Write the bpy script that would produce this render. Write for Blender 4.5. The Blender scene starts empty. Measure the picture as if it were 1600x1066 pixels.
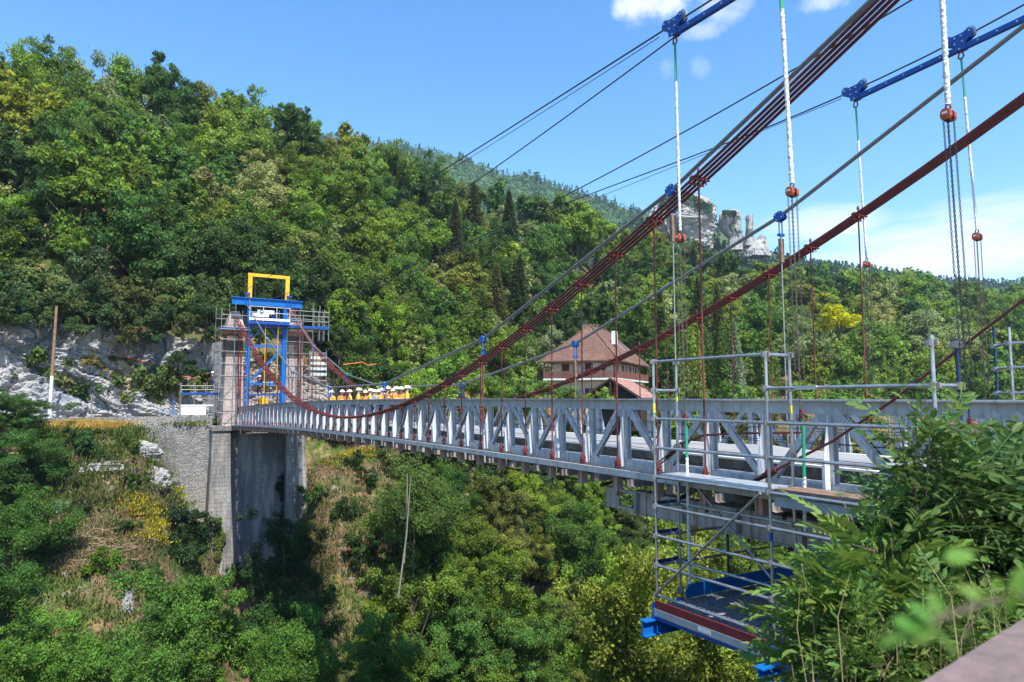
import bpy, math, random
import numpy as np
from mathutils import Vector, Matrix, noise

SC = bpy.context.scene
COL = SC.collection
R = math.radians
rng = random.Random(7)

# ------------------------------------------------------------------ camera model (photo 1600 x 1066, 24 mm)
F = 1067.0
YAW, PITCH = R(30.8), R(4.93)
S, CY = math.sin(YAW), math.cos(YAW)
sp, cp = math.sin(PITCH), math.cos(PITCH)

def ray(x, y):
    cx = (x - 800) / F; cy = (533 - y) / F
    fw = cp - cy * sp
    return cx / fw, (sp + cy * cp) / fw
def atD(x, y, d):
    u, v = ray(x, y)
    return Vector((d * (S + u * CY), d * (CY - u * S), d * v))
def atX(x, y, X):
    u, v = ray(x, y)
    return atD(x, y, X / (S + u * CY))
def atY(x, y, Y):
    u, v = ray(x, y)
    return atD(x, y, Y / (CY - u * S))
def proj(p):
    d = p[0] * S + p[1] * CY
    if d < .05: return None
    u = (p[0] * CY - p[1] * S) / d; v = p[2] / d
    fw = cp + v * sp
    return 800 + F * u / fw, 533 - F * (v * cp - sp) / fw, d

# ------------------------------------------------------------------ materials
MATS = {}
def mat(name, col, rough=.6, metal=0, var=.12, scale=6, spec=.4, bump=0, dirt=None, dscale=1.2, damt=.5, streak=False, objcol=False):
    if name in MATS: return MATS[name]
    m = bpy.data.materials.new(name); m.use_nodes = True
    nt = m.node_tree; b = nt.nodes['Principled BSDF']
    b.inputs['Roughness'].default_value = rough; b.inputs['Metallic'].default_value = metal
    b.inputs['Specular IOR Level'].default_value = spec
    tc = nt.nodes.new('ShaderNodeTexCoord')
    n1 = nt.nodes.new('ShaderNodeTexNoise'); n1.inputs['Scale'].default_value = scale; n1.inputs['Detail'].default_value = 6
    nt.links.new(tc.outputs['Object'], n1.inputs['Vector'])
    rp = nt.nodes.new('ShaderNodeMapRange'); rp.inputs['From Min'].default_value = .3; rp.inputs['From Max'].default_value = .7
    rp.inputs['To Min'].default_value = 1 - var; rp.inputs['To Max'].default_value = 1 + var
    nt.links.new(n1.outputs['Fac'], rp.inputs['Value'])
    mx = nt.nodes.new('ShaderNodeVectorMath'); mx.operation = 'SCALE'
    mx.inputs[0].default_value = col[:3]
    if objcol:
        oi = nt.nodes.new('ShaderNodeObjectInfo'); nt.links.new(oi.outputs['Color'], mx.inputs[0])
    nt.links.new(rp.outputs['Result'], mx.inputs['Scale'])
    last = mx.outputs[0]
    if dirt:
        n2 = nt.nodes.new('ShaderNodeTexNoise'); n2.inputs['Scale'].default_value = dscale; n2.inputs['Detail'].default_value = 8
        n2.inputs['Roughness'].default_value = .65
        src = tc.outputs['Object']
        if streak:
            mp = nt.nodes.new('ShaderNodeMapping'); mp.inputs['Scale'].default_value = (4, 4, .5)
            nt.links.new(src, mp.inputs[0]); src = mp.outputs[0]
        nt.links.new(src, n2.inputs['Vector'])
        r2 = nt.nodes.new('ShaderNodeMapRange'); r2.inputs['From Min'].default_value = .5; r2.inputs['From Max'].default_value = .68
        r2.inputs['To Max'].default_value = damt
        nt.links.new(n2.outputs['Fac'], r2.inputs['Value'])
        mm = nt.nodes.new('ShaderNodeMix'); mm.data_type = 'RGBA'
        nt.links.new(r2.outputs['Result'], mm.inputs['Factor'])
        nt.links.new(last, mm.inputs['A']); mm.inputs['B'].default_value = (*dirt, 1)
        last = mm.outputs['Result']
    nt.links.new(last, b.inputs['Base Color'])
    if bump:
        bp = nt.nodes.new('ShaderNodeBump'); bp.inputs['Strength'].default_value = bump; bp.inputs['Distance'].default_value = .05
        nt.links.new(n1.outputs['Fac'], bp.inputs['Height']); nt.links.new(bp.outputs[0], b.inputs['Normal'])
    MATS[name] = m
    return m

STEEL = mat('painted_grey_steel', (.44, .45, .46), .55, 0, .16, 5, dirt=(.20, .13, .085), dscale=2.6, damt=.7, streak=True)
STEELB = mat('shaded_grey_steel', (.385, .395, .405), .6, 0, .14, 4, dirt=(.20, .15, .115), dscale=2.2, damt=.6, streak=True)  # grey paint darkened, shade on the side faces is in the colour
LSTEEL = mat('pale_sunlit_steel', (.62, .64, .66), .5, 0, .08, 4, dirt=(.28, .2, .15), dscale=1.8, damt=.6, streak=True)  # same grey paint lightened, sunlight on the fins is in the colour
RUSTPLATE = mat('rusty_pink_plate', (.42, .19, .12), .7, 0, .2, 8, dirt=(.5, .42, .38), dscale=4, damt=.7)
DKSTEEL = mat('dark_brown_steel', (.05, .042, .038), .7, 0, .3, 6)
STRAND = mat('dark_red_strand', (.105, .018, .014), .45, 0, .2, 3, spec=.5)
REDROD = mat('red_brown_rod_paint', (.175, .036, .026), .5, 0, .2, 6)
REDCLAMP = mat('red_clamp_paint', (.20, .033, .023), .5, 0, .2, 9)
GREYROPE = mat('grey_steel_rope', (.155, .16, .165), .5, .2, .2, 20)
DKROPE = mat('dark_wire_rope', (.03, .036, .045), .5, .2, .2, 12)
RUSTROPE = mat('rusty_dark_rope', (.07, .035, .022), .7, 0, .3, 9)
BLUE = mat('bright_blue_paint', (.003, .125, .43), .5, 0, .08, 4, spec=.25, dirt=(.006, .08, .25), dscale=2, damt=.4)
DBLUE = mat('deep_shaded_blue', (.008, .062, .31), .4, 0, .1, 5)  # darker copy of the blue paint, shade on the beams in its colour
NAVYTUBE = mat('dark_blue_tube', (.02, .045, .11), .45, .2, .2, 7)
YELLOW = mat('yellow_paint', (.80, .42, .012), .5, 0, .08, 3, dirt=(.3, .13, .02), dscale=2.5, damt=.4)
GALV = mat('galvanised_tube', (.47, .485, .50), .36, .8, .18, 7, dirt=(.30, .24, .2), dscale=2.5, damt=.5)
GALVD = mat('dull_scaffold_tube', (.33, .325, .32), .45, .6, .2, 7, dirt=(.22, .15, .11), dscale=2, damt=.5)
ALU = mat('aluminium_plank', (.62, .64, .66), .35, .5, .1, 9)
GRATE = mat('steel_grating', (.16, .17, .18), .5, .5, .2, 30)
WOODPL = mat('worn_brown_plank', (.21, .13, .09), .8, 0, .25, 7)
REDBOARD = mat('dark_red_board', (.15, .018, .02), .7, 0, .2, 6)
GREYBOARD = mat('grey_board', (.27, .295, .31), .7, 0, .12, 5)
SHEET = mat('pale_cover_sheet', (.285, .285, .28), .7, 0, .08, 1.5, dirt=(.20, .20, .195), dscale=.8, damt=.7)
CONC = mat('brown_stained_concrete', (.13, .11, .09), .85, 0, .3, 5, dirt=(.3, .27, .23), dscale=5, damt=.6)
WHITE = mat('white_paint', (.66, .66, .64), .6, 0, .04, 3)
WEB = mat('white_webbing', (.74, .74, .74), .7, 0, .16, 22, bump=.8, dirt=(.30, .30, .31), dscale=16, damt=.7)
GREEN = mat('green_webbing', (.02, .30, .16), .6, 0, .1, 9)
ORANGE = mat('orange_red_hoist_paint', (.40, .075, .025), .4, 0, .1, 9)
BLACK = mat('black_steel', (.018, .02, .024), .45, .3, .2, 12)
CHAIN = mat('dull_chain', (.10, .095, .09), .4, .7, .3, 20)
RUST_CHAIN = mat('worn_chain', (.20, .16, .12), .45, .6, .3, 20)
BARK = mat('grey_brown_bark', (.11, .085, .06), .9, 0, .35, 5, bump=.5)
TWIG = mat('dry_twig', (.30, .22, .13), .8, 0, .3, 9)
HIVIS = mat('orange_hi_vis', (.85, .26, .02), .7, 0, .1, 5, objcol=True)
SKIN = mat('skin', (.52, .30, .21), .6, 0, .05, 8)
NAVY = mat('navy_cloth', (.02, .028, .06), .8, 0, .15, 6)
HELM = mat('white_helmet', (.8, .8, .8), .3, 0, .02, 5)
CREAM = mat('cream_render', (.60, .50, .36), .85, 0, .08, 2, dirt=(.45, .37, .27), dscale=.8, damt=.4)
MAROON = mat('maroon_wood', (.11, .022, .022), .6, 0, .2, 6)
BALC = mat('red_brown_balcony_wood', (.19, .085, .058), .7, 0, .15, 5)
GLASS = mat('window_glass', (.30, .34, .38), .1, 0, .1, 2, spec=.8)
DARK = mat('dark_timber', (.04, .028, .022), .8, 0, .3, 5)
ORANGEPIPE = mat('orange_plastic_pipe', (.66, .16, .055), .5, 0, .1, 6)
PINKSTONE = mat('pinkish_coping_stone', (.165, .118, .108), .85, 0, .2, 14, bump=.3, dirt=(.12, .09, .08), dscale=3, damt=.5)

def brick_mat(name, c1, c2, mortar, bw, bh, axis='XZ', ms=.012, bump=.6, stain=None, sscale=.25, samt=.6, sfrom=.48, sto=.62, mapscale=(1, 1, 1)):
    m = bpy.data.materials.new(name); m.use_nodes = True; nt = m.node_tree; b = nt.nodes['Principled BSDF']
    b.inputs['Roughness'].default_value = .9; b.inputs['Specular IOR Level'].default_value = .2
    tc = nt.nodes.new('ShaderNodeTexCoord')
    sx = nt.nodes.new('ShaderNodeSeparateXYZ'); cx = nt.nodes.new('ShaderNodeCombineXYZ')
    nt.links.new(tc.outputs['Object'], sx.inputs[0])
    if axis == 'SUM':
        ad = nt.nodes.new('ShaderNodeMath'); ad.operation = 'ADD'
        nt.links.new(sx.outputs['X'], ad.inputs[0]); nt.links.new(sx.outputs['Y'], ad.inputs[1])
        nt.links.new(ad.outputs[0], cx.inputs['X'])
    else:
        nt.links.new(sx.outputs[axis[0]], cx.inputs['X'])
    nt.links.new(sx.outputs[axis[1] if axis != 'SUM' else 'Z'], cx.inputs['Y'])
    nz = nt.nodes.new('ShaderNodeTexNoise'); nz.inputs['Scale'].default_value = 3; nt.links.new(tc.outputs['Object'], nz.inputs['Vector'])
    va = nt.nodes.new('ShaderNodeVectorMath'); va.operation = 'MULTIPLY_ADD'; va.inputs[1].default_value = (.22, .16, 0)
    nt.links.new(nz.outputs['Color'], va.inputs[0]); nt.links.new(cx.outputs[0], va.inputs[2])
    br = nt.nodes.new('ShaderNodeTexBrick')
    br.inputs['Color1'].default_value = (*c1, 1); br.inputs['Color2'].default_value = (*c2, 1); br.inputs['Mortar'].default_value = (*mortar, 1)
    br.inputs['Scale'].default_value = 1; br.inputs['Mortar Size'].default_value = ms; br.inputs['Brick Width'].default_value = bw; br.inputs['Row Height'].default_value = bh
    br.inputs['Mortar Smooth'].default_value = .4
    nt.links.new(va.outputs[0], br.inputs['Vector'])
    last = br.outputs['Color']
    n3 = nt.nodes.new('ShaderNodeTexNoise'); n3.inputs['Scale'].default_value = 9; n3.inputs['Detail'].default_value = 6
    nt.links.new(tc.outputs['Object'], n3.inputs['Vector'])
    r3 = nt.nodes.new('ShaderNodeMapRange'); r3.inputs['From Min'].default_value = .3; r3.inputs['From Max'].default_value = .7; r3.inputs['To Min'].default_value = .72; r3.inputs['To Max'].default_value = 1.25
    nt.links.new(n3.outputs['Fac'], r3.inputs['Value'])
    vm = nt.nodes.new('ShaderNodeVectorMath'); vm.operation = 'SCALE'; nt.links.new(last, vm.inputs[0]); nt.links.new(r3.outputs['Result'], vm.inputs['Scale'])
    last = vm.outputs[0]
    for k, st in enumerate(stain or []):
        n2 = nt.nodes.new('ShaderNodeTexNoise'); n2.inputs['Scale'].default_value = sscale * (1 + .6 * k); n2.inputs['Detail'].default_value = 7; n2.inputs['Roughness'].default_value = .62
        mp = nt.nodes.new('ShaderNodeMapping'); mp.inputs['Scale'].default_value = mapscale; mp.inputs['Location'].default_value = (k * 7.3, k * 3.1, k)
        nt.links.new(tc.outputs['Object'], mp.inputs[0]); nt.links.new(mp.outputs[0], n2.inputs['Vector'])
        r2 = nt.nodes.new('ShaderNodeMapRange'); r2.inputs['From Min'].default_value = sfrom; r2.inputs['From Max'].default_value = sto; r2.inputs['To Max'].default_value = samt
        nt.links.new(n2.outputs['Fac'], r2.inputs['Value'])
        mm = nt.nodes.new('ShaderNodeMix'); mm.data_type = 'RGBA'; nt.links.new(r2.outputs['Result'], mm.inputs['Factor'])
        nt.links.new(last, mm.inputs['A']); mm.inputs['B'].default_value = (*st, 1); last = mm.outputs['Result']
    nt.links.new(last, b.inputs['Base Color'])
    bp = nt.nodes.new('ShaderNodeBump'); bp.inputs['Strength'].default_value = bump; bp.inputs['Distance'].default_value = .06
    ma = nt.nodes.new('ShaderNodeMath'); ma.operation = 'MULTIPLY_ADD'; ma.inputs[1].default_value = -1; 
    nt.links.new(br.outputs['Fac'], ma.inputs[0]); nt.links.new(n3.outputs['Fac'], ma.inputs[2])
    nt.links.new(ma.outputs[0], bp.inputs['Height']); nt.links.new(bp.outputs[0], b.inputs['Normal'])
    return m
PIERSTONE = brick_mat('weathered_pier_masonry', (.27, .255, .235), (.215, .20, .185), (.15, .14, .13), .7, .32, 'SUM', .016, .6, [(.42, .33, .28), (.10, .10, .10), (.34, .33, .31), (.13, .125, .12)], .4, .75, mapscale=(1.2, 1.2, .22), sfrom=.47, sto=.60)
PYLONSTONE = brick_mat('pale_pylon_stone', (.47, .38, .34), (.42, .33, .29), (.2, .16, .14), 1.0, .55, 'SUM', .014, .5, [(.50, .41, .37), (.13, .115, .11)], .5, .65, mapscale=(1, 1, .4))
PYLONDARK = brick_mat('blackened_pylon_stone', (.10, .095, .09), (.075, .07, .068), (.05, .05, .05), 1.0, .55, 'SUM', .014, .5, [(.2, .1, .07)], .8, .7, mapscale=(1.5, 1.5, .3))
def rubble_mat(name):
    m = bpy.data.materials.new(name); m.use_nodes = True; nt = m.node_tree; b = nt.nodes['Principled BSDF']; b.inputs['Roughness'].default_value = .92; b.inputs['Specular IOR Level'].default_value = .15
    tc = nt.nodes.new('ShaderNodeTexCoord'); mp = nt.nodes.new('ShaderNodeMapping'); mp.inputs['Scale'].default_value = (1, 1, 1.7); nt.links.new(tc.outputs['Object'], mp.inputs[0])
    nz = nt.nodes.new('ShaderNodeTexNoise'); nz.inputs['Scale'].default_value = 1.5; nz.inputs['Detail'].default_value = 4; nt.links.new(mp.outputs[0], nz.inputs['Vector'])
    va = nt.nodes.new('ShaderNodeVectorMath'); va.operation = 'MULTIPLY_ADD'; va.inputs[1].default_value = (.5, .5, .4); nt.links.new(nz.outputs['Color'], va.inputs[0]); nt.links.new(mp.outputs[0], va.inputs[2])
    vo = nt.nodes.new('ShaderNodeTexVoronoi'); vo.inputs['Scale'].default_value = 3.8; nt.links.new(va.outputs[0], vo.inputs['Vector'])
    ve = nt.nodes.new('ShaderNodeTexVoronoi'); ve.feature = 'DISTANCE_TO_EDGE'; ve.inputs['Scale'].default_value = 3.8; nt.links.new(va.outputs[0], ve.inputs['Vector'])
    def rng_(src, f0, f1, t0, t1):
        r = nt.nodes.new('ShaderNodeMapRange'); nt.links.new(src, r.inputs['Value'])
        for k, v in zip(('From Min', 'From Max', 'To Min', 'To Max'), (f0, f1, t0, t1)): r.inputs[k].default_value = v
        return r.outputs['Result']
    sp_ = nt.nodes.new('ShaderNodeSeparateColor'); nt.links.new(vo.outputs['Color'], sp_.inputs[0])
    def mix(f, A, B):
        mm = nt.nodes.new('ShaderNodeMix'); mm.data_type = 'RGBA'; nt.links.new(f, mm.inputs['Factor'])
        for k, q in (('A', A), ('B', B)):
            if isinstance(q, tuple): mm.inputs[k].default_value = (*q, 1)
            else: nt.links.new(q, mm.inputs[k])
        return mm.outputs['Result']
    def noise_(sc, loc, st):
        m2 = nt.nodes.new('ShaderNodeMapping'); m2.inputs['Location'].default_value = loc; m2.inputs['Scale'].default_value = st; nt.links.new(tc.outputs['Object'], m2.inputs[0])
        n = nt.nodes.new('ShaderNodeTexNoise'); n.inputs['Scale'].default_value = sc; n.inputs['Detail'].default_value = 8; n.inputs['Roughness'].default_value = .65; nt.links.new(m2.outputs[0], n.inputs['Vector']); return n.outputs['Fac']
    c = mix(rng_(sp_.outputs[0], 0, 1, 0, 1), (.20, .195, .185), (.31, .30, .28))
    c = mix(rng_(ve.outputs['Distance'], .0, .07, .5, 0), c, (.15, .145, .135))
    c = mix(rng_(noise_(.5, (3, 1, 2), (1, 1, .3)), .47, .6, 0, .7), c, (.12, .12, .115))
    c = mix(rng_(noise_(.35, (8, 4, 2), (1, 1, 1)), .52, .62, 0, .6), c, (.36, .33, .29))
    c = mix(rng_(noise_(2.2, (1, 4, 7), (1, 1, .6)), .6, .68, 0, .7), c, (.07, .09, .04))
    nt.links.new(c, b.inputs['Base Color'])
    bp = nt.nodes.new('ShaderNodeBump'); bp.inputs['Strength'].default_value = .8; bp.inputs['Distance'].default_value = .07; nt.links.new(rng_(ve.outputs['Distance'], 0, .15, 0, 1), bp.inputs['Height']); nt.links.new(bp.outputs[0], b.inputs['Normal'])
    return m
WALLSTONE = rubble_mat('grey_rubble_masonry')
ROOFTILE = brick_mat('brown_roof_tiles', (.19, .108, .082), (.15, .082, .064), (.06, .035, .03), .28, .34, 'SUM', .02, .5, [(.25, .15, .09), (.12, .07, .055)], .35, .5)
ROOFPINK = brick_mat('pinkish_roof_tiles', (.36, .19, .15), (.32, .165, .13), (.15, .08, .06), .3, .34, 'SUM', .02, .4, [(.40, .24, .19)], .5, .5)

def rock_mat(name, base=(.38, .37, .355), blue=(.22, .245, .29), ochre=(.43, .32, .18), dark=(.13, .13, .135), sc=.35, veg=None):
    m = bpy.data.materials.new(name); m.use_nodes = True; nt = m.node_tree; b = nt.nodes['Principled BSDF']
    b.inputs['Roughness'].default_value = .92; b.inputs['Specular IOR Level'].default_value = .15
    tc = nt.nodes.new('ShaderNodeTexCoord')
    def nz(scale, det, loc=(0, 0, 0), st=(1, 1, 1), rough=.6):
        mp = nt.nodes.new('ShaderNodeMapping'); mp.inputs['Location'].default_value = loc; mp.inputs['Scale'].default_value = st
        n = nt.nodes.new('ShaderNodeTexNoise'); n.inputs['Scale'].default_value = scale; n.inputs['Detail'].default_value = det; n.inputs['Roughness'].default_value = rough
        nt.links.new(tc.outputs['Object'], mp.inputs[0]); nt.links.new(mp.outputs[0], n.inputs['Vector']); return n.outputs['Fac']
    def mixc(fac, a, c, f0, f1, amt):
        r = nt.nodes.new('ShaderNodeMapRange'); r.inputs['From Min'].default_value = f0; r.inputs['From Max'].default_value = f1; r.inputs['To Max'].default_value = amt
        nt.links.new(fac, r.inputs['Value'])
        mm = nt.nodes.new('ShaderNodeMix'); mm.data_type = 'RGBA'; nt.links.new(r.outputs['Result'], mm.inputs['Factor'])
        if isinstance(a, tuple): mm.inputs['A'].default_value = (*a, 1)
        else: nt.links.new(a, mm.inputs['A'])
        mm.inputs['B'].default_value = (*c, 1); return mm.outputs['Result']
    c = mixc(nz(sc, 10, (3, 1, 2), rough=.72), base, blue, .42, .62, .95)
    c = mixc(nz(sc * .9, 7, (9, 4, 1)), c, ochre, .55, .68, .75)
    c = mixc(nz(sc * 4, 9, (1, 7, 5), (1, 1, .35), .7), c, dark, .58, .74, .75)
    c = mixc(nz(sc * 7, 9, (1, 2, 5), (.5, .5, 1.8), .7), c, (.50, .49, .47), .52, .72, .4)
    c = mixc(nz(sc * 2.2, 9, (8, 2, 5), rough=.7), c, (.30, .27, .22), .56, .66, .7)
    if veg: c = mixc(nz(sc * 1.4, 8, (5, 2, 8)), c, veg, .56, .62, .9)
    nt.links.new(c, b.inputs['Base Color'])
    bp = nt.nodes.new('ShaderNodeBump'); bp.inputs['Strength'].default_value = 1; bp.inputs['Distance'].default_value = .25
    nt.links.new(nz(sc * 5, 10, rough=.7), bp.inputs['Height']); nt.links.new(bp.outputs[0], b.inputs['Normal'])
    return m
ROCK = rock_mat('limestone_cliff_rock')
ROCKFAR = rock_mat('far_limestone', (.42, .40, .375), (.24, .24, .25), (.44, .34, .24), (.12, .12, .12), .09, veg=(.05, .085, .03))

def leaf_mat(name, trans=.37, spread=.6, rough=.6, hue=.035):
    m = bpy.data.materials.new(name); m.use_nodes = True; nt = m.node_tree
    b = nt.nodes['Principled BSDF']; b.inputs['Roughness'].default_value = rough; b.inputs['Specular IOR Level'].default_value = .18
    oi = nt.nodes.new('ShaderNodeObjectInfo'); at = nt.nodes.new('ShaderNodeAttribute'); at.attribute_name = 'rnd'
    r = nt.nodes.new('ShaderNodeMapRange'); r.inputs['To Min'].default_value = 1 - spread; r.inputs['To Max'].default_value = 1 + spread
    nt.links.new(at.outputs['Fac'], r.inputs['Value'])
    hs = nt.nodes.new('ShaderNodeHueSaturation'); nt.links.new(oi.outputs['Color'], hs.inputs['Color']); nt.links.new(r.outputs['Result'], hs.inputs['Value'])
    r2 = nt.nodes.new('ShaderNodeMapRange'); r2.inputs['To Min'].default_value = .5 + hue; r2.inputs['To Max'].default_value = .5 - hue
    wn = nt.nodes.new('ShaderNodeMath'); wn.operation = 'MULTIPLY'; wn.inputs[1].default_value = 7.31
    fr = nt.nodes.new('ShaderNodeMath'); fr.operation = 'FRACT'
    nt.links.new(at.outputs['Fac'], wn.inputs[0]); nt.links.new(wn.outputs[0], fr.inputs[0]); nt.links.new(fr.outputs[0], r2.inputs['Value'])
    nt.links.new(r2.outputs['Result'], hs.inputs['Hue'])
    nt.links.new(hs.outputs[0], b.inputs['Base Color'])
    t = nt.nodes.new('ShaderNodeBsdfTranslucent')
    h2 = nt.nodes.new('ShaderNodeHueSaturation'); h2.inputs['Hue'].default_value = .475; h2.inputs['Value'].default_value = 1.5
    nt.links.new(hs.outputs[0], h2.inputs['Color']); nt.links.new(h2.outputs[0], t.inputs['Color'])
    mx = nt.nodes.new('ShaderNodeMixShader'); mx.inputs[0].default_value = trans
    nt.links.new(b.outputs[0], mx.inputs[1]); nt.links.new(t.outputs[0], mx.inputs[2])
    nt.links.new(mx.outputs[0], nt.nodes['Material Output'].inputs['Surface'])
    return m
LEAF = leaf_mat('tree_leaves')
NEARLEAF = leaf_mat('foreground_leaves', .28, .35, .45, .025)

# ------------------------------------------------------------------ mesh builder
class MB:
    def __init__(s): s.v = []; s.f = []; s.sm = []
    def add(s, vs, fs, smooth=False):
        o = len(s.v); s.v += [tuple(v) for v in vs]
        s.f += [tuple(i + o for i in f) for f in fs]; s.sm += [smooth] * len(fs); return s
    def box(s, c, size, rot=None):
        c = Vector(c); hx, hy, hz = (q / 2 for q in size); vs = []
        for z in (-hz, hz):
            for y in (-hy, hy):
                for x in (-hx, hx):
                    p = Vector((x, y, z))
                    if rot is not None: p = rot @ p
                    vs.append(c + p)
        return s.add(vs, [(0, 2, 3, 1), (4, 5, 7, 6), (0, 1, 5, 4), (2, 6, 7, 3), (0, 4, 6, 2), (1, 3, 7, 5)])
    def beam(s, p, q, w, h, up=(0, 0, 1)):
        p, q = Vector(p), Vector(q); d = (q - p).normalized(); up = Vector(up)
        sd = d.cross(up)
        if sd.length < 1e-4: sd = d.cross(Vector((1, 0, 0)))
        sd.normalize(); u = sd.cross(d).normalized()
        vs = []
        for e in (p, q):
            for a, b in ((-1, -1), (1, -1), (1, 1), (-1, 1)): vs.append(e + sd * a * w / 2 + u * b * h / 2)
        return s.add(vs, [(3, 2, 1, 0), (4, 5, 6, 7), (0, 1, 5, 4), (1, 2, 6, 5), (2, 3, 7, 6), (3, 0, 4, 7)])
    def ibeam(s, p, q, w, h, t=.02, up=(0, 0, 1)):
        p, q = Vector(p), Vector(q); d = (q - p).normalized(); up = Vector(up)
        sd = d.cross(up).normalized(); u = sd.cross(d).normalized()
        s.beam(p + u * (h / 2 - t / 2), q + u * (h / 2 - t / 2), w, t, up)
        s.beam(p - u * (h / 2 - t / 2), q - u * (h / 2 - t / 2), w, t, up)
        return s.beam(p, q, t, h - 2 * t - .001, up)
    def tube(s, pts, r, n=8, caps=True):
        pts = [Vector(p) for p in pts]; k = len(pts)
        rr = r if isinstance(r, (list, tuple)) else [r] * k
        vs = []; ref = None
        for i, p in enumerate(pts):
            d = (pts[min(i + 1, k - 1)] - pts[max(i - 1, 0)]).normalized()
            if ref is None: ref = d.orthogonal().normalized()
            ref = ref - d * ref.dot(d)
            if ref.length < 1e-5: ref = d.orthogonal()
            ref.normalize(); b = d.cross(ref)
            for j in range(n):
                a = 2 * math.pi * j / n; vs.append(p + (ref * math.cos(a) + b * math.sin(a)) * rr[i])
        fs = [(i * n + j, i * n + (j + 1) % n, (i + 1) * n + (j + 1) % n, (i + 1) * n + j) for i in range(k - 1) for j in range(n)]
        s.add(vs, fs, True)
        if caps:
            s.add(vs[:n], [tuple(range(n))[::-1]]); s.add(vs[-n:], [tuple(range(n))])
        return s
    def cyl(s, p, q, r, r2=None, n=10): return s.tube([p, q], [r, r if r2 is None else r2], n)
    def prism(s, pts, ax, t):
        """polygon pts (3d) extruded by vector ax*t, centred"""
        ax = Vector(ax).normalized() * t / 2; n = len(pts)
        vs = [Vector(p) - ax for p in pts] + [Vector(p) + ax for p in pts]
        return s.add(vs, [tuple(range(n))[::-1], tuple(range(n, 2 * n))] + [(i, (i + 1) % n, n + (i + 1) % n, n + i) for i in range(n)])
    def ell(s, c, r, nu=10, nv=7, rot=None):
        c = Vector(c); vs = []
        for i in range(nv + 1):
            th = math.pi * i / nv
            for j in range(nu):
                a = 2 * math.pi * j / nu
                p = Vector((r[0] * math.sin(th) * math.cos(a), r[1] * math.sin(th) * math.sin(a), r[2] * math.cos(th)))
                vs.append(c + (rot @ p if rot is not None else p))
        return s.add(vs, [(i * nu + j, (i + 1) * nu + j, (i + 1) * nu + (j + 1) % nu, i * nu + (j + 1) % nu) for i in range(nv) for j in range(nu)], True)
    def mesh(s, name, m):
        me = bpy.data.meshes.new(name); me.from_pydata(s.v, [], s.f); me.materials.append(m)
        me.polygons.foreach_set('use_smooth', s.sm); me.update()
        return me
    def build(s, name, m, parent=None, **kw): return link(name, s.mesh(name, m), parent, **kw)

def link(name, me, parent=None, loc=None, rz=None, scale=None):
    o = bpy.data.objects.new(name, me); COL.objects.link(o)
    if parent: o.parent = parent
    if loc is not None: o.location = loc
    if rz is not None: o.rotation_euler = (0, 0, rz)
    if scale is not None: o.scale = scale if not isinstance(scale, (int, float)) else (scale,) * 3
    return o
def tag(o, label=None, cat=None, group=None, kind=None):
    if label: o['label'] = label
    if cat: o['category'] = cat
    if group: o['group'] = group
    if kind: o['kind'] = kind
    return o
def thing(name, label, cat, loc=(0, 0, 0), group=None, rz=0):
    o = bpy.data.objects.new(name, None); COL.objects.link(o); o.location = loc; o.rotation_euler = (0, 0, rz); o.empty_display_size = .3
    return tag(o, label, cat, group)
ORD = ['first', 'second', 'third', 'fourth', 'fifth', 'sixth', 'seventh', 'eighth', 'ninth', 'tenth', 'eleventh', 'twelfth', 'thirteenth', 'fourteenth', 'fifteenth', 'sixteenth', 'seventeenth', 'eighteenth', 'nineteenth', 'twentieth']
TENS = {20: 'twenty', 30: 'thirty', 40: 'forty', 50: 'fifty'}
def ordw(i):
    if i < 20: return ORD[i]
    n = i + 1; t = n // 10 * 10
    return (TENS[t] + '-' + ORD[n % 10 - 1]) if n % 10 else TENS[t][:-1] + 'ieth'
NUM = {2: 'two', 3: 'three', 4: 'four', 5: 'five', 6: 'six', 7: 'seven', 8: 'eight', 9: 'nine', 10: 'ten', 11: 'eleven', 12: 'twelve'}

# ------------------------------------------------------------------ camera, light, sky
cam = bpy.data.cameras.new('camera'); co = bpy.data.objects.new('camera', cam); COL.objects.link(co); SC.camera = co
cam.lens = 24.0; cam.sensor_width = 36; cam.clip_end = 6000; cam.clip_start = .05
cam.lens = F * 36 / 1600
co.rotation_euler = (math.pi / 2 + PITCH, 0, -YAW)
cam.dof.use_dof = True; cam.dof.focus_distance = 22; cam.dof.aperture_fstop = 3.2
SUN_AZ, SUN_EL = R(185), R(57)
sd = Vector((math.sin(SUN_AZ) * math.cos(SUN_EL), math.cos(SUN_AZ) * math.cos(SUN_EL), math.sin(SUN_EL)))
sun = bpy.data.lights.new('sun', 'SUN'); so = bpy.data.objects.new('sun', sun); COL.objects.link(so)
sun.energy = 5.0; sun.angle = R(.53); sun.color = (1, .95, .87)
so.rotation_euler = (-sd).to_track_quat('-Z', 'Y').to_euler(); so.location = sd * 300
w = bpy.data.worlds.new('World'); SC.world = w; w.use_nodes = True
nt = w.node_tree; bg = nt.nodes['Background']
sky = nt.nodes.new('ShaderNodeTexSky'); sky.sky_type = 'NISHITA'; sky.sun_disc = False
sky.sun_elevation = SUN_EL; sky.sun_rotation = SUN_AZ; sky.altitude = 600; sky.air_density = 1.15; sky.dust_density = .6; sky.ozone_density = 2.2
bg.inputs[1].default_value = .14
tc = nt.nodes.new('ShaderNodeTexCoord')
def wnode(t, **k):
    n = nt.nodes.new(t)
    for a, b in k.items(): setattr(n, a, b)
    return n
def wmath(op, a, b):
    n = wnode('ShaderNodeMath', operation=op)
    for i, q in enumerate((a, b)):
        if isinstance(q, (int, float)): n.inputs[i].default_value = q
        else: nt.links.new(q, n.inputs[i])
    return n.outputs[0]
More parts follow.
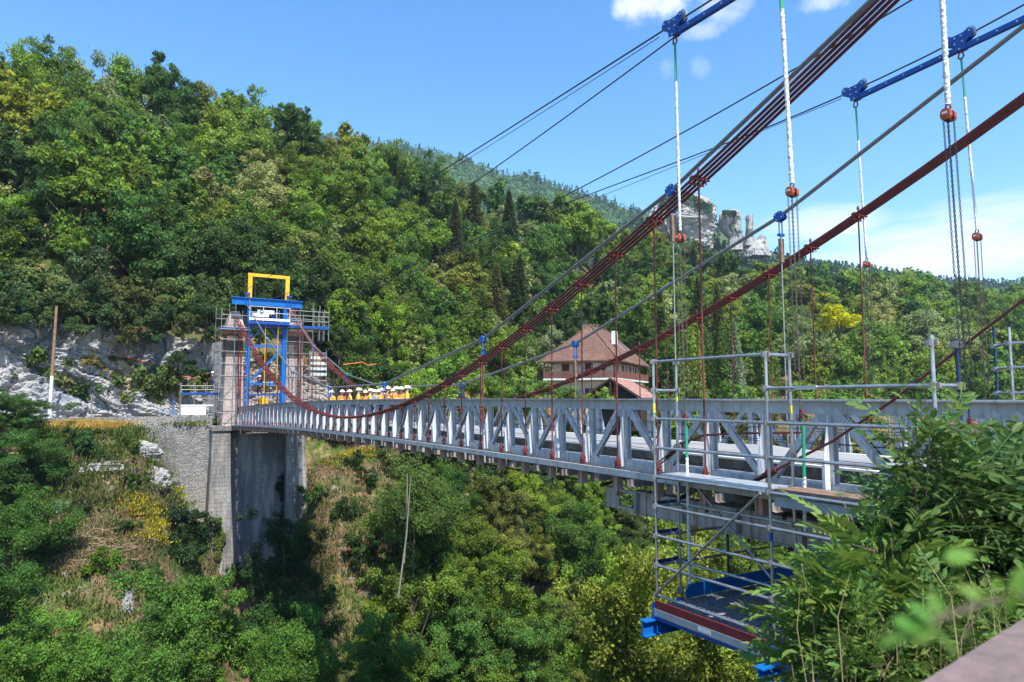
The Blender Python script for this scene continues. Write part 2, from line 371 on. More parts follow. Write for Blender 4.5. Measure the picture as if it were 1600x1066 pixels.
ns = wnode('ShaderNodeTexNoise'); ns.inputs['Scale'].default_value = 26; ns.inputs['Detail'].default_value = 9; ns.inputs['Roughness'].default_value = .6
nt.links.new(tc.outputs['Generated'], ns.inputs['Vector'])
mpz = wnode('ShaderNodeMapping'); mpz.inputs['Scale'].default_value = (5, 5, 26); mpz.inputs['Rotation'].default_value = (.0, .10, 0); nt.links.new(tc.outputs['Generated'], mpz.inputs[0])
ns2 = wnode('ShaderNodeTexNoise'); ns2.inputs['Scale'].default_value = 1.6; ns2.inputs['Detail'].default_value = 8; ns2.inputs['Roughness'].default_value = .58; nt.links.new(mpz.outputs[0], ns2.inputs['Vector'])
total = None
def cloud(x, y, rx, ry, amt, noise_out, lo=.35, hi=.65):
    hi = hi + .35; lo = lo - .05
    global total
    u, v = ray(x, y); c = Vector((S + u * CY, CY - u * S, v)).normalized()
    right = Vector((c.y, -c.x, 0)).normalized(); up = right.cross(c)
    df = wnode('ShaderNodeVectorMath', operation='SUBTRACT'); nt.links.new(tc.outputs['Generated'], df.inputs[0]); df.inputs[1].default_value = c
    acc = None
    for ax, rr in ((right, rx), (up, ry), (c, rx * 6)):
        dt = wnode('ShaderNodeVectorMath', operation='DOT_PRODUCT'); nt.links.new(df.outputs[0], dt.inputs[0]); dt.inputs[1].default_value = ax / (rr / F)
        sq = wmath('MULTIPLY', dt.outputs['Value'], dt.outputs['Value'])
        acc = sq if acc is None else wmath('ADD', acc, sq)
    dist = wmath('SQRT', acc, 0)
    soft = wnode('ShaderNodeMapRange', interpolation_type='SMOOTHSTEP'); nt.links.new(dist, soft.inputs['Value'])
    soft.inputs['From Min'].default_value = 1.15; soft.inputs['From Max'].default_value = .1
    # noise carves the edge
    e = wmath('ADD', wmath('MULTIPLY', soft.outputs['Result'], .75), wmath('MULTIPLY', wmath('SUBTRACT', noise_out, .5), 1.5))
    m2 = wnode('ShaderNodeMapRange', interpolation_type='SMOOTHSTEP'); nt.links.new(e, m2.inputs['Value'])
    m2.inputs['From Min'].default_value = lo; m2.inputs['From Max'].default_value = hi; m2.inputs['To Max'].default_value = amt
    out = wmath('MULTIPLY', m2.outputs['Result'], wmath('MINIMUM', wmath('MULTIPLY', soft.outputs['Result'], 3.0), 1.0))
    total = out if total is None else wmath('MAXIMUM', total, out)
N1, N2 = ns.outputs['Fac'], ns2.outputs['Fac']
cloud(1020, 0, 95, 44, .95, N1, .2, .6)
cloud(1100, 46, 42, 20, .5, N1, .25, .7)
cloud(1130, 10, 60, 34, .55, N1, .25, .75)
cloud(1093, 110, 26, 30, .3, N1, .42, .8); cloud(1044, 108, 24, 26, .25, N1, .42, .8)
cloud(1295, -4, 55, 24, .6, N1, .25, .7)
cloud(1467, 404, 18, 20, .75, N1, .2, .6)
cloud(1500, 385, 340, 75, .8, N2, .1, .6)
cloud(1290, 355, 120, 40, .75, N2, .05, .5)
cloud(1560, 330, 160, 36, .6, N2, .1, .6)
cloud(1230, 405, 160, 40, .35, N2, .2, .8)
cmix = wnode('ShaderNodeMix'); cmix.data_type = 'RGBA'
hsk = wnode('ShaderNodeHueSaturation'); hsk.inputs['Saturation'].default_value = 1.28; hsk.inputs['Value'].default_value = 1.22; nt.links.new(sky.outputs[0], hsk.inputs['Color'])
nt.links.new(total, cmix.inputs['Factor']); nt.links.new(hsk.outputs[0], cmix.inputs['A']); cmix.inputs['B'].default_value = (5.2, 5.4, 5.7, 1)
nt.links.new(cmix.outputs['Result'], bg.inputs[0])

SC.view_settings.view_transform = 'Standard'; SC.view_settings.look = 'None'; SC.view_settings.exposure = .78; SC.view_settings.gamma = 1
SC.cycles.max_bounces = 8; SC.cycles.diffuse_bounces = 5; SC.cycles.transmission_bounces = 5; SC.cycles.volume_bounces = 0; SC.cycles.glossy_bounces = 3
SC.cycles.use_denoising = True
SC.render.film_transparent = False
# ------------------------------------------------------------------ bridge geometry
XC = 11.45; PS = 1.185; Y0 = 5.30
def zt(Y):                       # top chord height above / below the camera
    return .03 - (.000454 if Y > 22 else .00016) * (Y - 22) ** 2
POSTS = [Y0 + k * PS for k in range(-4, 46)]
YA, YB = POSTS[0] - .3, 59.4
def sweep(mb, x0, x1, z0, z1, ya, yb, n=34):
    ys = [ya + (yb - ya) * i / n for i in range(n + 1)]
    vs = []
    for y in ys:
        z = zt(y); vs += [(x0, y, z + z0), (x1, y, z + z0), (x1, y, z + z1), (x0, y, z + z1)]
    fs = []
    for i in range(n):
        a, b = 4 * i, 4 * i + 4
        for j in range(4): fs.append((a + j, a + (j + 1) % 4, b + (j + 1) % 4, b + j))
    fs += [(3, 2, 1, 0), (4 * n, 4 * n + 1, 4 * n + 2, 4 * n + 3)]
    return mb.add(vs, fs)

def truss(side):
    sg = -1 if side == 'near' else 1        # outward direction in X
    xt = XC + sg * 1.95
    t = thing('truss_girder', ('near grey steel lattice side girder of the bridge, facing the camera, with sunlit tapered fins' if sg < 0
              else 'far grey steel lattice side girder of the bridge, beyond the deck'), 'truss girder', (xt, 0, 0), 'lattice side girders of the bridge')
    def P(x, y, z): return (sg * x, y, z)   # x measured outward
    m = MB(); a, b = sorted((sg * -.03, sg * .03)); sweep(m, a, b, -.215, -.014, YA, YB); m.build('top_chord', STEELB, t)
    m = MB(); a, b = sorted((sg * -.10, sg * .12)); sweep(m, a, b, -.012, .012, YA, YB); m.build('top_flange', STEEL, t)
    m = MB(); a, b = sorted((sg * -.06, sg * .05)); sweep(m, a, b, -1.44, -1.27, YA, YB); m.build('bottom_chord', STEEL, t)
    # post: flange facing outward, web, and a tapered fin with sunlight in its paler colour
    m = MB()
    m.box(P(.062, 0, -.74), (.016, .115, 1.03)); m.box(P(-.07, 0, -.74), (.016, .115, 1.03)); m.box(P(-.004, 0, -.74), (.114, .014, 1.03))
    pm = m.mesh('post', STEELB)
    m = MB()
    m.prism([P(.072, 0, -.22), P(.085, 0, -.22), P(.10, 0, -.36), P(.195, 0, -.80), P(.21, 0, -.9), P(.21, 0, -1.40), P(.072, 0, -1.40)], (0, 1, 0), .014)
    m.box(P(.22, 0, -1.66), (.13, .014, .27)); m.box(P(.217, 0, -1.15), (.012, .05, .5)); m.box(P(.291, 0, -1.66), (.012, .06, .27))
    fm = m.mesh('fin', LSTEEL)
    m = MB()
    for zz in (-.3, -.42, -.54, -.66, -.78, -.9, -1.02, -1.14):
        for yy in (-.05, .05): m.cyl(P(.068, yy, zz), P(.079, yy, zz), .011, n=6)
    rm = m.mesh('rivets', STEELB)
    for i, y in enumerate(POSTS):
        p = link('post', pm, t, (0, y, zt(y))); link('fin', fm, p)
        if y < 24: link('rivets', rm, p)
    gm = MB(); gm.prism([P(.040, -.24, 0), P(.040, .24, 0), P(.040, .16, -.17), P(.040, -.16, -.17)], (1, 0, 0), .014)
    for a_ in np.linspace(-.17, .17, 6):
        for b_ in (-.045, -.125):
            if abs(a_) < .13 or b_ > -.1: gm.cyl(P(.046, a_, b_), P(.056, a_, b_), .011, n=5)
    gmt = gm.mesh('gusset_plate', STEELB)
    for k in range(1, len(POSTS), 2): link('gusset_plate', gmt, t, (0, POSTS[k], zt(POSTS[k]) - .20))
    for k in range(0, len(POSTS), 2): g_ = link('gusset_plate', gmt, t, (0, POSTS[k], zt(POSTS[k]) - 1.30)); g_.scale = (1, 1, -.8)
    for k in range(len(POSTS) - 1):
        ya, yb = POSTS[k], POSTS[k + 1]
        top_first = ((k - 4) % 2 == 1)
        za, zb = (-.14, -1.30) if top_first else (-1.30, -.14)
        m = MB(); dy = .09
        for dx in (-.035, .035):
            m.beam((sg * dx, ya + dy, zt(ya) + za), (sg * dx, yb - dy, zt(yb) + zb), .014, .11, (0, 0, 1))
        m.beam((0, ya + dy, zt(ya) + za), (0, yb - dy, zt(yb) + zb), .056, .014, (0, 0, 1))
        m.build('diagonal', STEEL, t)
    for dz in (-.45, -.68, -.92):
        m = MB(); m.tube([(sg * -.12, y, zt(y) + dz + .012 * math.sin(i * 1.7)) for i, y in enumerate(POSTS)], .007, 4); m.build('safety_wire', BLACK, t)
    return t
truss('near'); truss('far')

# deck
deck = thing('bridge_deck', 'bridge deck under pale protective sheets, between the two lattice girders', 'bridge deck', (0, 0, 0))
m = MB(); sweep(m, XC - 1.37, XC + 1.37, -1.25, -1.10, YA, YB); m.build('slab', CONC, deck)
m = MB(); sweep(m, XC - 1.42, XC - 1.27, -1.096, -1.06, YA, YB); sweep(m, XC + 1.27, XC + 1.42, -1.096, -1.06, YA, YB); m.build('edge_strip', WHITE, deck)
m = MB(); nY = 90
ys = [YA + (YB - YA) * i / nY for i in range(nY + 1)]; xs = [XC - 1.24 + 2.48 * j / 10 for j in range(11)]
vs = []
for y in ys:
    for x in xs:
        h = .03 * max(0, noise.noise((x * .9, y * .5, 3))) + .014 * noise.noise((x * 4, y * 1.4, 7))
        if abs(y - 10.4) < .7 and x > XC + .2: h += .10 * max(0, 1 - abs(y - 10.4) / .7) * min(1, (x - XC - .2))
        vs.append((x, y, zt(y) - 1.055 + h))
m.add(vs, [(i * 11 + j, i * 11 + j + 1, (i + 1) * 11 + j + 1, (i + 1) * 11 + j) for i in range(nY) for j in range(10)])
m.build('cover_sheet', SHEET, deck)
for s2 in (-1, 1):
    m = MB()
    for xo in (1.72, .9): m_ = sweep(m, min(XC + s2 * xo, XC + s2 * (xo - .03)), max(XC + s2 * xo, XC + s2 * (xo - .03)), -1.50, -1.262, YA, YB)
    m.build('stringer', LSTEEL, deck)
    m = MB(); a, b = sorted((XC + s2 * 2.49, XC + s2 * 2.56)); sweep(m, a, b, -1.525, -1.40, YA, YB); m.build('edge_beam', STEELB, deck)
    m = MB(); a, b = sorted((XC + s2 * 2.20, XC + s2 * 2.487)); sweep(m, a, b, -1.50, -1.485, YA, YB); m.build('ledge_plate', DKSTEEL, deck)
m = MB(); sweep(m, XC - 1.88, XC + 1.88, -1.545, -1.525, YA, YB); m.build('light_block_plate', DKSTEEL, deck)  # added plate that blocks light through the deck gaps and darkens the underside
HY = [y - .25 for y in POSTS if y < 59]
m = MB(); m.ibeam((-2.2, 0, -1.67), (2.2, 0, -1.67), .11, .24, .014); xm = m.mesh('cross_beam', mat('stained_beam_steel', (.30, .27, .25), .7, 0, .2, 6, dirt=(.22, .10, .065), dscale=2.5, damt=.8))
ENDM = mat('pinkish_end_plate', (.46, .29, .23), .7, 0, .15, 7, dirt=(.36, .16, .10), dscale=3.5, damt=.75)
m = MB()
for dy in (-.06, .06): m.box((0, dy, -1.67), (.16, .012, .27))
m.box((-.04, 0, -1.67), (.012, .107, .26)); m.box((0, 0, -1.812), (.17, .15, .012))
em = m.mesh('beam_end', ENDM)
for y in HY:
    p = link('cross_beam', xm, deck, (XC, y, zt(y)))
    for s2 in (-1, 1): link('beam_end', em, p, (s2 * 2.41, 0, 0))
# added reinforcing box beam under the near and far edge (starts at a cut-out end plate)
for s2 in (-1, 1):
    xb = XC + s2 * 1.45
    m = MB(); z0 = -2.42; z1 = -1.98
    for (ya, yb, a, b) in ((-1, 11.6, z0, z1), (11.6, 12.1, z0, z0 + .07), (11.6, 12.1, z1 - .07, z1), (12.1, 12.55, z0, z1)):
        m.box((xb, (ya + yb) / 2, (a + b) / 2), (.03, yb - ya - .001, b - a))
    m.box((xb + s2 * -.08, 5.3, z1 + .012), (.28, 12.6, .02)); m.box((xb + s2 * -.08, 5.3, z0 - .012), (.28, 12.6, .02))
    for k in range(9): m.box((xb - .075, .6 + k * 1.35, (z0 + z1) / 2), (.1, .016, z1 - z0 - .02))
    p = m.build('reinforcing_beam', mat('rust_streaked_beam', (.40, .39, .38), .65, 0, .15, 4, dirt=(.20, .095, .06), dscale=2.2, damt=.85, streak=True), deck)
    m = MB()
    for k in range(9):
        m.cyl((xb - .09, .3 + k * 1.35, -2.75), (xb - .09, .3 + k * 1.35, -1.5), .014, n=6)
    m.build('tie_bolts', RUSTPLATE, p)
m = MB()
for y in HY[::2]: m.beam((XC - 1.9, y, zt(y) - 1.9), (XC + 1.9, y + 2 * PS, zt(y) - 1.9), .06, .06)
m.build('wind_bracing', DKSTEEL, deck)

# ------------------------------------------------------------------ main cables
XN, XF = XC - 2.40, XC + 2.40
nearp = [(1390, 0), (1230, 150), (1097, 275), (1027, 338), (967, 395), (912, 440), (867, 480), (826, 513), (788, 541), (755, 565), (698, 600), (651, 627), (600, 642), (550, 650), (500, 643), (468, 629), (432.7, 597.7), (401.7, 559), (380.6, 517), (365, 489)]
farp = [(1600, 155), (1345, 330), (1271, 383), (1205, 428), (1149, 465), (1100, 492), (1000, 545), (900, 591), (830, 620), (542, 584), (458, 494)]
def fit(pts, X, deg=2):
    q = [atX(x, y, X) for x, y in pts]; Y = np.array([p.y for p in q]); Z = np.array([p.z for p in q])
    wts = np.array([1.0 / max(p.x * S + p.y * CY, 4) for p in q])
    c = np.polyfit(Y, Z, deg, w=wts); print('FIT', X, deg, np.round((np.polyval(c, Y) - Z) * wts * F, 1))
    return c
cN = fit(nearp, XN, 4)
cF = fit(farp, XF, 2)
zN = lambda y: float(np.polyval(cN, y)); zF = lambda y: float(np.polyval(cF, y))
YS = atX(365, 489, XN).y
print('saddle Y', YS, zN(YS), zF(YS))
for X, zf, nm in ((XN, zN, 'near main suspension cable of four dark red strands, sweeping across the middle of the bridge'), (XF, zF, 'far main suspension cable of dark red strands, rising behind the deck to the right')):
    t = thing('main_cable', nm, 'suspension cable', (X, 0, 0), 'main suspension cables')
    for k in range(4):
        m = MB(); dx = (k - 1.5) * .105
        ys = np.linspace(1.5, YS + .4, 64)
        m.tube([(dx, y, zf(y)) for y in ys], .028, 8); m.build('strand', STRAND, t)
    # backstay behind the pylon
    m = MB()
    for k in range(4):
        dx = (k - 1.5) * .105; m.tube([(dx, YS + .4, zf(YS + .4)), (dx, YS + 1.2, zf(YS) + .2), (dx + (0 if X < 11 else 1), YS + 9, 1.0)], .028, 6)
    m.build('backstay', STRAND, t)
# hangers
def hanger(X, y, zf, sgn, label, grp, fine):
    t = thing('hanger_rod', label, 'hanger', (X, y, zt(y) - 1.30), grp)
    h = zf(y) - .07 - (zt(y) - 1.30)
    if h < .15: h = .15
    m = MB(); n = 8 if fine else 5
    m.cyl((0, 0, -.22), (0, 0, h), .0175, n=n); m.build('rod', REDROD, t)
    m = MB()
    sl = zf(y + .1) - zf(y - .1); rot = Matrix.Rotation(math.atan2(sl, .2), 3, 'X'); c = Vector((0, 0, h + .07))
    for dd in (-.055, .055): m.box(c + rot @ Vector((0, dd * 1.3, -.042)), (.36, .035, .026), rot)
    m.box(c + rot @ Vector((0, 0, .042)), (.36, .09, .02), rot)
    for dx in (-.165, 0, .165): m.cyl(c + rot @ Vector((dx, .0, -.07)), c + rot @ Vector((dx, 0, .065)), .014, n=6)
    m.cyl(c, c + Vector((0, 0, .22)), .018, n=6); m.cyl(c + Vector((0, 0, .15)), c + Vector((0, 0, .19)), .03, n=6)
    m.build('cable_clamp', REDCLAMP, t)
    m = MB()
    m.tube([(0, 0, .16), (0, 0, .10), (0, 0, .02), (0, 0, -.05)], [.022, .038, .042, .024], n); m.box((0, 0, .03), (.13, .05, .04)); m.cyl((0, 0, -.64), (0, 0, -.2), .018, n=6); m.cyl((0, 0, -.64), (0, 0, -.60), .035, n=6)
    for dy in (-.07, .07): m.cyl((0, dy, -.1), (0, dy, .0), .02, n=5)
    m.build('socket', REDCLAMP, t)
hy = [y for y in HY if 8.0 < y < 57.5]
for i, y in enumerate(hy):
    fine = y < 26
    hanger(XN, y, zN, -1, f'dark red hanger rod under the near cable, {ordw(i)} counting from the right', 'hanger rods of the near cable', fine)
for i, y in enumerate(hy):
    hanger(XF, y, zF, 1, f'red hanger rod under the far cable, {ordw(i)} counting from the right', 'hanger rods of the far cable', False)

# ------------------------------------------------------------------ grey temporary cables with blue clamps
def zline(P, y):
    for a, b in zip(P, P[1:]):
        lo, hi = min(a.y, b.y), max(a.y, b.y)
        if lo <= y <= hi: return a.z + (b.z - a.z) * (y - a.y) / (b.y - a.y)
    return P[-1].z
GN = [atX(x, y, 9.77) for x, y in ((381, 468), (417, 529), (457, 581), (515, 606), (601, 600), (755, 530), (1050, 297), (1362, 0))]
GF = [atX(x, y, 13.10) for x, y in ((444, 470), (490, 541), (542, 585), (601, 606), (722, 601), (899, 537), (1219, 338), (1600, 40))]
for Pn, lab in ((GN, 'thick grey temporary cable above the near red main cable'), (GF, 'thick grey temporary cable above the far red main cable')):
    e = Pn[-1] + (Pn[-1] - Pn[-2]) * .45
    pts = []
    for a, b in zip(Pn + [e], (Pn + [e])[1:]):
        for k in range(4): pts.append(a.lerp(b, k / 4))
    pts.append(e)
    m = MB(); m.tube(pts, .043, 10)
    o = m.build('temporary_cable', GREYROPE); tag(o, lab, 'cable', 'grey temporary cables')
NEARC = ['highest, over the scaffold cage', 'just left of the house', 'above the workers in orange', 'left of the orange workers', 'by the right tower pillar', 'close to the blue tower']
def blue_clamp(p, d, label, grp, rod_to=None, turn=False):
    t = thing('cable_clamp', label, 'cable clamp', p, grp)
    ang = math.atan2(d.z, d.y); rot = Matrix.Rotation(ang, 3, 'X')
    m = MB()
    for dx in (-.06, .06):
        pts = [Vector((dx, a * .72, b * .72)) for a, b in ((-.16, -.10), (-.10, -.16), (.12, -.16), (.17, -.08), (.17, .08), (.10, .13), (-.10, .13), (-.16, .08))]
        m.prism([rot @ q for q in pts], rot @ Vector((1, 0, 0)), .03)
    m.build('side_plate', BLUE if p.y > 14 else DBLUE, t)
    for (a, b) in ((-.065, .05), (.065, .05), (-.065, -.065), (.07, -.07)):
        m = MB(); m.cyl(rot @ Vector((-.088, a, b)), rot @ Vector((.088, a, b)), .016, n=6); m.build('bolt', GALV, t)
    if rod_to is not None:
        m = MB()
        for dx in (-.05, .05): m.cyl((dx, 0, -.1), (dx, 0, -.42), .015, n=6)
        m.box((0, 0, -.44), (.16, .08, .055)); m.build('shackle', BLUE, t)
        L = p.z - rod_to
        if turn:
            m = MB(); m.box((0, 0, -.8), (.11, .07, .55)); m.build('turnbuckle', WOODPL, t)
        m = MB(); m.cyl((0, 0, -.46), (0, 0, -L), .016 if turn else .03, n=6); m.build('tie_rod', REDROD if not turn else GALVD, t)
for i, k in enumerate(range(6, 0, -1)):
    p = GN[k]; d = GN[k + 1] - GN[k - 1] if k < 7 else GN[k] - GN[k - 1]
    if d.y < 0: d = -d
    blue_clamp(p, d, f'blue bolted clamp on the near grey cable, {NEARC[i]}', 'blue cable clamps', zt(p.y) - 1.3, k == 6)
for i, k in enumerate(range(6, 0, -1)):
    p = GF[k]; d = GF[k + 1] - GF[k - 1]
    if d.y < 0: d = -d
    blue_clamp(p, d, f'blue bolted clamp on the far grey cable, {ordw(i)} from the right', 'blue cable clamps', zt(p.y) - 1.1, k >= 5)

# ------------------------------------------------------------------ overhead carrier cables
def rope(name, pts, X, r, m_, label, grp, ext=.4, deg=3):
    q = [atX(x, y, X) for x, y in pts]
    Y = np.array([p.y for p in q]); Z = np.array([p.z for p in q]); o = np.argsort(Y); Y, Z = Y[o], Z[o]
    c = np.polyfit(Y, Z, deg, w=1 / np.maximum(Y, 4)); print('ROPE', label[:30], np.round((np.polyval(c, Y) - Z) / Y * F, 1))
    ys = np.linspace(Y[0] - ext, Y[-1], 60)
    mb = MB(); mb.tube([(X, y, float(np.polyval(c, y))) for y in ys], r, 6)
    tag(mb.build(name, m_), label, 'cable', grp)
    return lambda y: float(np.polyval(c, y))
GRP = 'overhead wire ropes'
XA, XD = 8.80, 14.10
zA = rope('carrier_cable', [(362, 465), (437, 424), (600, 324), (690, 265), (764, 220), (900, 136), (1036, 52), (1100, 4)], XA, .018, DKROPE, 'dark carrier rope rising from the left beam end to the upper blue trolley', GRP, 5.0)
zB = rope('guard_cable', [(397, 471), (444, 461), (503, 435), (540, 415.6), (600, 377), (670, 335), (750, 276), (835, 220), (1000, 99), (1050, 61), (1131, 0)], 10.2, .018, DKROPE, 'dark rope running just below the upper carrier rope to the blue tower', GRP, .6)
zC = rope('guard_cable', [(440, 482), (560, 446), (627, 420), (720, 385), (810, 345), (1000, 244), (1066, 208), (1223, 118), (1286, 80), (1383, 27), (1424, 0)], 12.7, .018, DKROPE, 'dark rope crossing behind the near red cable near the top edge', GRP, .6)
zD = rope('carrier_cable', [(466, 477), (655, 420), (737, 382), (875, 320), (1000, 276), (1066, 249), (1200, 199), (1323, 147), (1349, 134), (1479, 72), (1516, 52), (1600, 8)], XD, .017, DKROPE, 'dark carrier rope under the two right-hand blue trolleys', GRP, 1.0, 5)
rope('hauling_line', [(480, 393), (600, 327), (705, 265), (776, 220), (900, 143), (1030, 58)], XA - .03, .008, DKROPE, 'thin hauling line hooked to the upper blue trolley', GRP, 0)
rope('hauling_line', [(480, 478), (655, 424), (800, 359), (912, 317), (1000, 282), (1066, 256), (1200, 205), (1315, 152)], XD - .03, .008, DKROPE, 'thin hauling line hooked to the first right-hand trolley', GRP, 0)

def trolley(p, d, label):
    t = thing('cable_trolley', label, 'trolley', p, 'blue cable trolleys')
    rot = Matrix.Rotation(math.atan2(d.z, d.y), 3, 'X')
    prof = [(-.30, .02), (-.30, .14), (-.22, .20), (-.12, .15), (.12, .15), (.22, .20), (.30, .14), (.30, .02), (.12, -.10), (.10, -.24), (-.10, -.24), (-.12, -.10)]
    for dx in (-.06, .06):
        m = MB(); m.prism([rot @ Vector((dx, a * .88, b * .85)) for a, b in prof], rot @ Vector((1, 0, 0)), .014); m.build('side_plate', DBLUE, t)
    for a in (-.21, .21):
        m = MB(); m.cyl(rot @ Vector((-.03, a, .10)), rot @ Vector((.03, a, .10)), .105, n=14); m.build('sheave', GALV, t)
    for a, b in ((-.21, .1), (.21, .1), (-.06, .07), (.06, .07), (-.07, -.05), (.07, -.05), (0, -.18)):
        m = MB(); m.cyl(rot @ Vector((-.085, a, b)), rot @ Vector((.085, a, b)), .02, n=6); m.build('bolt', GALV, t)
    m = MB(); m.tube([(0, .03, -.22), (0, .05, -.32), (0, 0, -.38), (0, -.05, -.32), (0, -.03, -.22)], .016, 6); m.build('shackle', REDCLAMP, t)
    return t
T1 = atX(1054, 40, XA); T1b = T1 + Vector((0, -2.3, 0)); T1b.z = zA(T1b.y); T1.z = zA(T1.y)
F1 = atX(1336, 142, XD); F2 = atX(1500, 62, XD); F1.z = zD(F1.y); F2.z = zD(F2.y)
T1c = T1 + Vector((0, -4.6, 0)); T1c.z = zA(T1b.y) + (zA(T1b.y) - zA(T1.y))
trolley(T1 + Vector((0, 0, -.05)), T1 - T1b if T1.y > T1b.y else T1b - T1, 'dark blue cable trolley at the top of the picture, on the left')
dF = F1 - F2
trolley(F1 + Vector((0, 0, -.05)), dF, 'dark blue cable trolley in the upper right, left of the pair')
trolley(F2 + Vector((0, 0, -.05)), dF, 'dark blue cable trolley in the upper right corner, right of the pair')
def spreader(a, b, label):
    t = thing('spreader_beam', label, 'beam', a, 'blue spreader beams'); v = b - a
    m = MB(); m.beam((0, 0, 0), v, .09, .10); o = m.build('beam', DBLUE, t)
    for k in range(1, 6):
        q = v * (k / 6); m = MB(); m.cyl(q + Vector((-.05, 0, 0)), q + Vector((.05, 0, 0)), .018, n=6); m.build('bolt', GALV, t)
dn = Vector((0, 0, -.20))
spreader(T1 + dn, T1b + dn + Vector((0, 0, 0)), 'blue spreader beam leaving the top edge beside the cloud')
spreader(F1 + dn, F2 + dn, 'blue spreader beam between the two right-hand trolleys')
spreader(F2 + dn, F2 + dn + (F2 - F1) * .9, 'blue spreader beam running off the right edge of the picture')

# slings + chain hoists
def chain(mb, a, b, link_len=.04, r=.0040, w_=.0095, nmax=190):
    a, b = Vector(a), Vector(b); L = (b - a).length; n = max(2, min(nmax, int(L / (link_len * .78)))); d = (b - a) / n; dn_ = d.normalized()
    s1 = dn_.orthogonal().normalized(); s2 = dn_.cross(s1); hl = d.length * .64
    for i in range(n):
        c = a + d * (i + .5); sd_ = s1 if i % 2 else s2; wd = s2 if i % 2 else s1
        loop = [c + dn_ * hl, c + dn_ * hl * .55 + sd_ * w_, c - dn_ * hl * .55 + sd_ * w_, c - dn_ * hl, c - dn_ * hl * .55 - sd_ * w_, c + dn_ * hl * .55 - sd_ * w_]
        for k in range(6):
            p, q = loop[k], loop[(k + 1) % 6]
            e = (q - p).normalized(); u = wd * r; o = e.cross(wd) * r
            mb.add([p + u, p + o, p - u, p - o, q + u, q + o, q - u, q - o], [(0, 1, 5, 4), (1, 2, 6, 5), (2, 3, 7, 6), (3, 0, 4, 7)])
def sling(top, bot, zgreen, label, r=.037):
    t = thing('lifting_sling', label, 'sling', bot, 'white lifting slings'); v = top - bot
    L = v.length; n = 110; zg = max(0, min(1, (zgreen - bot.z) / (top.z - bot.z)))
    m = MB(); k1 = int(n * zg)
    pts = [v * (i / n) + Vector((.004 * math.sin(i * 2.1), .004 * math.cos(i * 2.7), 0)) for i in range(k1 + 1)]
    m.tube(pts, [r * (1 + .20 * noise.noise((i * .9, r * 100, 0)) * (1.2 - .6 * i / n) + .07 * math.sin(i * 5.1)) for i in range(k1 + 1)], 8); m.build('white_sleeve', WEB, t)
    if k1 < n:
        m = MB()
        for s_ in (-.4, .4): m.tube([v * ((k1 - .5) / n) + Vector((s_ * r, 0, 0)), v + Vector((s_ * r, 0, 0))], r * .62, 8)
        m.build('green_end', GREEN, t)
def hoist(p, zbot, label, dark, scale=1.0, xend=None):
    t = thing('chain_hoist', label, 'chain hoist', p, 'red chain hoists')
    s = scale
    m = MB(); m.tube([Vector((0, .05 * math.sin(a),   .175 + .07 * math.cos(a))) * s for a in np.linspace(-2.7, 2.4, 12)], .02 * s, 6); m.build('hook', REDCLAMP, t)
    m = MB()
    oct_ = [(-.10, -.06), (-.07, -.115), (.07, -.115), (.10, -.06), (.10, .05), (.05, .115), (-.05, .115), (-.10, .05)]
    for xc_, th in ((-.10, .10), (.095, .09)): m.prism([Vector((xc_ * s, a_ * s, b_ * s)) for a_, b_ in oct_], (1, 0, 0), th * s)
    m.prism([Vector((-.155 * s, a_ * .62 * s, b_ * .62 * s)) for a_, b_ in oct_], (1, 0, 0), .02 * s)
    m.build('casing', ORANGE, t)
    m = MB(); m.cyl((-.05 * s, 0, 0), (.05 * s, 0, 0), .10 * s, n=12); m.box((0, 0, -.10 * s), (.14 * s, .1 * s, .08 * s)); m.build('drum', BLACK, t)
    m = MB(); m.box((-.168 * s, 0, .01), (.006, .10 * s, .05 * s)); m.build('name_plate', WHITE, t)
    m = MB()
    e = Vector((0, 0, zbot - p.z)) if xend is None else xend - p
    for (dx, dy, f) in ((-.03, 0, 1), (.03, .02, 1), (-.11, .03, .82), (.10, -.03, .9)):
        chain(m, (dx * s, dy, -.12 * s), e * f + Vector((dx * s, dy, 0)), .04 if p.y < 8 else .05)
    m.build('chain', CHAIN if dark else RUST_CHAIN, t)
    m = MB(); q = e; m.box(q + Vector((0, 0, -.03)), (.05, .04, .07)); m.tube([q + Vector((0, .05 * math.sin(a), -.15 + .05 * math.cos(a))) for a in np.linspace(-2.7, 2.4, 10)], .012, 6); m.build('lower_hook', REDCLAMP, t)
h1 = atX(1063, 372, XA); sling(T1 + Vector((0, 0, -.38)), h1 + Vector((0, 0, .135)), atX(1058, 125, XA).z, 'white sling with green top hanging from the upper left trolley', .025)
hoist(h1, 0, 'red chain hoist left of the cage, in front of the far cliffs', False, .58, atX(1071, 648, XA))
h2 = atX(1238, 300, XA); t2 = atX(1219, -30, XA); t2.z = max(t2.z, zA(t2.y) - .4); trolley(Vector((XA, t2.y, zA(t2.y) - .05)), Vector((0, 1, (zA(t2.y + .3) - zA(t2.y - .3)) / .6)), 'dark blue cable trolley above the middle near sling'); sling(t2, h2 + Vector((0, 0, .135)), atX(1220, 15, XA).z, 'broad white sling hanging from the top edge, middle one of three near slings', .034)
hoist(h2, 0, 'red chain hoist over the middle of the cage, near the blue clamp', False, .58, atX(1252, 640, XA))
h3 = atX(1482, 180, XA); t3 = atX(1471, -30, XA); t3.z = max(t3.z, zA(t3.y) - .4); trolley(Vector((XA, t3.y, zA(t3.y) - .05)), Vector((0, 1, (zA(t3.y + .3) - zA(t3.y - .3)) / .6)), 'dark blue cable trolley above the right-hand near sling'); sling(t3, h3 + Vector((0, 0, .135)), 99, 'broad white sling hanging from the top edge at the far right', .034)
hoist(h3, 0, 'orange chain hoist at the right with long dark chains', True, .58, atX(1516, 655, XA))
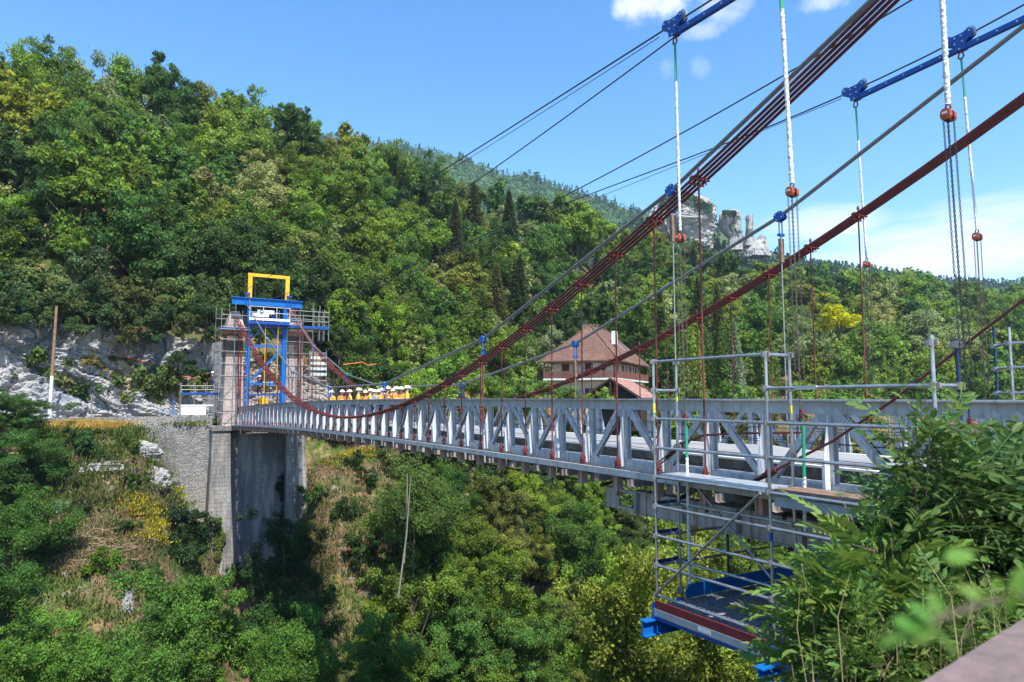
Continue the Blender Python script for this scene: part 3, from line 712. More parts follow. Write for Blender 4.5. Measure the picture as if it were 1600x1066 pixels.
h4 = atX(1354.5, 413, XD); sling(F1 + Vector((0, 0, -.38)), h4 + Vector((0, 0, .135)), atX(1342, 217, XD).z, 'thin white and green sling below the left trolley of the pair', .024)
hoist(h4, 0, 'small dark red chain hoist against the distant ridge', False, .52, atX(1362, 655, XD))
h5 = atX(1527, 370, XD); sling(F2 + Vector((0, 0, -.38)), h5 + Vector((0, 0, .135)), atX(1510, 150, XD).z, 'thin white and green sling near the right edge', .024)
hoist(h5, 0, 'small red chain hoist against the sky near the right edge', False, .58, atX(1542, 640, XD))
# lower slings from hoist hooks to the work platform
sling(atX(1072, 655, XA), atX(1078, 912, 8.9), atX(1073, 715, XA).z, 'lower white sling with green top inside the scaffold cage, left', .028)
sling(atX(1255, 655, XA), atX(1258, 830, 8.9), atX(1256, 745, XA).z, 'lower white sling with green top inside the scaffold cage, right', .028)

# stay cables with red sockets
def stay(pts, label):
    t = thing('stay_cable', label, 'cable', pts[0], 'dark red stay cables'); o = pts[0]
    m = MB(); m.tube([p - o for p in pts], .02, 8); m.build('wire', STRAND, t)
    d = (pts[1] - pts[0]).normalized(); m = MB()
    m.tube([Vector((0, 0, 0)) - d * .25, d * .02, d * .05, d * .22], [.035, .05, .075, .05], 10); m.build('socket', STRAND, t)
    m = MB()
    for s_ in (-.05, .05): m.cyl(Vector((s_, 0, 0)) - d * .6, Vector((s_, 0, 0)), .014, n=6)
    m.build('anchor_rod', DKSTEEL, t)
stay([atX(1197, 742, 9.2), atX(1300, 690, 9.2), atX(1395, 626, 9.2), atX(1520, 529, 9.2), atX(1600, 468, 9.2), atX(1750, 350, 9.2)], 'dark red stay cable rising to the right edge of the picture')
stay([atX(1054, 704, 9.25), atX(1068, 692, 9.27), atX(1100, 680, 9.32), atX(1165, 677, 9.6), atX(1260, 676, 9.9)], 'short dark red cable bending across the girder behind the cage')
q = [atX(x, y, 10.0) for x, y in ((480, 680), (600, 695), (700, 714), (800, 733), (920, 752))]
m = MB(); m.tube(q, .022, 6); tag(m.build('slack_cable', RUSTROPE), 'rusty cable hanging slack below the bridge deck', 'cable')

# ------------------------------------------------------------------ scaffold cage near the camera
LV = [.67 - .5 * k for k in range(9)]
def coupler(mb, p):
    p = Vector(p); mb.cyl(p + Vector((0, 0, -.045)), p + Vector((0, 0, .045)), .042, n=8)
    for a, b in ((.06, 0), (-.06, 0), (0, .06), (0, -.06)): mb.box(p + Vector((a, b, 0)), (.03, .03, .07))
_m = MB(); coupler(_m, (0, 0, 0)); COUP = _m.mesh('coupler', GALVD)
def scaffold(name, label, posts, levels_of, rails, braces, planks, tube_m, r=.0242, tape=True):
    o = Vector(posts[0][:2] + (0,)); t = thing(name, label, 'scaffold', o, 'tubular scaffolds')
    V = lambda p: Vector(p) - o
    for (x, y, z0, z1, mm) in posts:
        m = MB(); m.tube([V((x, y, z0)), V((x, y, (z0 + z1) / 2)), V((x, y, z1))], r, 10); pp = m.build('standard', mm or tube_m, t)
        for z in levels_of:
            if z0 <= z <= z1 + .02: link('coupler', COUP, pp, V((x, y, z)))
    for a, b in rails:
        m = MB(); m.cyl(V(a), V(b), r * .98, n=10); m.build('ledger', tube_m, t)
    for a, b in braces:
        m = MB(); m.cyl(V(a), V(b), r * .9, n=8); m.build('brace', GALVD, t)
    for c, sz, mm in planks:
        m = MB(); m.box(V(c), sz); m.build('plank', mm, t)
    return t
xa, xb = 8.30, 8.86; y1, y2, y3, y4 = 9.06, 6.70, 4.33, 1.95
zb = LV[8] - .06
posts = [(xa, y1, zb, .68, None), (xa + .03, y2, zb - .0, .70, None), (xa, y3, zb, .76, None), (xb, y1 + .02, zb, .67, None), (xb, y2, zb, .69, None), (xb, y3, -2.8, .74, NAVYTUBE), (xa, y4, zb, -.3, None)]
rails = []
def rl(y, yy, z, x=xa): rails.append(((x, y - .04, z), (x, yy + .04, z)))
rl(y1, y2, LV[0]); rails.append(((xa + .04, y2, LV[0]), (xb - .03, y2, LV[0])))
rails.append(((xa + .04, y1, LV[1]), (xb - .03, y1, LV[1]))); rails.append(((xa + .04, y3, LV[1]), (xb - .03, y3, LV[1])))
rl(y2, y3, LV[1])
for k in (2, 3, 4, 5, 6, 7, 8): rl(y1, y2, LV[k])
for k in (2, 3, 4, 5, 6): rl(y2, y3, LV[k])
for k in (3, 4): rl(y3, y4, LV[k])
for k in (5, 6, 7): rails.append(((xa + .04, y1, LV[k]), (xb - .03, y1, LV[k])))
for k in (5, 7): rl(y1, y2, LV[k], xb)
braces = [((xa - .05, y1 - .05, LV[8] + .05), (xa - .05, y2 + .1, LV[4] - .02)), ((xb + .05, y1 - .15, LV[4]), (xb + .05, y2 + .1, LV[8] + .3)),
          ((xb + .05, y2, LV[4] - .05), (xb + .05, y3, LV[6]))]
planks = [((xa + .18, (y1 + y2) / 2, LV[4] + .03), (.27, y1 - y2 - .12, .05), ALU), ((xa + .47, (y1 + y2) / 2, LV[4] + .03), (.26, y1 - y2 - .12, .05), ALU),
          ((xa + .18, (y2 + y3) / 2, LV[4] + .03), (.27, y2 - y3 - .12, .05), WOODPL), ((xa + .47, (y2 + y3) / 2, LV[4] + .03), (.26, y2 - y3 - .12, .05), WOODPL),
          ((xa + .06, (y2 + y3) / 2, LV[4] - .12), (.03, y2 - y3 - .12, .14), GREYBOARD), ((xa + .3, (y3 + y4) / 2, LV[4] + .03), (.5, y3 - y4 - .1, .05), WOODPL)]
for k in (5, 6, 7): planks.append((((xa + xb) / 2, y1 + .06, LV[k] + .035), (xb - xa, .03, .07), NAVYTUBE))
cage = scaffold('scaffold_cage', 'galvanised tube scaffold cage hung beside the near girder, in the right foreground', posts, LV, rails, braces, planks, GALV)
oc = Vector((xa, y1, 0))
YT = mat('yellow_tape', (.75, .62, .03), .6)
for (x, y, z, h) in ((xa, y1, -.22, .16), (xb, y1 + .02, -.02, .08), (xb, y2, -.2, .12)): m = MB(); m.cyl(Vector((x, y, z)) - oc, Vector((x, y, z + h)) - oc, .0255, n=10); m.build('yellow_tape', YT, cage)
m = MB(); m.box(Vector((xb - .026, y3 - .0, -.07)) - oc, (.006, .06, .10)); m.build('yellow_tape', YT, cage)
m = MB(); m.cyl(Vector((xa + .03, y2, -2.02)) - oc, Vector((xa + .03, y2, -1.9)) - oc, .0255, n=10); m.build('blue_tape', DBLUE, cage)
m = MB(); m.box(Vector((xa, 6.0, .17)) - oc, (.07, .32, .055)); m.build('sleeve', GALV, cage)
m = MB(); m.cyl(Vector((xa, y3, -.45)) - oc, Vector((xa, y3, -.26)) - oc, .0258, n=10); m.build('red_tape', REDCLAMP, cage)

GRATEP = brick_mat('perforated_steel_grating', (.06, .062, .066), (.05, .052, .056), (.30, .31, .33), .05, .09, 'XY', .011, .4)
# work platform carried below the bridge
wp = thing('work_platform', 'blue steel work platform with grating floor at the foot of the scaffold cage', 'platform', (8.3, 9.06, -3.5))
o = Vector((8.3, 9.06, -3.5)); V = lambda *p: Vector(p) - o
for y in (y1 + .02, y2, y3):
    m = MB(); m.ibeam(V(7.97, y, -3.84), V(15.0, y, -3.84), .16, .26, .02); b_ = m.build('cross_beam', BLUE, wp)
    m = MB(); m.box(V(8.30, y, -3.59), (.10, .12, .24)); m.box(V(8.86, y + .02, -3.59), (.08, .1, .24)); m.build('stub_post', BLUE, b_)
m = MB(); m.beam(V(8.25, y1 - .07, -3.66), V(8.25, y3, -3.66), .04, .12); m.build('side_channel', DBLUE, wp)
m = MB(); m.box(V(8.215, (y1 + y2) / 2, -3.455), (.03, y1 - y2 - .1, .13)); m.build('toe_board', REDBOARD, wp)
m = MB(); m.box(V(8.205, (y1 + y2) / 2, -3.585), (.026, y1 - y2 - .06, .115)); fb = m.build('fascia_board', GREYBOARD, wp)
m = MB(); m.box(V(8.189, 7.9, -3.585), (.004, .26, .06)); m.build('sticker', WHITE, fb)
for k in range(9):
    x0 = 8.38 + k * .36
    m = MB(); m.box(V(x0 + .165, (y1 + y3) / 2, -3.50), (.33, y1 - y3 - .1, .05)); pl = m.build('grating_plank', GRATEP if k != 5 else WOODPL, wp)
m = MB(); m.prism([V(8.95, y1 - .02, -3.47), V(8.95, y1 - .02, -3.36), V(9.02, y1 - .02, -3.24), V(14.5, y1 - .02, -3.24), V(14.5, y1 - .02, -3.47)], (0, 1, 0), .04); m.build('toe_plate', BLUE, wp)
# mesh-like hand rails under the deck
for z in (-2.35, -2.85):
    m = MB(); m.cyl(V(8.9, y1 + .04, z), V(14.4, y1 + .04, z), .022, n=8); m.build('handrail', GALVD, wp)
for x in (10.1, 11.9, 14.4):
    m = MB(); m.cyl(V(x, y1 + .04, -3.5), V(x, y1 + .04, -2.0), .024, n=8); m.build('standard', NAVYTUBE, wp)
for x in (10.0, 11.2):
    m = MB(); m.cyl(V(x, y2 - .6, -3.6), V(x, y2 - .6, -1.4), .04, n=8); m.build('hanger_post', GREYBOARD, wp)

# scaffold on the far side
fx, fxb = 14.45, 15.05
pf = atX(1580, 570, fx); pb = atX(1556, 570, fxb)
fy = pf.y; LF = [.67 - .5 * k for k in range(9)]
z_at = lambda y, pix: (625 - pix) * 0
fr = []; fp = [(fx, fy, -3.4, 1.35, None), (fxb, pb.y, -3.4, 1.45, NAVYTUBE), (fx, fy - 2.36, -3.4, 1.3, None), (fxb, fy - 2.36, -3.4, 1.3, None), (fx, fy + 2.36, -3.4, -.1, None)]
for z in (1.05, .6, .13):
    fr += [((fx, fy, z), (fxb, pb.y, z)), ((fx, fy, z), (fx, fy - 2.36, z))]
for z in LF[3:8]: fr += [((fx, fy, z), (fx, fy - 2.36, z)), ((fx, fy, z), (fx, fy + 2.36, z))]
fs_ = scaffold('scaffold_cage', 'tube scaffold on the far side of the bridge at the right edge', fp, [1.05, .6, .13] + LF[3:], fr, [], [], GALV)
# ------------------------------------------------------------------ terrain
XCOL = [-900, -300, 0, 150, 340, 480, 600, 750, 900, 1050, 1200, 1400, 1600, 2000, 2600]
DB =   [42, 48.5, 55.8, 59.3, 64.9, 71.8, 77, 85, 105, 112, 118, 128, 140, 170, 220]
ZB =   [6, 6, 6, 6, 5.5, 4, 1, -3, -4, -4, -4, -4, -4, -4, -4]
DC =   [75, 88, 98, 106, 118, 124, 132, 150, 170, 195, 215, 235, 260, 300, 340]
SKX = [-900, -200, 0, 100, 180, 250, 330, 450, 540, 600, 680, 760, 850, 940, 1000, 1100, 1200, 1300, 1440, 1560, 1600, 2000, 2600]
SKY = [60, 70, 78, 68, 105, 102, 135, 160, 200, 228, 268, 280, 295, 335, 350, 390, 408, 415, 422, 455, 445, 470, 480]
def sm(a, b, x):
    t = max(0, min(1, (x - a) / (b - a))); return t * t * (3 - 2 * t)
def terr(X, Y):
    d = X * S + Y * CY
    nzv = noise.fractal(Vector((X * .06, Y * .06, 1.3)), 1.0, 2.1, 4)
    nz2 = noise.fractal(Vector((X * .35, Y * .35, 4.3)), 1.0, 2.1, 4)
    near = -1.65 - max(0, Y - 1.3) * .40 if Y < 4.4 else -2.89 - (Y - 4.4) * 1.6
    if Y < 60.9:
        z0 = np.interp(X, [-60, 2.0, 3.0, 4.2, 5.4, 7.6, 9, 13, 14.6, 16, 20, 30, 45, 80, 200], [-2.2, -1.9, -2.6, -5.2, -7.4, -10.8, -14.3, -14.3, -9, -5.4, -4.4, -5, -6.5, -9, -10])
        sl = np.interp(X, [-60, 5, 9, 15, 22, 60, 200], [.95, .95, 1.0, 1.2, 1.25, 1.1, .8])
        far = z0 - sl * max(0, 59 - Y) + nzv * min(2.2, .25 * abs(59 - Y)) + nz2 * .35 * min(1, .3 * abs(59 - Y))
        bot = -58 + 3 * nzv
        a = max(far, bot)
        return max(a, near + nz2 * .08) if Y < 40 else a
    xc = 800 + F * ((X * CY - Y * S) / d if d > 1 else -3)
    db = np.interp(xc, XCOL, DB); zb = np.interp(xc, XCOL, ZB); dc = np.interp(xc, XCOL, DC)
    bench = np.interp(X, [7, 15, 18, 25, 40, 80, 200], [-1.95, -1.95, -3.6, -4.0, -4.2, -4.4, -5])
    if d < db: 
        t = sm(db - .9, db, d) if xc < 640 else sm(db - 8, db, d)
        return bench + (zb - bench) * t + nz2 * .12
    u, v = ray(max(-250, min(1850, xc)), float(np.interp(xc, SKX, SKY)))
    zc = v * dc - 13.5
    s_ = (d - db) / (dc - db)
    n_ = nzv * 2.2 * min(1, s_ * 5)
    if s_ <= 1: return zb + (zc - zb) * s_ ** .93 + n_
    return max(zc - (d - dc) * .16, 10) + n_

def ground_mat():
    m = bpy.data.materials.new('hillside_soil_and_grass'); m.use_nodes = True; nt = m.node_tree; b = nt.nodes['Principled BSDF']
    b.inputs['Roughness'].default_value = .95; b.inputs['Specular IOR Level'].default_value = .1
    tc = nt.nodes.new('ShaderNodeTexCoord')
    def nz(sc, loc):
        mp = nt.nodes.new('ShaderNodeMapping'); mp.inputs['Location'].default_value = loc
        n = nt.nodes.new('ShaderNodeTexNoise'); n.inputs['Scale'].default_value = sc; n.inputs['Detail'].default_value = 9; n.inputs['Roughness'].default_value = .65
        nt.links.new(tc.outputs['Object'], mp.inputs[0]); nt.links.new(mp.outputs[0], n.inputs['Vector']); return n.outputs['Fac']
    def mixc(fac, a, c, f0, f1, amt=1):
        r = nt.nodes.new('ShaderNodeMapRange'); r.inputs['From Min'].default_value = f0; r.inputs['From Max'].default_value = f1; r.inputs['To Max'].default_value = amt
        nt.links.new(fac, r.inputs['Value'])
        mm = nt.nodes.new('ShaderNodeMix'); mm.data_type = 'RGBA'; nt.links.new(r.outputs['Result'], mm.inputs['Factor'])
        if isinstance(a, tuple): mm.inputs['A'].default_value = (*a, 1)
        else: nt.links.new(a, mm.inputs['A'])
        mm.inputs['B'].default_value = (*c, 1); return mm.outputs['Result']
    c = mixc(nz(.35, (2, 3, 1)), (.19, .125, .075), (.075, .105, .028), .46, .56)
    c = mixc(nz(.5, (7, 3, 4)), c, (.30, .225, .10), .55, .64, .85)
    c = mixc(nz(.8, (1, 9, 4)), c, (.33, .30, .26), .60, .67, .9)
    c = mixc(nz(2.2, (4, 9, 2)), c, (.04, .055, .018), .54, .66, .8)
    nt.links.new(c, b.inputs['Base Color'])
    bp = nt.nodes.new('ShaderNodeBump'); bp.inputs['Strength'].default_value = 1; bp.inputs['Distance'].default_value = .2
    nt.links.new(nz(4, (0, 0, 0)), bp.inputs['Height']); nt.links.new(bp.outputs[0], b.inputs['Normal'])
    return m
GROUND = ground_mat()
nA = 190
azs = [R(-86 + 150 * i / (nA - 1)) + YAW for i in range(nA)]
rs = list(np.concatenate([np.linspace(.6, 9, 22), np.linspace(10, 44, 18), np.linspace(45, 82, 60), np.linspace(84, 300, 54), np.array([340, 400, 520, 700])]))
m = MB(); vs = []
for r in rs:
    for a in azs:
        X, Y = r * math.sin(a), r * math.cos(a)
        vs.append((X, Y, terr(X, Y) if r < 330 else 20 + (r - 330) * .01))
m.add(vs, [(i * nA + j, i * nA + j + 1, (i + 1) * nA + j + 1, (i + 1) * nA + j) for i in range(len(rs) - 1) for j in range(nA - 1)], True)
tag(m.build('ground', GROUND), kind='structure')
# gorge terrain behind the camera: near bank
m = MB(); vs = []; n2 = 40
for i in range(n2):
    for j in range(n2):
        a = YAW + R(64) + R(210) * i / (n2 - 1); r = .6 * (250 / .6) ** (j / (n2 - 1)); X, Y = r * math.sin(a), r * math.cos(a)
        vs.append((X, Y, terr(X, Y) - .06))
m.add(vs, [(i * n2 + j, i * n2 + j + 1, (i + 1) * n2 + j + 1, (i + 1) * n2 + j) for i in range(n2 - 1) for j in range(n2 - 1)], True)
tag(m.build('bank', GROUND), kind='structure')
# road behind the retaining wall
m = MB(); m.add([(x, y, -1.62) for x in (-30, 16) for y in (60.9, 64.6)], [(0, 2, 3, 1)]); tag(m.build('road', mat('pale_gravel_road', (.36, .34, .31), .95, 0, .15, 2)), kind='structure')

# ------------------------------------------------------------------ rock cliffs
def path_at(path, s):
    k = min(int(s), len(path) - 2); f = s - k; a, b = path[k], path[k + 1]
    return Vector((a[0] + (b[0] - a[0]) * f, a[1] + (b[1] - a[1]) * f, 0)), a[2] + (b[2] - a[2]) * f
def ridged(p, o=4):
    v, a, f = 0, .5, 1.0
    for _ in range(o):
        v += a * (1 - abs(noise.noise(p * f))); a *= .5; f *= 2.1
    return v
def cliff(name, path, z0, amp, nS, nT, label, matl, lean=.22, sc=1.0, back=2.6):
    m = MB(); vs = []
    for i in range(nS):
        s_ = (len(path) - 1) * i / (nS - 1) * .9999; c, top = path_at(path, s_); c2, _ = path_at(path, min(s_ + .05, len(path) - 1.001)); tg = (c2 - c); 
        if tg.length < 1e-5: tg = Vector((1, 0, 0))
        tg.normalize(); nrm = Vector((tg.y, -tg.x, 0))
        for j in range(nT):
            t = j / (nT - 1)
            if t < .82:
                h = t / .82; p = c + Vector((0, 0, z0 + (top - z0) * h)) - nrm * lean * (top - z0) * h
            else:
                h = (t - .82) / .18; p = c + Vector((0, 0, top - h * .3)) - nrm * (lean * (top - z0) + back * h)
            q = p * sc
            fr_ = lambda v_: v_ - math.floor(v_)
            wv = (q.z * 1.0 + q.x * .28 + 1.5 * noise.noise(q * .22) + .35 * noise.noise(q * .9)) * .75
            vx = q.x * .42 + q.z * .12 + 1.3 * noise.noise(Vector((q.x * .2, q.y * .2, q.z * .5)))
            dsp = amp * (1.25 * noise.fractal(q * .17, 1, 2, 3) + .62 * (fr_(wv) ** 1.6 - .4) + .26 * (fr_(wv * 2.7 + .4 * noise.noise(q * 1.5)) - .5) + .55 * (noise.cell(Vector((vx, 3.3, math.floor(wv) * .37))) - .5) + .26 * (noise.cell(Vector((vx * 2.6, 1.3, math.floor(wv * 1.8) * .61))) - .5) + .5 * (ridged(q * .45) - .62) + .22 * noise.fractal(q * 2.2, .8, 2, 4))
            st = 0
            vs.append(p + nrm * (dsp + st) * (1 if t < .82 else 1 - .7 * h) + Vector((0, 0, .5 * noise.noise(q * .5) * amp * (1 if t > .5 else 0))))
    m.add(vs, [(i * nT + j, (i + 1) * nT + j, (i + 1) * nT + j + 1, i * nT + j + 1) for i in range(nS - 1) for j in range(nT - 1)])
    return tag(m.build(name, matl), label, 'rock face')
cliff('rock_cliff', [(-60, 59, 7), (-34, 62, 7), (-12, 64.4, 6.3), (-4, 65.0, 6.4), (1.5, 65.2, 6.0), (5.5, 65.6, 5.6), (8.5, 66.8, 5.2)], -2.6, .85, 420, 96, 'grey and ochre limestone rock face behind the road, at the left', ROCK)
cliff('rock_cliff', [(7.5, 67.2, 4.2), (11, 68.6, 4.4), (15, 69.2, 3.8), (18, 69.6, 3.6), (22, 70.4, 3.2), (25, 72, .6)], -2.4, .7, 170, 56, 'broken brownish rock face behind the blue tower and its scaffolds', rock_mat('brown_rock', (.36, .32, .28), (.22, .21, .21), (.38, .25, .15), (.07, .065, .06), .5))
def boulder(p, size, seed, label, matl=ROCK, nu=44, nv=30):
    m = MB(); vs = []
    for i in range(nv + 1):
        th = math.pi * i / nv
        for j in range(nu):
            a = 2 * math.pi * j / nu; q = Vector((math.sin(th) * math.cos(a), math.sin(th) * math.sin(a), math.cos(th)))
            k = 1 + .55 * (ridged(q * 1.4 + Vector((seed, 0, 0)), 4) - .6) + .22 * noise.fractal(q * 2.5 + Vector((0, seed, 0)), 1, 2, 3) + .12 * noise.cell(q * 1.6 + Vector((seed, seed, 0))) - .05
            vs.append((q.x * size[0] * k, q.y * size[1] * k, q.z * size[2] * k))
    m.add(vs, [(i * nu + j, (i + 1) * nu + j, (i + 1) * nu + (j + 1) % nu, i * nu + (j + 1) % nu) for i in range(nv) for j in range(nu)])
    o = m.build('rock_outcrop', matl); o.location = p
    return tag(o, label, 'rock', 'rock outcrops on the left slope')
def on_slope(x, y, lo=20, hi=75):
    """first hit of the pixel's ray on the terrain"""
    d = lo; prev = None
    while d < hi:
        p = atD(x, y, d)
        if p.z < terr(p.x, p.y): return p
        d += .25
    return atD(x, y, hi)
for i, (x, y, sz, lab) in enumerate([(160, 728, (2.0, .8, .55), 'long white rock ledge on the left slope under the dry grass'), (238, 745, (1.1, .8, 1.0), 'pale rock outcrop beside the foot of the grey retaining wall'),
        (222, 700, (1.2, .6, .8), 'pale rock close below the parapet wall'), (198, 950, (.35, .35, 1.5), 'narrow pale streak of rock between bushes at the lower left'), (95, 790, (.9, .6, .6), 'small white rock among the bushes left of the brush pile'), (268, 990, (1.3, .8, .5), 'flat grey rock showing between the lower left trees')]):
    p = on_slope(x, y); boulder(p - Vector((0, 0, .3)), sz, i * 3.3, lab)

# ------------------------------------------------------------------ pier, pylons, retaining wall
pier = thing('bridge_pier', 'tall grey masonry pier carrying the far end of the bridge, with recessed centre wall', 'pier', (XC, 58.7, -16))
o = Vector((XC, 58.7, -16)); V = lambda x, y, z: Vector((x, y, z)) - o
def taper(mb, x0, x1, y0, y1, z0, X0, X1, Y0_, Y1_, z1):
    vs = [V(x0, y0, z0), V(x1, y0, z0), V(x1, y1, z0), V(x0, y1, z0), V(X0, Y0_, z1), V(X1, Y0_, z1), V(X1, Y1_, z1), V(X0, Y1_, z1)]
    return mb.add(vs, [(3, 2, 1, 0), (4, 5, 6, 7), (0, 1, 5, 4), (1, 2, 6, 5), (2, 3, 7, 6), (3, 0, 4, 7)])
m = MB(); taper(m, 8.9, 14.0, 59.5, 62.5, -17, 8.6, 14.1, 59.9, 62.2, -2.75); m.build('recessed_wall', PIERSTONE, pier)
m = MB(); taper(m, 7.15, 9.28, 58.2, 63, -17, 7.55, 8.85, 58.9, 62.6, -2.45); m.build('pilaster', PIERSTONE, pier)
m = MB(); taper(m, 13.45, 15.4, 58.2, 63, -17, 13.2, 14.75, 58.9, 62.6, -2.45); m.build('pilaster', PIERSTONE, pier)
m = MB(); m.box(V(8.25, 60.6, -2.30), (1.6, 3.7, .3)); m.box(V(8.25, 60.6, -2.12), (1.4, 3.5, .07)); m.build('cornice', PIERSTONE, pier)
m = MB(); m.box(V(13.95, 60.6, -2.30), (1.75, 3.7, .3)); m.build('cornice', PIERSTONE, pier)
for X, nm in ((XN, 'left stone pylon of the far tower, pale below and blackened above'), (XF, 'right stone pylon of the far tower, pale below and blackened above')):
    t = thing('stone_pylon', nm, 'pylon', (X, 60.2, -2.1), 'stone pylons of the far tower'); o = Vector((X, 60.2, -2.1))
    s_ = 1 if X > XC else -1
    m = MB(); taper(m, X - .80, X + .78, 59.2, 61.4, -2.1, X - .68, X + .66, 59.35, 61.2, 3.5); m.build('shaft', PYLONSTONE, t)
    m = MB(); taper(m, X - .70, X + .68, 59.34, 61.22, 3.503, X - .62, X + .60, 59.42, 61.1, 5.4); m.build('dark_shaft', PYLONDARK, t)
    m = MB(); taper(m, X - .62, X + .6, 59.4, 61.1, 5.403, X - .85, X + .83, 59.15, 61.3, 5.7); m.box(V(X, 60.2, 5.78), (1.75, 2.25, .15)); m.build('corbel', RUSTPLATE, t)
    m = MB(); taper(m, X - .72, X + .70, 59.3, 61.1, 5.86, X - .5, X + .5, 59.5, 60.9, 6.7); taper(m, X - .5, X + .5, 59.5, 60.9, 6.703, X - .28, X + .28, 59.6, 60.8, 7.3); m.build('cap_stone', PYLONSTONE, t)
    m = MB(); zz = zN(YS) if s_ < 0 else zF(YS)
    m.box(V(X, YS + .2, (7.3 + zz - .05) / 2), (.5, .8, max(.1, zz - .05 - 7.3))); m.box(V(X - .27, YS + .2, zz), (.03, .9, .3)); m.box(V(X + .27, YS + .2, zz), (.03, .9, .3)); m.build('cable_saddle', REDCLAMP, t)
    m = MB()
    for dx in (.25, .42): m.cyl(V(X + dx, 59.2, 5.4), V(X + dx + .1, 59.1, -1.4), .05, n=6)
    m.build('rusty_pipe', REDROD, t)
m = MB(); vs = []; n = 40
def wallseg(mb, xs, yf, top, bot, th=.6):
    for a, b in zip(xs, xs[1:]):
        vs = []
        for y in (yf, yf + th):
            vs += [(a, y - (0 if y > yf else .0), bot(a)), (b, y, bot(b)), (b, y, top), (a, y, top)]
        mb.add(vs, [(0, 1, 2, 3), (7, 6, 5, 4), (3, 2, 6, 7), (1, 5, 6, 2), (4, 0, 3, 7), (0, 4, 5, 1)])
wallseg(m, [-34, -20, -8, 0, 1.6], 60.45, -1.32, lambda x: -4.5)
wallseg(m, [1.6, 4.4, 7.7], 60.35, -1.30, lambda x: -13.5)
tag(m.build('retaining_wall', WALLSTONE), 'grey rubble retaining wall along the road, tall beside the bridge pier', 'wall')

# ------------------------------------------------------------------ blue gantry tower with yellow frame
gt = thing('gantry_tower', 'bright blue steel tower with a yellow frame on top, between the stone pylons', 'gantry tower', (XC, 59.3, -1.8))
GY = 59.0; o = Vector((XC, 59.3, -1.8)); V = lambda x, y, z: Vector((x, y, z)) - o
L0, L1 = 9.98, 12.85
def zpx(y, yy=59.0, x=410): return atY(x, y, yy).z
def part(name, mm, *fns):
    m = MB()
    for f in fns: f(m)
    return m.build(name, mm, gt)
ztop = zpx(470, x=385)
for x in (L0, L1):
    for y in (GY,):
        part('leg', BLUE, lambda m: m.ibeam(V(x, y, -1.7), V(x, y, zpx(475)), .32, .32, .05, (0, 1, 0)))
bz = zpx(469.3, x=360)
part('top_beam', BLUE, lambda m: m.ibeam(V(8.62, GY - .1, bz), V(14.25, GY - .1, bz), .34, .62, .06))
for x in (9.77, 13.10):
    part('hanger_bracket', DBLUE, lambda m: m.box(V(x - .14, GY - .32, bz + .2), (.06, .06, 1.0)), lambda m: m.box(V(x + .14, GY - .32, bz + .2), (.06, .06, 1.0)), lambda m: m.box(V(x, GY - .3, bz + .62), (.4, .2, .14)), lambda m: m.box(V(x, GY - .36, bz - .3), (.36, .1, .16)))
zr = zpx(600); 
for z in (zpx(541), zpx(600)): part('cross_rail', BLUE, lambda m: m.beam(V(L0 + .17, GY, z), V(L1 - .17, GY, z), .14, .20))
part('cross_rail', DBLUE, lambda m: m.beam(V(L0 + .17, GY, zpx(617)), V(L1 - .17, GY, zpx(617)), .1, .12))
part('diagonal_brace', BLUE, lambda m: m.beam(V(L0 + .15, GY, zpx(597)), V(L1 - .15, GY, zpx(545)), .14, .16))
part('diagonal_brace', DBLUE, lambda m: m.beam(V(L0 + .15, GY + .02, zpx(530)), V(XC, GY + .02, zpx(508)), .14, .14), lambda m: m.beam(V(L1 - .15, GY + .02, zpx(535)), V(XC, GY + .02, zpx(506)), .14, .14))
part('diagonal_brace', DBLUE, lambda m: m.beam(V(L0 + .6, GY + .05, zpx(483)), V(L0 + 1.2, GY + .05, zpx(499)), .1, .1), lambda m: m.beam(V(L1 - .5, GY + .05, zpx(485)), V(L1 - 1.1, GY + .05, zpx(499)), .1, .1))
zp = zpx(502)
part('platform', DBLUE, lambda m: m.box(V(XC, GY - .45, zp - .22), (L1 - L0 + .3, .9, .22)), lambda m: m.box(V(XC, GY - .3, zp - .4), (L1 - L0 - .4, .16, .3)))
part('toe_board', WHITE, lambda m: m.box(V(XC, GY - .93, zp + .06), (L1 - L0 + .35, .04, .2)))
part('guard_rail', WHITE, *[(lambda m, z=z: m.cyl(V(L0 - .1, GY - .93, z), V(L1 + .2, GY - .93, z), .022, n=6)) for z in (zp + .6, zp + 1.08)], *[(lambda m, x=x: m.cyl(V(x, GY - .93, zp - .1), V(x, GY - .93, zp + 1.1), .025, n=6)) for x in np.linspace(L0 - .1, L1 + .2, 4)])
yz0 = bz + .32; yz1 = zpx(427, x=388)
yf = part('yellow_frame', YELLOW, lambda m: m.beam(V(L0, GY, yz0), V(L0, GY, yz1 - .26), .32, .3, (0, 1, 0)), lambda m: m.beam(V(L1 + .12, GY, yz0), V(L1 + .12, GY, yz1 - .26), .32, .3, (0, 1, 0)), lambda m: m.beam(V(L0 - .18, GY, yz1 - .12), V(L1 + .3, GY, yz1 - .12), .3, .26))
for x in (L0 + .4, L1 - .3):
    part('frame_rope', DKROPE, lambda m: m.cyl(V(x, GY - .1, zp + 1), V(x, GY - .1, yz1 - .25), .03, n=6))
for x in (XC - .25, XC + .75):
    part('yellow_strap', YELLOW, lambda m: m.cyl(V(x, GY - .6, zp - .2), V(x + .05, GY - .5, zpx(612)), .028, n=6))
bn = thing('banner', 'white banner with a round blue emblem on the blue tower railing', 'banner', V(0, 0, 0) + o)
def bq(x0, y0, x1, y1, yy, dz=0):
    a, b = atY(x0, y0, yy), atY(x1, y1, yy); return MB().box((a + b) / 2, (abs(b.x - a.x), .012, abs(a.z - b.z)))
bn.location = (0, 0, 0)
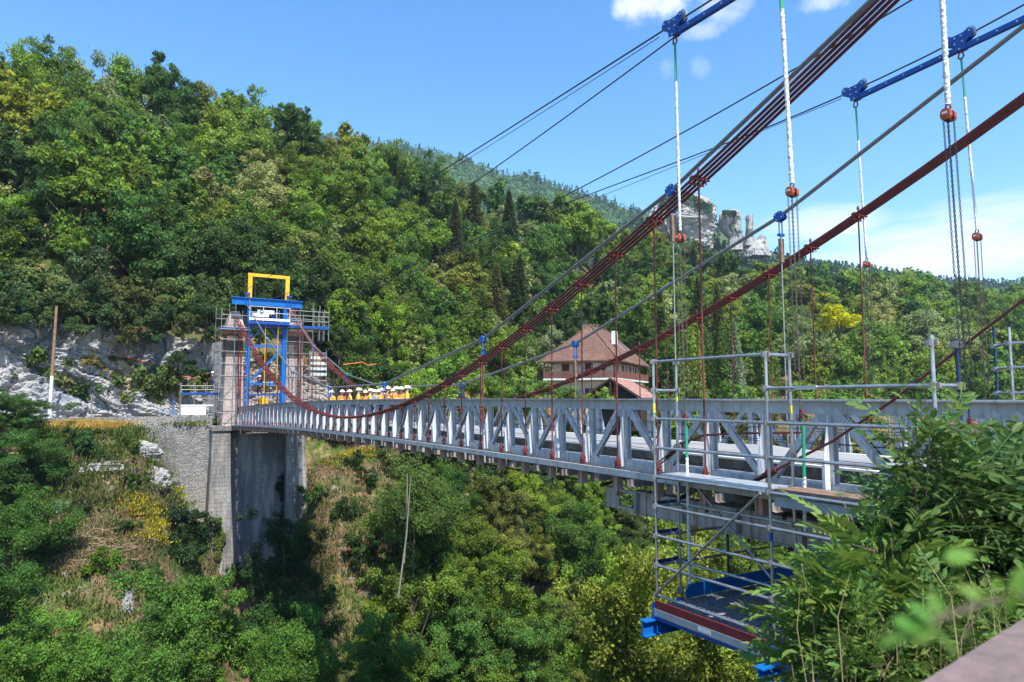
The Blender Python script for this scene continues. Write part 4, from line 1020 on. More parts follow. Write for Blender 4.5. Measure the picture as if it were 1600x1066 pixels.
bq(402.5, 484, 428.5, 491.5, GY - .97).build('panel', WHITE, bn)
bq(393.5, 489, 420, 496, GY - .955).build('panel', WHITE, bn)
c = atY(409, 487.2, GY - .985); m = MB(); m.cyl(c, c + Vector((0, -.01, 0)), .155, n=20); lg = m.build('emblem', BLUE, bn)
m = MB(); m.box(c + Vector((0, -.016, -.01)), (.15, .01, .06)); m.prism([c + Vector((-.10, -.016, .02)), c + Vector((0, -.016, .09)), c + Vector((.10, -.016, .02))], (0, 1, 0), .01); m.build('emblem_mark', WHITE, lg)
m = MB(); random.seed(5)
for k in range(7): m.box(c + Vector((.30 + k * .075, -.0, .0 + .004 * k)), (.05, .016, .06))
for k in range(9): m.box(c + Vector((.12 + k * .085, .028, -.27)), (.06, .016, .03))
m.build('lettering', mat('grey_lettering', (.30, .33, .40), .7), bn)

# ------------------------------------------------------------------ tower scaffolds
def tower_scaffold(x0, x1, y0_, y1_, z0, z1, label, nx, step, plat):
    posts = []; rails = []; xs = np.linspace(x0, x1, nx); lv = list(np.arange(z0 + 1.0, z1, step))
    for i, x in enumerate(xs):
        for y in (y0_, y1_): posts.append((x, y, z0, z1 + [.0, .5, .9, .3][(i + (y > y0_)) % 4] - .4, None))
    for z in lv:
        rails.append(((x0, y0_, z), (x1, y0_, z))); rails.append(((x0, y1_, z), (x1, y1_, z)))
        for x in (x0, x1): rails.append(((x, y0_, z), (x, y1_, z)))
    br = [((xs[0], y0_ - .05, z0 + .4), (xs[-1], y0_ - .05, z0 + 2.6)), ((xs[0], y0_ - .05, z0 + 2.9), (xs[-1], y0_ - .05, z0 + 5.1))]
    return scaffold('pylon_scaffold', label, posts, [], rails, br, plat, GALVD, .022)
zpl = atY(365, 514, 59).z
tower_scaffold(7.85, 9.95, 58.65, 61.9, -2.0, zpl + 2.0, 'grey tube scaffold wrapped round the left stone pylon', 3, .98,
               [((8.9, 58.7, zpl), (2.2, .06, .14), DBLUE), ((8.9, 58.5, zpl - .1), (2.2, .5, .05), GREYBOARD), ((7.9, 60, zpl - .1), (.4, 3, .05), GREYBOARD)])
zpr = atY(480, 512, 59).z
ps = tower_scaffold(13.0, 15.1, 58.65, 61.9, -2.0, zpr + 1.6, 'grey tube scaffold round the right stone pylon, with wide top platform', 3, .98,
               [((14.75, 58.6, zpr), (3.5, .06, .2), DBLUE), ((14.75, 59.0, zpr - .12), (3.5, .8, .05), GREYBOARD), ((16.0, 60, zpr - .12), (1.0, 2.6, .05), GREYBOARD)])
o = Vector((13.0, 58.65, 0))
for x in (15.7, 16.1, 16.5):
    for y in (58.7, 60.6):
        m = MB(); m.cyl(Vector((x, y, zpr - 1.1)) - o, Vector((x, y, zpr + 1.6 + .3 * (x == 15.7))) - o, .03, n=8); m.build('standard', GALVD, ps)
for z in (zpr + .5, zpr + .95, zpr + 1.35):
    m = MB(); m.cyl(Vector((13.2, 58.62, z)) - o, Vector((16.5, 58.62, z)) - o, .028, n=8); m.build('ledger', GALVD, ps)
# stacked grey panels hung on the right scaffold
pl = thing('panel_stack', 'stack of white corrugated panels hanging on the right pylon scaffold', 'panels', atY(497, 570, 58.4))
for k in range(4):
    a = atY(485, 557 + k * 8.5, 58.4); b = atY(509.5, 562 + k * 8.5, 58.4); m = MB(); m.box((a + b) / 2 - pl.location, (b.x - a.x, .3, a.z - b.z)); m.build('panel', ALU, pl)
m = MB()
for x in (484, 510):
    a, b = atY(x, 548, 58.3), atY(x, 592, 58.3); m.cyl(a - pl.location, b - pl.location, .03, n=6)
for y in (552, 588):
    a, b = atY(484, y, 58.3), atY(510, y, 58.3); m.cyl(a - pl.location, b - pl.location, .03, n=6)
m.build('frame', GALVD, pl)
# low platform left of the tower with white hoarding
ho = thing('hoarding', 'white site hoarding on the road left of the tower', 'hoarding', atY(302, 648, 61.2)); o = ho.location
for x0, x1 in ((283, 296), (296.4, 309), (309.4, 321.5)):
    a, b = atY(x0, 635, 61.2), atY(x1, 648.5, 61.2); m = MB(); m.box((a + b) / 2 - o, (b.x - a.x, .05, a.z - b.z)); m.build('panel', WHITE, ho)
m = MB(); a, b = atY(282, 632.5, 61.2), atY(333, 634.5, 61.2); m.box((a + b) / 2 - o, (b.x - a.x, .1, a.z - b.z)); m.build('rail', WHITE, ho)
lo = []; lp = []
for x in (284, 305, 324, 340):
    a, b = atY(x, 598, 61.8), atY(x, 650, 61.8); lp.append((a.x, 61.8, b.z, a.z, None)); lp.append((a.x, 62.8, b.z, a.z, None))
for y in (603, 609): lo.append((tuple(atY(283, y, 61.8)), tuple(atY(342, y, 61.8))))
a, b = atY(283, 613.5, 61.75), atY(345, 617, 61.75)
scaffold('work_scaffold', 'low tube scaffold with a blue toe board over the white hoarding', lp, [], lo, [], [((a + b) / 2, (b.x - a.x, .05, a.z - b.z), DBLUE), (((a.x + b.x) / 2, 62.2, b.z), (b.x - a.x, .8, .05), GREYBOARD)], GALVD, .028)
sg = thing('sign_post', 'small blue sign post standing left of the white hoarding', 'sign', atY(270.5, 648, 61.0)); o = sg.location
m = MB(); a, b = atY(270, 625, 61.0), atY(271, 648, 61.0); m.cyl(a - o, b - o, .05, n=8); m.build('post', BLUE, sg)
m = MB(); a, b = atY(264.5, 640, 61.0), atY(275.5, 648, 61.0); m.box((a + b) / 2 - o, (b.x - a.x, .1, a.z - b.z)); m.build('base_box', mat('blue_grey_box', (.10, .16, .24), .6), sg)
# poles
p = atY(77, 650, 62); q = atY(88.5, 478, 62)
t = thing('wooden_pole', 'tall bare wooden pole with white lower part beside the cliff', 'pole', p)
k = p.lerp(q, .36); m = MB(); m.cyl(k - p, q - p, .12, .09, n=10); m.build('shaft', mat('brown_pole_wood', (.24, .14, .075), .85, 0, .25, 5), t)
m = MB(); m.cyl(Vector((0, 0, -1)), k - p, .135, .122, n=10); m.build('white_sleeve', WHITE, t)
p = atY(142.5, 652, 62); q = atY(143.5, 617, 62); m = MB(); m.cyl(p, q, .05, n=8); tag(m.build('marker_post', GALVD), 'thin grey post on the road in front of the cliff', 'post')
# orange pipe
q = [atY(x, y, 66.5) for x, y in [(536, 570), (552, 568), (566, 566), (575, 571), (588, 569)]]
m = MB(); m.tube(q, .045, 8); tag(m.build('orange_pipe', ORANGEPIPE), 'short orange pipe on the rocks right of the tower', 'pipe')
# yellow cabinet under the tower
p = atY(411, 628, 60.5); m = MB(); m.box(p, (.7, .5, .35)); m.box(p + Vector((0, 0, .25)), (.5, .35, .15)); m.cyl(p + Vector((-.25, -.27, -.15)), p + Vector((-.25, -.31, -.15)), .12, n=10); m.cyl(p + Vector((.25, -.27, -.15)), p + Vector((.25, -.31, -.15)), .12, n=10); tag(m.build('compressor', YELLOW), 'small yellow compressor seen between the blue tower legs', 'compressor')

# ------------------------------------------------------------------ house and garage
def LD(lat, d, z): return Vector((d * S + lat * CY, d * CY - lat * S, z))
hu = Vector((.39, .92)); hv = Vector((-.92, .39))      # long axis, front axis (lat, depth)
ang = math.radians(-23)
# local frame: origin at the near right eave corner, +x along the front to the right(-hv), +y along the long axis
co_ = LD(12.45, 80, 0)
ex = (LD(12.45 - hv[0], 80 - hv[1], 0) - co_).normalized(); ey = (LD(12.45 + hu[0], 80 + hu[1], 0) - co_).normalized()
rzh = math.atan2(ex.y, ex.x)
house = thing('house', 'two storey house with brown hipped tile roof and wooden balcony, behind the bridge', 'house', (co_.x, co_.y, 0), None, rzh)
W_, L_ = 9.7, 18.5; ze = 4.75; zr = 9.55; zf = 2.62
m = MB()
m.add([(.0, 0, ze), (-W_, 0, ze), (-W_, L_, ze), (0, L_, ze), (-W_ / 2, 5.0, zr), (-W_ / 2, L_ - 5.0, zr), (0, 0, ze - .16), (-W_, 0, ze - .16), (-W_, L_, ze - .16), (0, L_, ze - .16)],
      [(1, 0, 4), (0, 3, 5, 4), (3, 2, 5), (2, 1, 4, 5), (0, 1, 7, 6), (1, 2, 8, 7), (2, 3, 9, 8), (3, 0, 6, 9), (6, 7, 8, 9)])
roof = m.build('roof', ROOFTILE, house)
m = MB(); m.box((-2.1, 6.6, 7.9), (.6, .8, 1.7)); m.build('chimney', WHITE, roof)
m = MB(); m.box((-6.3, 7.4, 9.7), (.5, .5, .8)); m.box((-6.3, 7.4, 10.15), (.7, .7, .08)); m.build('chimney', CONC, roof)
m = MB(); m.tube([(-W_ / 2, 5, zr + .02), (0, 0, ze + .03)], .09, 6); m.tube([(-W_ / 2, 5, zr + .02), (-W_, 0, ze + .03)], .09, 6); m.tube([(-W_ / 2, 5, zr + .02), (-W_ / 2, L_ - 5, zr + .02)], .1, 6); m.build('ridge_tiles', ROOFTILE, roof)
m = MB(); a = Vector((-2.0, 11.0, 0)); zz = lambda x: ze + (zr - ze) * (-x) / (W_ / 2)
m.prism([(-1.7, 10.4, zz(-1.7) + .05), (-1.7, 11.6, zz(-1.7) + .05), (-2.7, 11.6, zz(-2.7) + .05), (-2.7, 10.4, zz(-2.7) + .05)], (.7, 0, .7), .06); m.build('roof_window', GLASS, roof)
i_ = 1.25
m = MB(); m.box((-W_ / 2, L_ / 2, 1.55), (W_ - 2 * i_, L_ - 2 * i_, 6.5)); m.build('wall', CREAM, house)
m = MB(); m.box((-W_ / 2, L_ / 2, zf - .12), (W_ - .5, L_ - .5, .22)); m.build('balcony_floor', WHITE, house)
def railing(a, b, name='balcony_railing'):
    a, b = Vector(a), Vector(b); L = (b - a).length; n = int(L / .16); m = MB()
    for k in range(n + 1):
        p = a.lerp(b, k / n); m.box(p + Vector((0, 0, .42)), (.09, .09, .72) if k % 12 else (.12, .12, .85))
    m.beam(a + Vector((0, 0, .82)), b + Vector((0, 0, .82)), .1, .08); m.beam(a + Vector((0, 0, .12)), b + Vector((0, 0, .12)), .06, .06)
    m.build(name, BALC, house)
zf0 = zf
railing((-.35, .3, zf), (-W_ + .3, .3, zf)); railing((-.3, .35, zf), (-.3, L_ - .3, zf)); railing((-W_ + .3, .35, zf), (-W_ + .3, L_ - .3, zf))
for x, y in ((-.35, .35), (-W_ + .35, .35), (-W_ / 2, .3), (-.3, 6.5), (-.3, 12.5), (-.3, L_ - .4)):
    m = MB(); m.box((x, y, (zf + ze - .2) / 2), (.13, .13, ze - .22 - zf)); m.build('balcony_post', BALC, house)
def win(x, w, h, z, face='front', sh=True, door=False):
    y = i_ - .03
    def bx(m, u, dv, zz, su, sv, sz):
        if face == 'front': m.box((u, y + dv, zz), (su, sv, sz))
        else: m.box((-i_ + .03 - dv, u, zz), (sv, su, sz))
    m = MB()
    for s_ in (-1, 1): bx(m, x + s_ * (w / 2 - .04), -.02, z + h / 2, .08, .08, h)
    bx(m, x, -.02, z + h - .04, w, .078, .08); bx(m, x, -.02, z + h / 2, .06, .07, h - .1)
    f = m.build('window', WHITE, house)
    m = MB(); bx(m, x, .012, z + h / 2, w - .06, .05, h - .06); m.build('pane', GLASS, f)
    if sh:
        for s_ in (-1, 1):
            m = MB(); bx(m, x + s_ * (w / 2 + .28), -.045, z + h / 2, .5, .05, h)
            for k in range(8): bx(m, x + s_ * (w / 2 + .28), -.08, z + .12 + (h - .2) * k / 7.2, .42, .03, .06)
            m.build('shutter', MAROON, house)
win(-2.9, 1.0, 1.75, zf + .05); win(-4.9, .95, 1.75, zf + .05); win(-4.9, .9, 1.2, .2)
m = MB(); m.box((-6.9, i_ - .03, zf + .9), (.95, .06, 1.8)); 
for k in range(9): m.box((-6.9, i_ - .07, zf + .2 + k * .18), (.8, .03, .06))
m.build('shutter', MAROON, house)
for y in (3.6, 8.0, 12.0, 15.2): win(y, 1.0, 1.45, zf + .3, 'side', True)
win(-7.2, .9, 1.2, .2); win(-2.8, .9, 1.2, .2)
# garage
ga = LD(.1435 * 71, 71, 0); garage = thing('garage', 'low outbuilding with pinkish gabled roof in front of the house', 'outbuilding', (ga.x, ga.y, 0), None, rzh)
gw, gl, gz0, gz1 = 3.3, 9.0, .15, 2.25
m = MB()
for s_ in (-1, 1):
    m.prism([(0, 0, gz1), (s_ * gw, 0, gz0), (s_ * gw, gl, gz0), (0, gl, gz1)], (s_ * (gz1 - gz0), 0, gw), .12)
m.build('roof', ROOFPINK, garage)
m = MB(); m.box((0, gl / 2 + .8, -1.6), (2 * gw - 1.0, gl - 2, 3.3)); m.prism([(-gw + .5, 1.2, .06), (gw - .5, 1.2, .06), (0, 1.2, gz1 - .15)], (0, 1, 0), .2); m.build('wall', DARK, garage)
m = MB()
for s_ in (-1, 1): m.beam((0, -.02, gz1 - .05), (s_ * gw, -.02, gz0 - .05), .06, .2)
m.beam((-gw + .4, .05, gz0 - .1), (gw - .4, .05, gz0 - .1), .14, .16)
for x in (-gw + .5, 0, gw - .5): m.box((x, .1, -1.2 if x else .9), (.16, .16, 2.6 if x else 2))
m.build('timber_frame', DARK, garage)

# ------------------------------------------------------------------ parapet coping in the corner
zc_ = -.60
def onZ(x, y, z): 
    u, v = ray(x, y); return atD(x, y, z / v)
e1, e2 = onZ(1440, 1066, zc_), onZ(1600, 966, zc_); dv = (e2 - e1); A = e1 - dv * 1.2; B = e2 + dv * 3
nrm = Vector((dv.y, -dv.x, 0)).normalized()
if nrm.dot(Vector((CY, -S, 0))) < 0: nrm = -nrm
pw = thing('parapet_wall', 'pinkish stone parapet in the bottom right corner, out of focus', 'parapet', A)
m = MB(); q = [Vector((0, 0, 0)), B - A, B - A + nrm * .5, nrm * .5]; m.prism([p + Vector((0, 0, -.05)) for p in q], (0, 0, 1), .1); m.build('coping', PINKSTONE, pw)
m = MB(); q = [nrm * .05, B - A + nrm * .05, B - A + nrm * .45, nrm * .45]; m.prism([p + Vector((0, 0, -.8)) for p in q], (0, 0, 1), 1.38); m.build('wall', WALLSTONE, pw)

# ------------------------------------------------------------------ people
def skin_mesh(name, nodes, edges, m_, sub=1):
    me = bpy.data.meshes.new('tmp'); me.from_pydata([n[0] for n in nodes], edges, [])
    ob = bpy.data.objects.new('tmp', me); COL.objects.link(ob)
    md = ob.modifiers.new('s', 'SKIN'); md.use_smooth_shade = True
    for v, n in zip(me.skin_vertices[0].data, nodes):
        v.radius = (n[1], n[2] if len(n) > 2 else n[1]); v.use_root = False
    me.skin_vertices[0].data[0].use_root = True
    sb = ob.modifiers.new('b', 'SUBSURF'); sb.levels = sub
    dg = bpy.context.evaluated_depsgraph_get(); out = bpy.data.meshes.new_from_object(ob.evaluated_get(dg)); out.name = name
    out.materials.clear(); out.materials.append(m_)
    bpy.data.objects.remove(ob); bpy.data.meshes.remove(me)
    return out
def figure(pose):
    """joint positions, figure facing -Y, feet at z=0"""
    a = pose
    J = dict(pelvis=(0, .02, .93), chest=(0, .0, 1.22), neck=(0, .0, 1.48), head=(0, -.03, 1.60), top=(0, -.02, 1.72))
    for s_, n in ((-1, 'l'), (1, 'r')):
        J['hip' + n] = (s_ * .095, .02, .90); st = a['step'] * s_
        J['knee' + n] = (s_ * .11, -.03 + st * .5, .50); J['ank' + n] = (s_ * .12, .03 + st, .09); J['toe' + n] = (s_ * .14, -.12 + st, .05)
        J['sho' + n] = (s_ * .19, 0, 1.42)
        el, hd = a['arms'][n]
        J['elb' + n] = (s_ * el[0], el[1], el[2]); J['hand' + n] = (s_ * hd[0], hd[1], hd[2])
    return J
POSES = [dict(step=.05, arms=dict(l=((.27, .04, 1.14), (.25, -.10, .90)), r=((.27, .04, 1.14), (.25, -.10, .90)))),
         dict(step=.12, arms=dict(l=((.28, -.08, 1.16), (.10, -.28, 1.20)), r=((.27, .05, 1.14), (.26, -.08, .90)))),
         dict(step=-.08, arms=dict(l=((.26, -.16, 1.22), (.06, -.24, 1.56)), r=((.26, -.16, 1.22), (.07, -.24, 1.55))))]
def person_meshes(pose):
    J = figure(pose); names = list(J)
    rad = dict(pelvis=(.135, .10), chest=(.155, .105), neck=(.055, .055), head=(.078, .095), top=(.06, .075))
    nodes = []; ix = {}
    for n in names:
        if n in rad: r = rad[n]
        else: r = {'hip': (.085,) * 2, 'kne': (.058,) * 2, 'ank': (.04,) * 2, 'toe': (.04, .03), 'sho': (.06,) * 2, 'elb': (.042,) * 2, 'han': (.032, .028)}[n[:3]]
        ix[n] = len(nodes); nodes.append((J[n], *r))
    E = [('pelvis', 'chest'), ('chest', 'neck'), ('neck', 'head'), ('head', 'top')]
    for n in 'lr': E += [('pelvis', 'hip' + n), ('hip' + n, 'knee' + n), ('knee' + n, 'ank' + n), ('ank' + n, 'toe' + n), ('chest', 'sho' + n), ('sho' + n, 'elb' + n), ('elb' + n, 'hand' + n)]
    # fingers: short chains rooted in the hand
    for n, s_ in (('l', -1), ('r', 1)):
        h = Vector(J['hand' + n]); d = (h - Vector(J['elb' + n])).normalized(); sd_ = d.orthogonal().normalized()
        for k in range(5):
            off = sd_ * (k - 1.5) * .02 if k < 4 else sd_ * -.05
            L = (.085, .095, .09, .075, .05)[k]; nodes.append((tuple(h + off + d * (.04 if k < 4 else .01)), .009, .009)); nodes.append((tuple(h + off * 1.1 + d * L + Vector((0, -.015, -.01))), .007, .007))
            i = len(nodes); E.append((ix['hand' + n], i - 2)); E.append((i - 2, i - 1))
    ed = [(ix[a] if isinstance(a, str) else a, ix[b] if isinstance(b, str) else b) for a, b in E]
    body = skin_mesh('body', nodes, ed, SKIN)
    def sub(ns, es, scale, m_, nm, edit=None):
        nd = []; im = {}
        for n in ns:
            i = ix[n]; im[n] = len(nd); nd.append((nodes[i][0], nodes[i][1] * scale, nodes[i][2] * scale))
        if edit: edit(nd, im)
        return skin_mesh(nm, nd, [(im[a], im[b]) for a, b in es], m_)
    jacket = sub(['chest', 'pelvis', 'shol', 'shor', 'elbl', 'elbr'], [('pelvis', 'chest'), ('chest', 'shol'), ('chest', 'shor'), ('shol', 'elbl'), ('shor', 'elbr')], 1.28, HIVIS, 'jacket')
    trousers = sub(['pelvis', 'hipl', 'hipr', 'kneel', 'kneer', 'ankl', 'ankr'], [('pelvis', 'hipl'), ('pelvis', 'hipr'), ('hipl', 'kneel'), ('hipr', 'kneer'), ('kneel', 'ankl'), ('kneer', 'ankr')], 1.25, NAVY, 'trousers')
    m = MB(); c = Vector((0, -.02, 1.665)); vs = []
    for i in range(6):
        th = (math.pi / 2) * i / 5
        for j in range(14):
            a = 2 * math.pi * j / 14; vs.append(c + Vector((.135 * math.sin(th) * math.cos(a), .155 * math.sin(th) * math.sin(a), .135 * math.cos(th))))
    m.add(vs, [(i * 14 + j, (i + 1) * 14 + j, (i + 1) * 14 + (j + 1) % 14, i * 14 + (j + 1) % 14) for i in range(5) for j in range(14)], True)
    m.prism([c + Vector((.12 * math.cos(a) , -.09 + .17 * math.sin(a), 0)) for a in np.linspace(math.pi, 2 * math.pi, 8)], (0, 0, 1), .014)
    hel = m.mesh('hard_hat', HELM)
    m = MB(); 
    for s_ in (-1, 1): m.ell((s_ * .032, -.118, 1.615), (.012, .008, .009), 6, 4)
    m.ell((0, -.128, 1.585), (.014, .02, .02), 6, 4)
    m.box((0, -.118, 1.545), (.045, .012, .008)); fac = m.mesh('face', MAROON)
    return body, jacket, trousers, hel, fac
PM = [person_meshes(p) for p in POSES]
bandm = MB(); bandm.ell((0, .0, 1.08), (.205, .145, .022), 16, 4); bandm.ell((0, .0, 1.22), (.222, .155, .022), 16, 4)
bandm = bandm.mesh('reflective_band', WHITE)
def person(loc, rz, pose, label, group, jc, sc=1.0, trousers=NAVY, hat=True):
    b, j, tr, h, f = PM[pose]
    o = link('person', b, None, loc, rz, sc); tag(o, label, 'person', group)
    jj = link('jacket', j, o); jj.color = (*jc, 1); link('trousers', tr, o); hh = link('hard_hat', h, o); link('face', f, o); link('reflective_band', bandm, jj)
    return o
OR, OY, WT, BL = (.85, .24, .02), (.85, .42, .05), (.72, .62, .55), (.25, .35, .55)
W = [(518, 10.6, OY, 0, 'white helmeted worker in yellow orange jacket, leftmost of the group on the bridge'), (534.5, 10.9, OR, 0, 'worker in orange jacket, second from the left of the group'), (547, 11.2, OY, 1, 'worker in pale orange jacket, third from the left of the group'),
     (560, 10.5, OY, 0, 'worker in orange jacket, fourth from the left of the group'), (571, 12.4, OR, 0, 'worker half hidden between two others near the middle of the group'), (578.5, 11.5, OY, 1, 'worker in orange jacket near the middle of the group'), (585, 12.2, BL, 0, 'worker in pale blue shirt behind the others in the group'),
     (590, 12.6, OR, 0, 'worker in orange jacket just right of the pale blue shirt'), (596, 11.6, OY, 0, 'worker in orange jacket, fifth from the right of the group'), (605.5, 10.9, OY, 2, 'worker in orange holding a dark camera to the face, fourth from the right'),
     (615, 12.5, OR, 0, 'worker mostly hidden, third from the right of the group'), (618.5, 11.2, OR, 1, 'worker in orange jacket, second row, near the right of the group'), (627, 11.6, OR, 0, 'worker in orange jacket, second from the right of the group'), (636, 11.0, OY, 0, 'worker in yellow orange jacket, rightmost of the group on the bridge')]
for i, (x, X, c, po, lab) in enumerate(W):
    u, v = ray(x, 610); d = X / (S + u * CY); p = atD(x, 610, d); z = zt(p.y) - 1.05
    ypx = dict([(518, 614), (534.5, 614), (547, 610.5), (560, 611), (571, 613), (578.5, 611), (585, 612.5), (590, 609), (596, 608), (605.5, 603), (615, 607), (618.5, 604.5), (627, 608), (636, 602.5)])[x]
    ht = atD(x, ypx, d).z - z; s_ = max(.92, min(1.1, ht / 1.80))
    person((p.x, p.y, z), R([-60, 20, -100, 80, -30, 60, -80, 30, 110, 10, -60, 40, -20, 75][i]), po, lab, 'workers in hi-vis on the bridge', c, s_)
person(atY(331, 614, 62.2), R(70), 1, 'worker in dark blue work clothes on the low scaffold left of the tower', 'workers in dark clothes', (.02, .04, .12))
person((XC - .3, 59.9, atY(416, 616, 59.9).z - .2), R(-70), 1, 'worker in dark blue clothes between the blue tower legs', 'workers in dark clothes', (.02, .05, .16))
# ------------------------------------------------------------------ vegetation
nr = np.random.default_rng(11)
def np_mesh(name, V, Fq, matl, rnd=None, smooth=False):
    """V (n,3), Fq (m,k) same-size polygons"""
    me = bpy.data.meshes.new(name); n, k = Fq.shape
    me.vertices.add(len(V)); me.vertices.foreach_set('co', V.astype(np.float32).ravel())
    me.loops.add(n * k); me.loops.foreach_set('vertex_index', Fq.astype(np.int32).ravel())
    me.polygons.add(n); me.polygons.foreach_set('loop_start', np.arange(0, n * k, k, dtype=np.int32))
    me.update(calc_edges=True)
    if rnd is not None:
        a = me.attributes.new('rnd', 'FLOAT', 'FACE'); a.data.foreach_set('value', rnd.astype(np.float32))
    me.materials.append(matl)
    return me
def unit(a): return a / np.maximum(np.linalg.norm(a, axis=1, keepdims=True), 1e-6)
KITE_V = np.array([[-.5, 0, 0], [-.05, .30, .07], [.5, 0, -.03], [-.05, -.30, .07]]); KITE_F = np.array([[0, 1, 2, 3]])
# leaflet: t along, b across, n up
LFT_V = np.array([[-.5, 0, 0], [-.2, .19, .05], [.15, .17, .04], [.5, 0, -.06], [.15, -.17, .04], [-.2, -.19, .05], [-.2, 0, 0], [.15, 0, 0]])
LFT_F = np.array([[0, 6, 1, 1], [6, 7, 2, 1], [7, 3, 2, 2], [0, 5, 6, 6], [5, 4, 7, 6], [4, 3, 7, 7]])
def inst(P, T, N, L, W, tv=KITE_V, tf=KITE_F):
    """template instanced at P with tangent T, normal N"""
    T = unit(T); B = unit(np.cross(N, T)); N = np.cross(T, B)
    k = len(tv)
    V = P[:, None, :] + tv[None, :, 0:1] * (L[:, None, None] * T[:, None, :]) + tv[None, :, 1:2] * (W[:, None, None] * B[:, None, :]) + tv[None, :, 2:3] * (L[:, None, None] * N[:, None, :])
    Fq = (np.arange(len(P)) * k)[:, None, None] + tf[None]
    return V.reshape(-1, 3), Fq.reshape(-1, tf.shape[1])
def rand_dir(n):
    v = nr.normal(size=(n, 3)); return unit(v)
def crown_pts(centers, radii, n_leaf, flat=.68):
    w = radii ** 1.8; idx = nr.choice(len(radii), n_leaf, p=w / w.sum())
    D = rand_dir(n_leaf); D[:, 2] = D[:, 2] * .9 + .2; D = unit(D)
    soft = nr.random(n_leaf) < .45
    rr = radii[idx] * np.where(soft, np.abs(nr.normal(size=n_leaf)) * .55 + .15, nr.uniform(.5, 1.05, n_leaf) ** .7)
    off = D * rr[:, None]
    # every clump is a tilted, flattened spray
    ax = rand_dir(len(radii)); ax[:, 2] = np.abs(ax[:, 2]) + .9; ax = unit(ax)
    hgt = (off * ax[idx]).sum(1); off -= ax[idx] * (hgt * (1 - flat))[:, None]
    return centers[idx] + off, D, idx
def broadleaf(name, Rr, H, ncl, nleaf, leaf, base=.16, lean=.0, mat_=LEAF, rc=(.20, .38), top=1.0, up=.5):
    """ragged crown: sprays of leaves carried on irregular limbs"""
    C = []; rad = []; nl = max(7, ncl // 6)
    limbs = []
    for l in range(nl):
        a = 2 * math.pi * (l + nr.uniform(-.35, .35)) / nl * 2.4; z0 = nr.uniform(base * .8, .55); z1 = min(1.0, z0 + nr.uniform(.15, .55))
        limbs.append((a, z0, z1, Rr * nr.uniform(.55, 1.12) * (1.05 - .65 * max(0, z1 - .55))))
    limbs.append((0, .5, 1.0, .15 * Rr)); limbs.append((2, .45, .93, .4 * Rr * top))
    for k in range(ncl):
        a, z0, z1, L_ = limbs[k % len(limbs)]; t = nr.uniform(.3, 1.0); r = L_ * t; z = z0 + (z1 - z0) * t ** .8
        j = .17 * Rr
        C.append((r * math.cos(a) + nr.normal() * j + lean * z * H, r * math.sin(a) + nr.normal() * j, min(1.02, z) * H + nr.normal() * .035 * H)); rad.append(Rr * nr.uniform(rc[0] * .62, rc[1] * .92) * (1.1 - .3 * z))
    C = np.array(C); rad = np.array(rad)
    P, D, idx = crown_pts(C, rad, nleaf)
    N = unit(D * .95 + rand_dir(nleaf) * .5 + np.array([0, 0, up + .15])); T = rand_dir(nleaf)
    L = nr.uniform(.65, 1.35, nleaf) * leaf
    V, Fq = inst(P, T, N, L, L * .95)
    rnd = np.clip(.5 + .2 * nr.normal(size=nleaf) + (nr.uniform(-.3, .3, ncl))[idx], 0, 1)
    return np_mesh(name, V, Fq, mat_, rnd)
def conifer(name, Rr, H, nleaf, leaf, base=.08, power=1.0, droop=.25, gaps=14):
    z = nr.uniform(base, 1, nleaf) ** .9; a = nr.uniform(0, 2 * math.pi, nleaf)
    lay = np.clip(np.floor(z * gaps) / gaps + nr.normal(size=nleaf) * .022, 0, 1); f = (z - lay) * gaps
    nb = 9; ab = np.round(a / (2 * math.pi) * nb + lay * 17.3) / nb * 2 * math.pi - lay * 17.3 / nb * 2 * math.pi + nr.normal(size=nleaf) * .17
    env = (1 - lay) ** power * Rr + .12
    r = env * nr.uniform(.15, 1, nleaf) ** .6 * (.82 + .3 * np.sin(lay * 91 + np.round(a * 9 / 6.283) * 2.1))
    P = np.stack([r * np.cos(ab), r * np.sin(ab), lay * H - droop * r + nr.uniform(-.2, .9, nleaf) * H / gaps], 1)
    D = np.stack([np.cos(ab), np.sin(ab), np.full(nleaf, .3)], 1)
    T = unit(D + rand_dir(nleaf) * .6 - np.array([0, 0, .5])); N = unit(rand_dir(nleaf) + np.array([0, 0, .8]))
    L = nr.uniform(.7, 1.3, nleaf) * leaf
    V, Fq = inst(P, T, N, L, L * .45)
    return np_mesh(name, V, Fq, LEAF, np.clip(.5 + .25 * nr.normal(size=nleaf), 0, 1))
def column(name, Rr, H, nleaf, leaf):
    z = nr.uniform(.03, 1, nleaf); a = nr.uniform(0, 2 * math.pi, nleaf)
    env = Rr * np.sin(math.pi * np.clip(z * .9 + .1, 0, 1)) ** .45 * (1 + .16 * np.sin(a * 4 + z * 9) + .1 * np.sin(a * 7 - z * 23))
    r = env * nr.uniform(.6, 1.05, nleaf)
    P = np.stack([r * np.cos(a), r * np.sin(a), z * H], 1); D = np.stack([np.cos(a), np.sin(a), np.full(nleaf, .5)], 1)
    N = unit(D + rand_dir(nleaf) * .7); T = unit(rand_dir(nleaf) + np.array([0, 0, 1.0])); L = nr.uniform(.7, 1.3, nleaf) * leaf
    V, Fq = inst(P, T, N, L, L * .7)
    return np_mesh(name, V, Fq, LEAF, np.clip(.5 + .25 * nr.normal(size=nleaf), 0, 1))
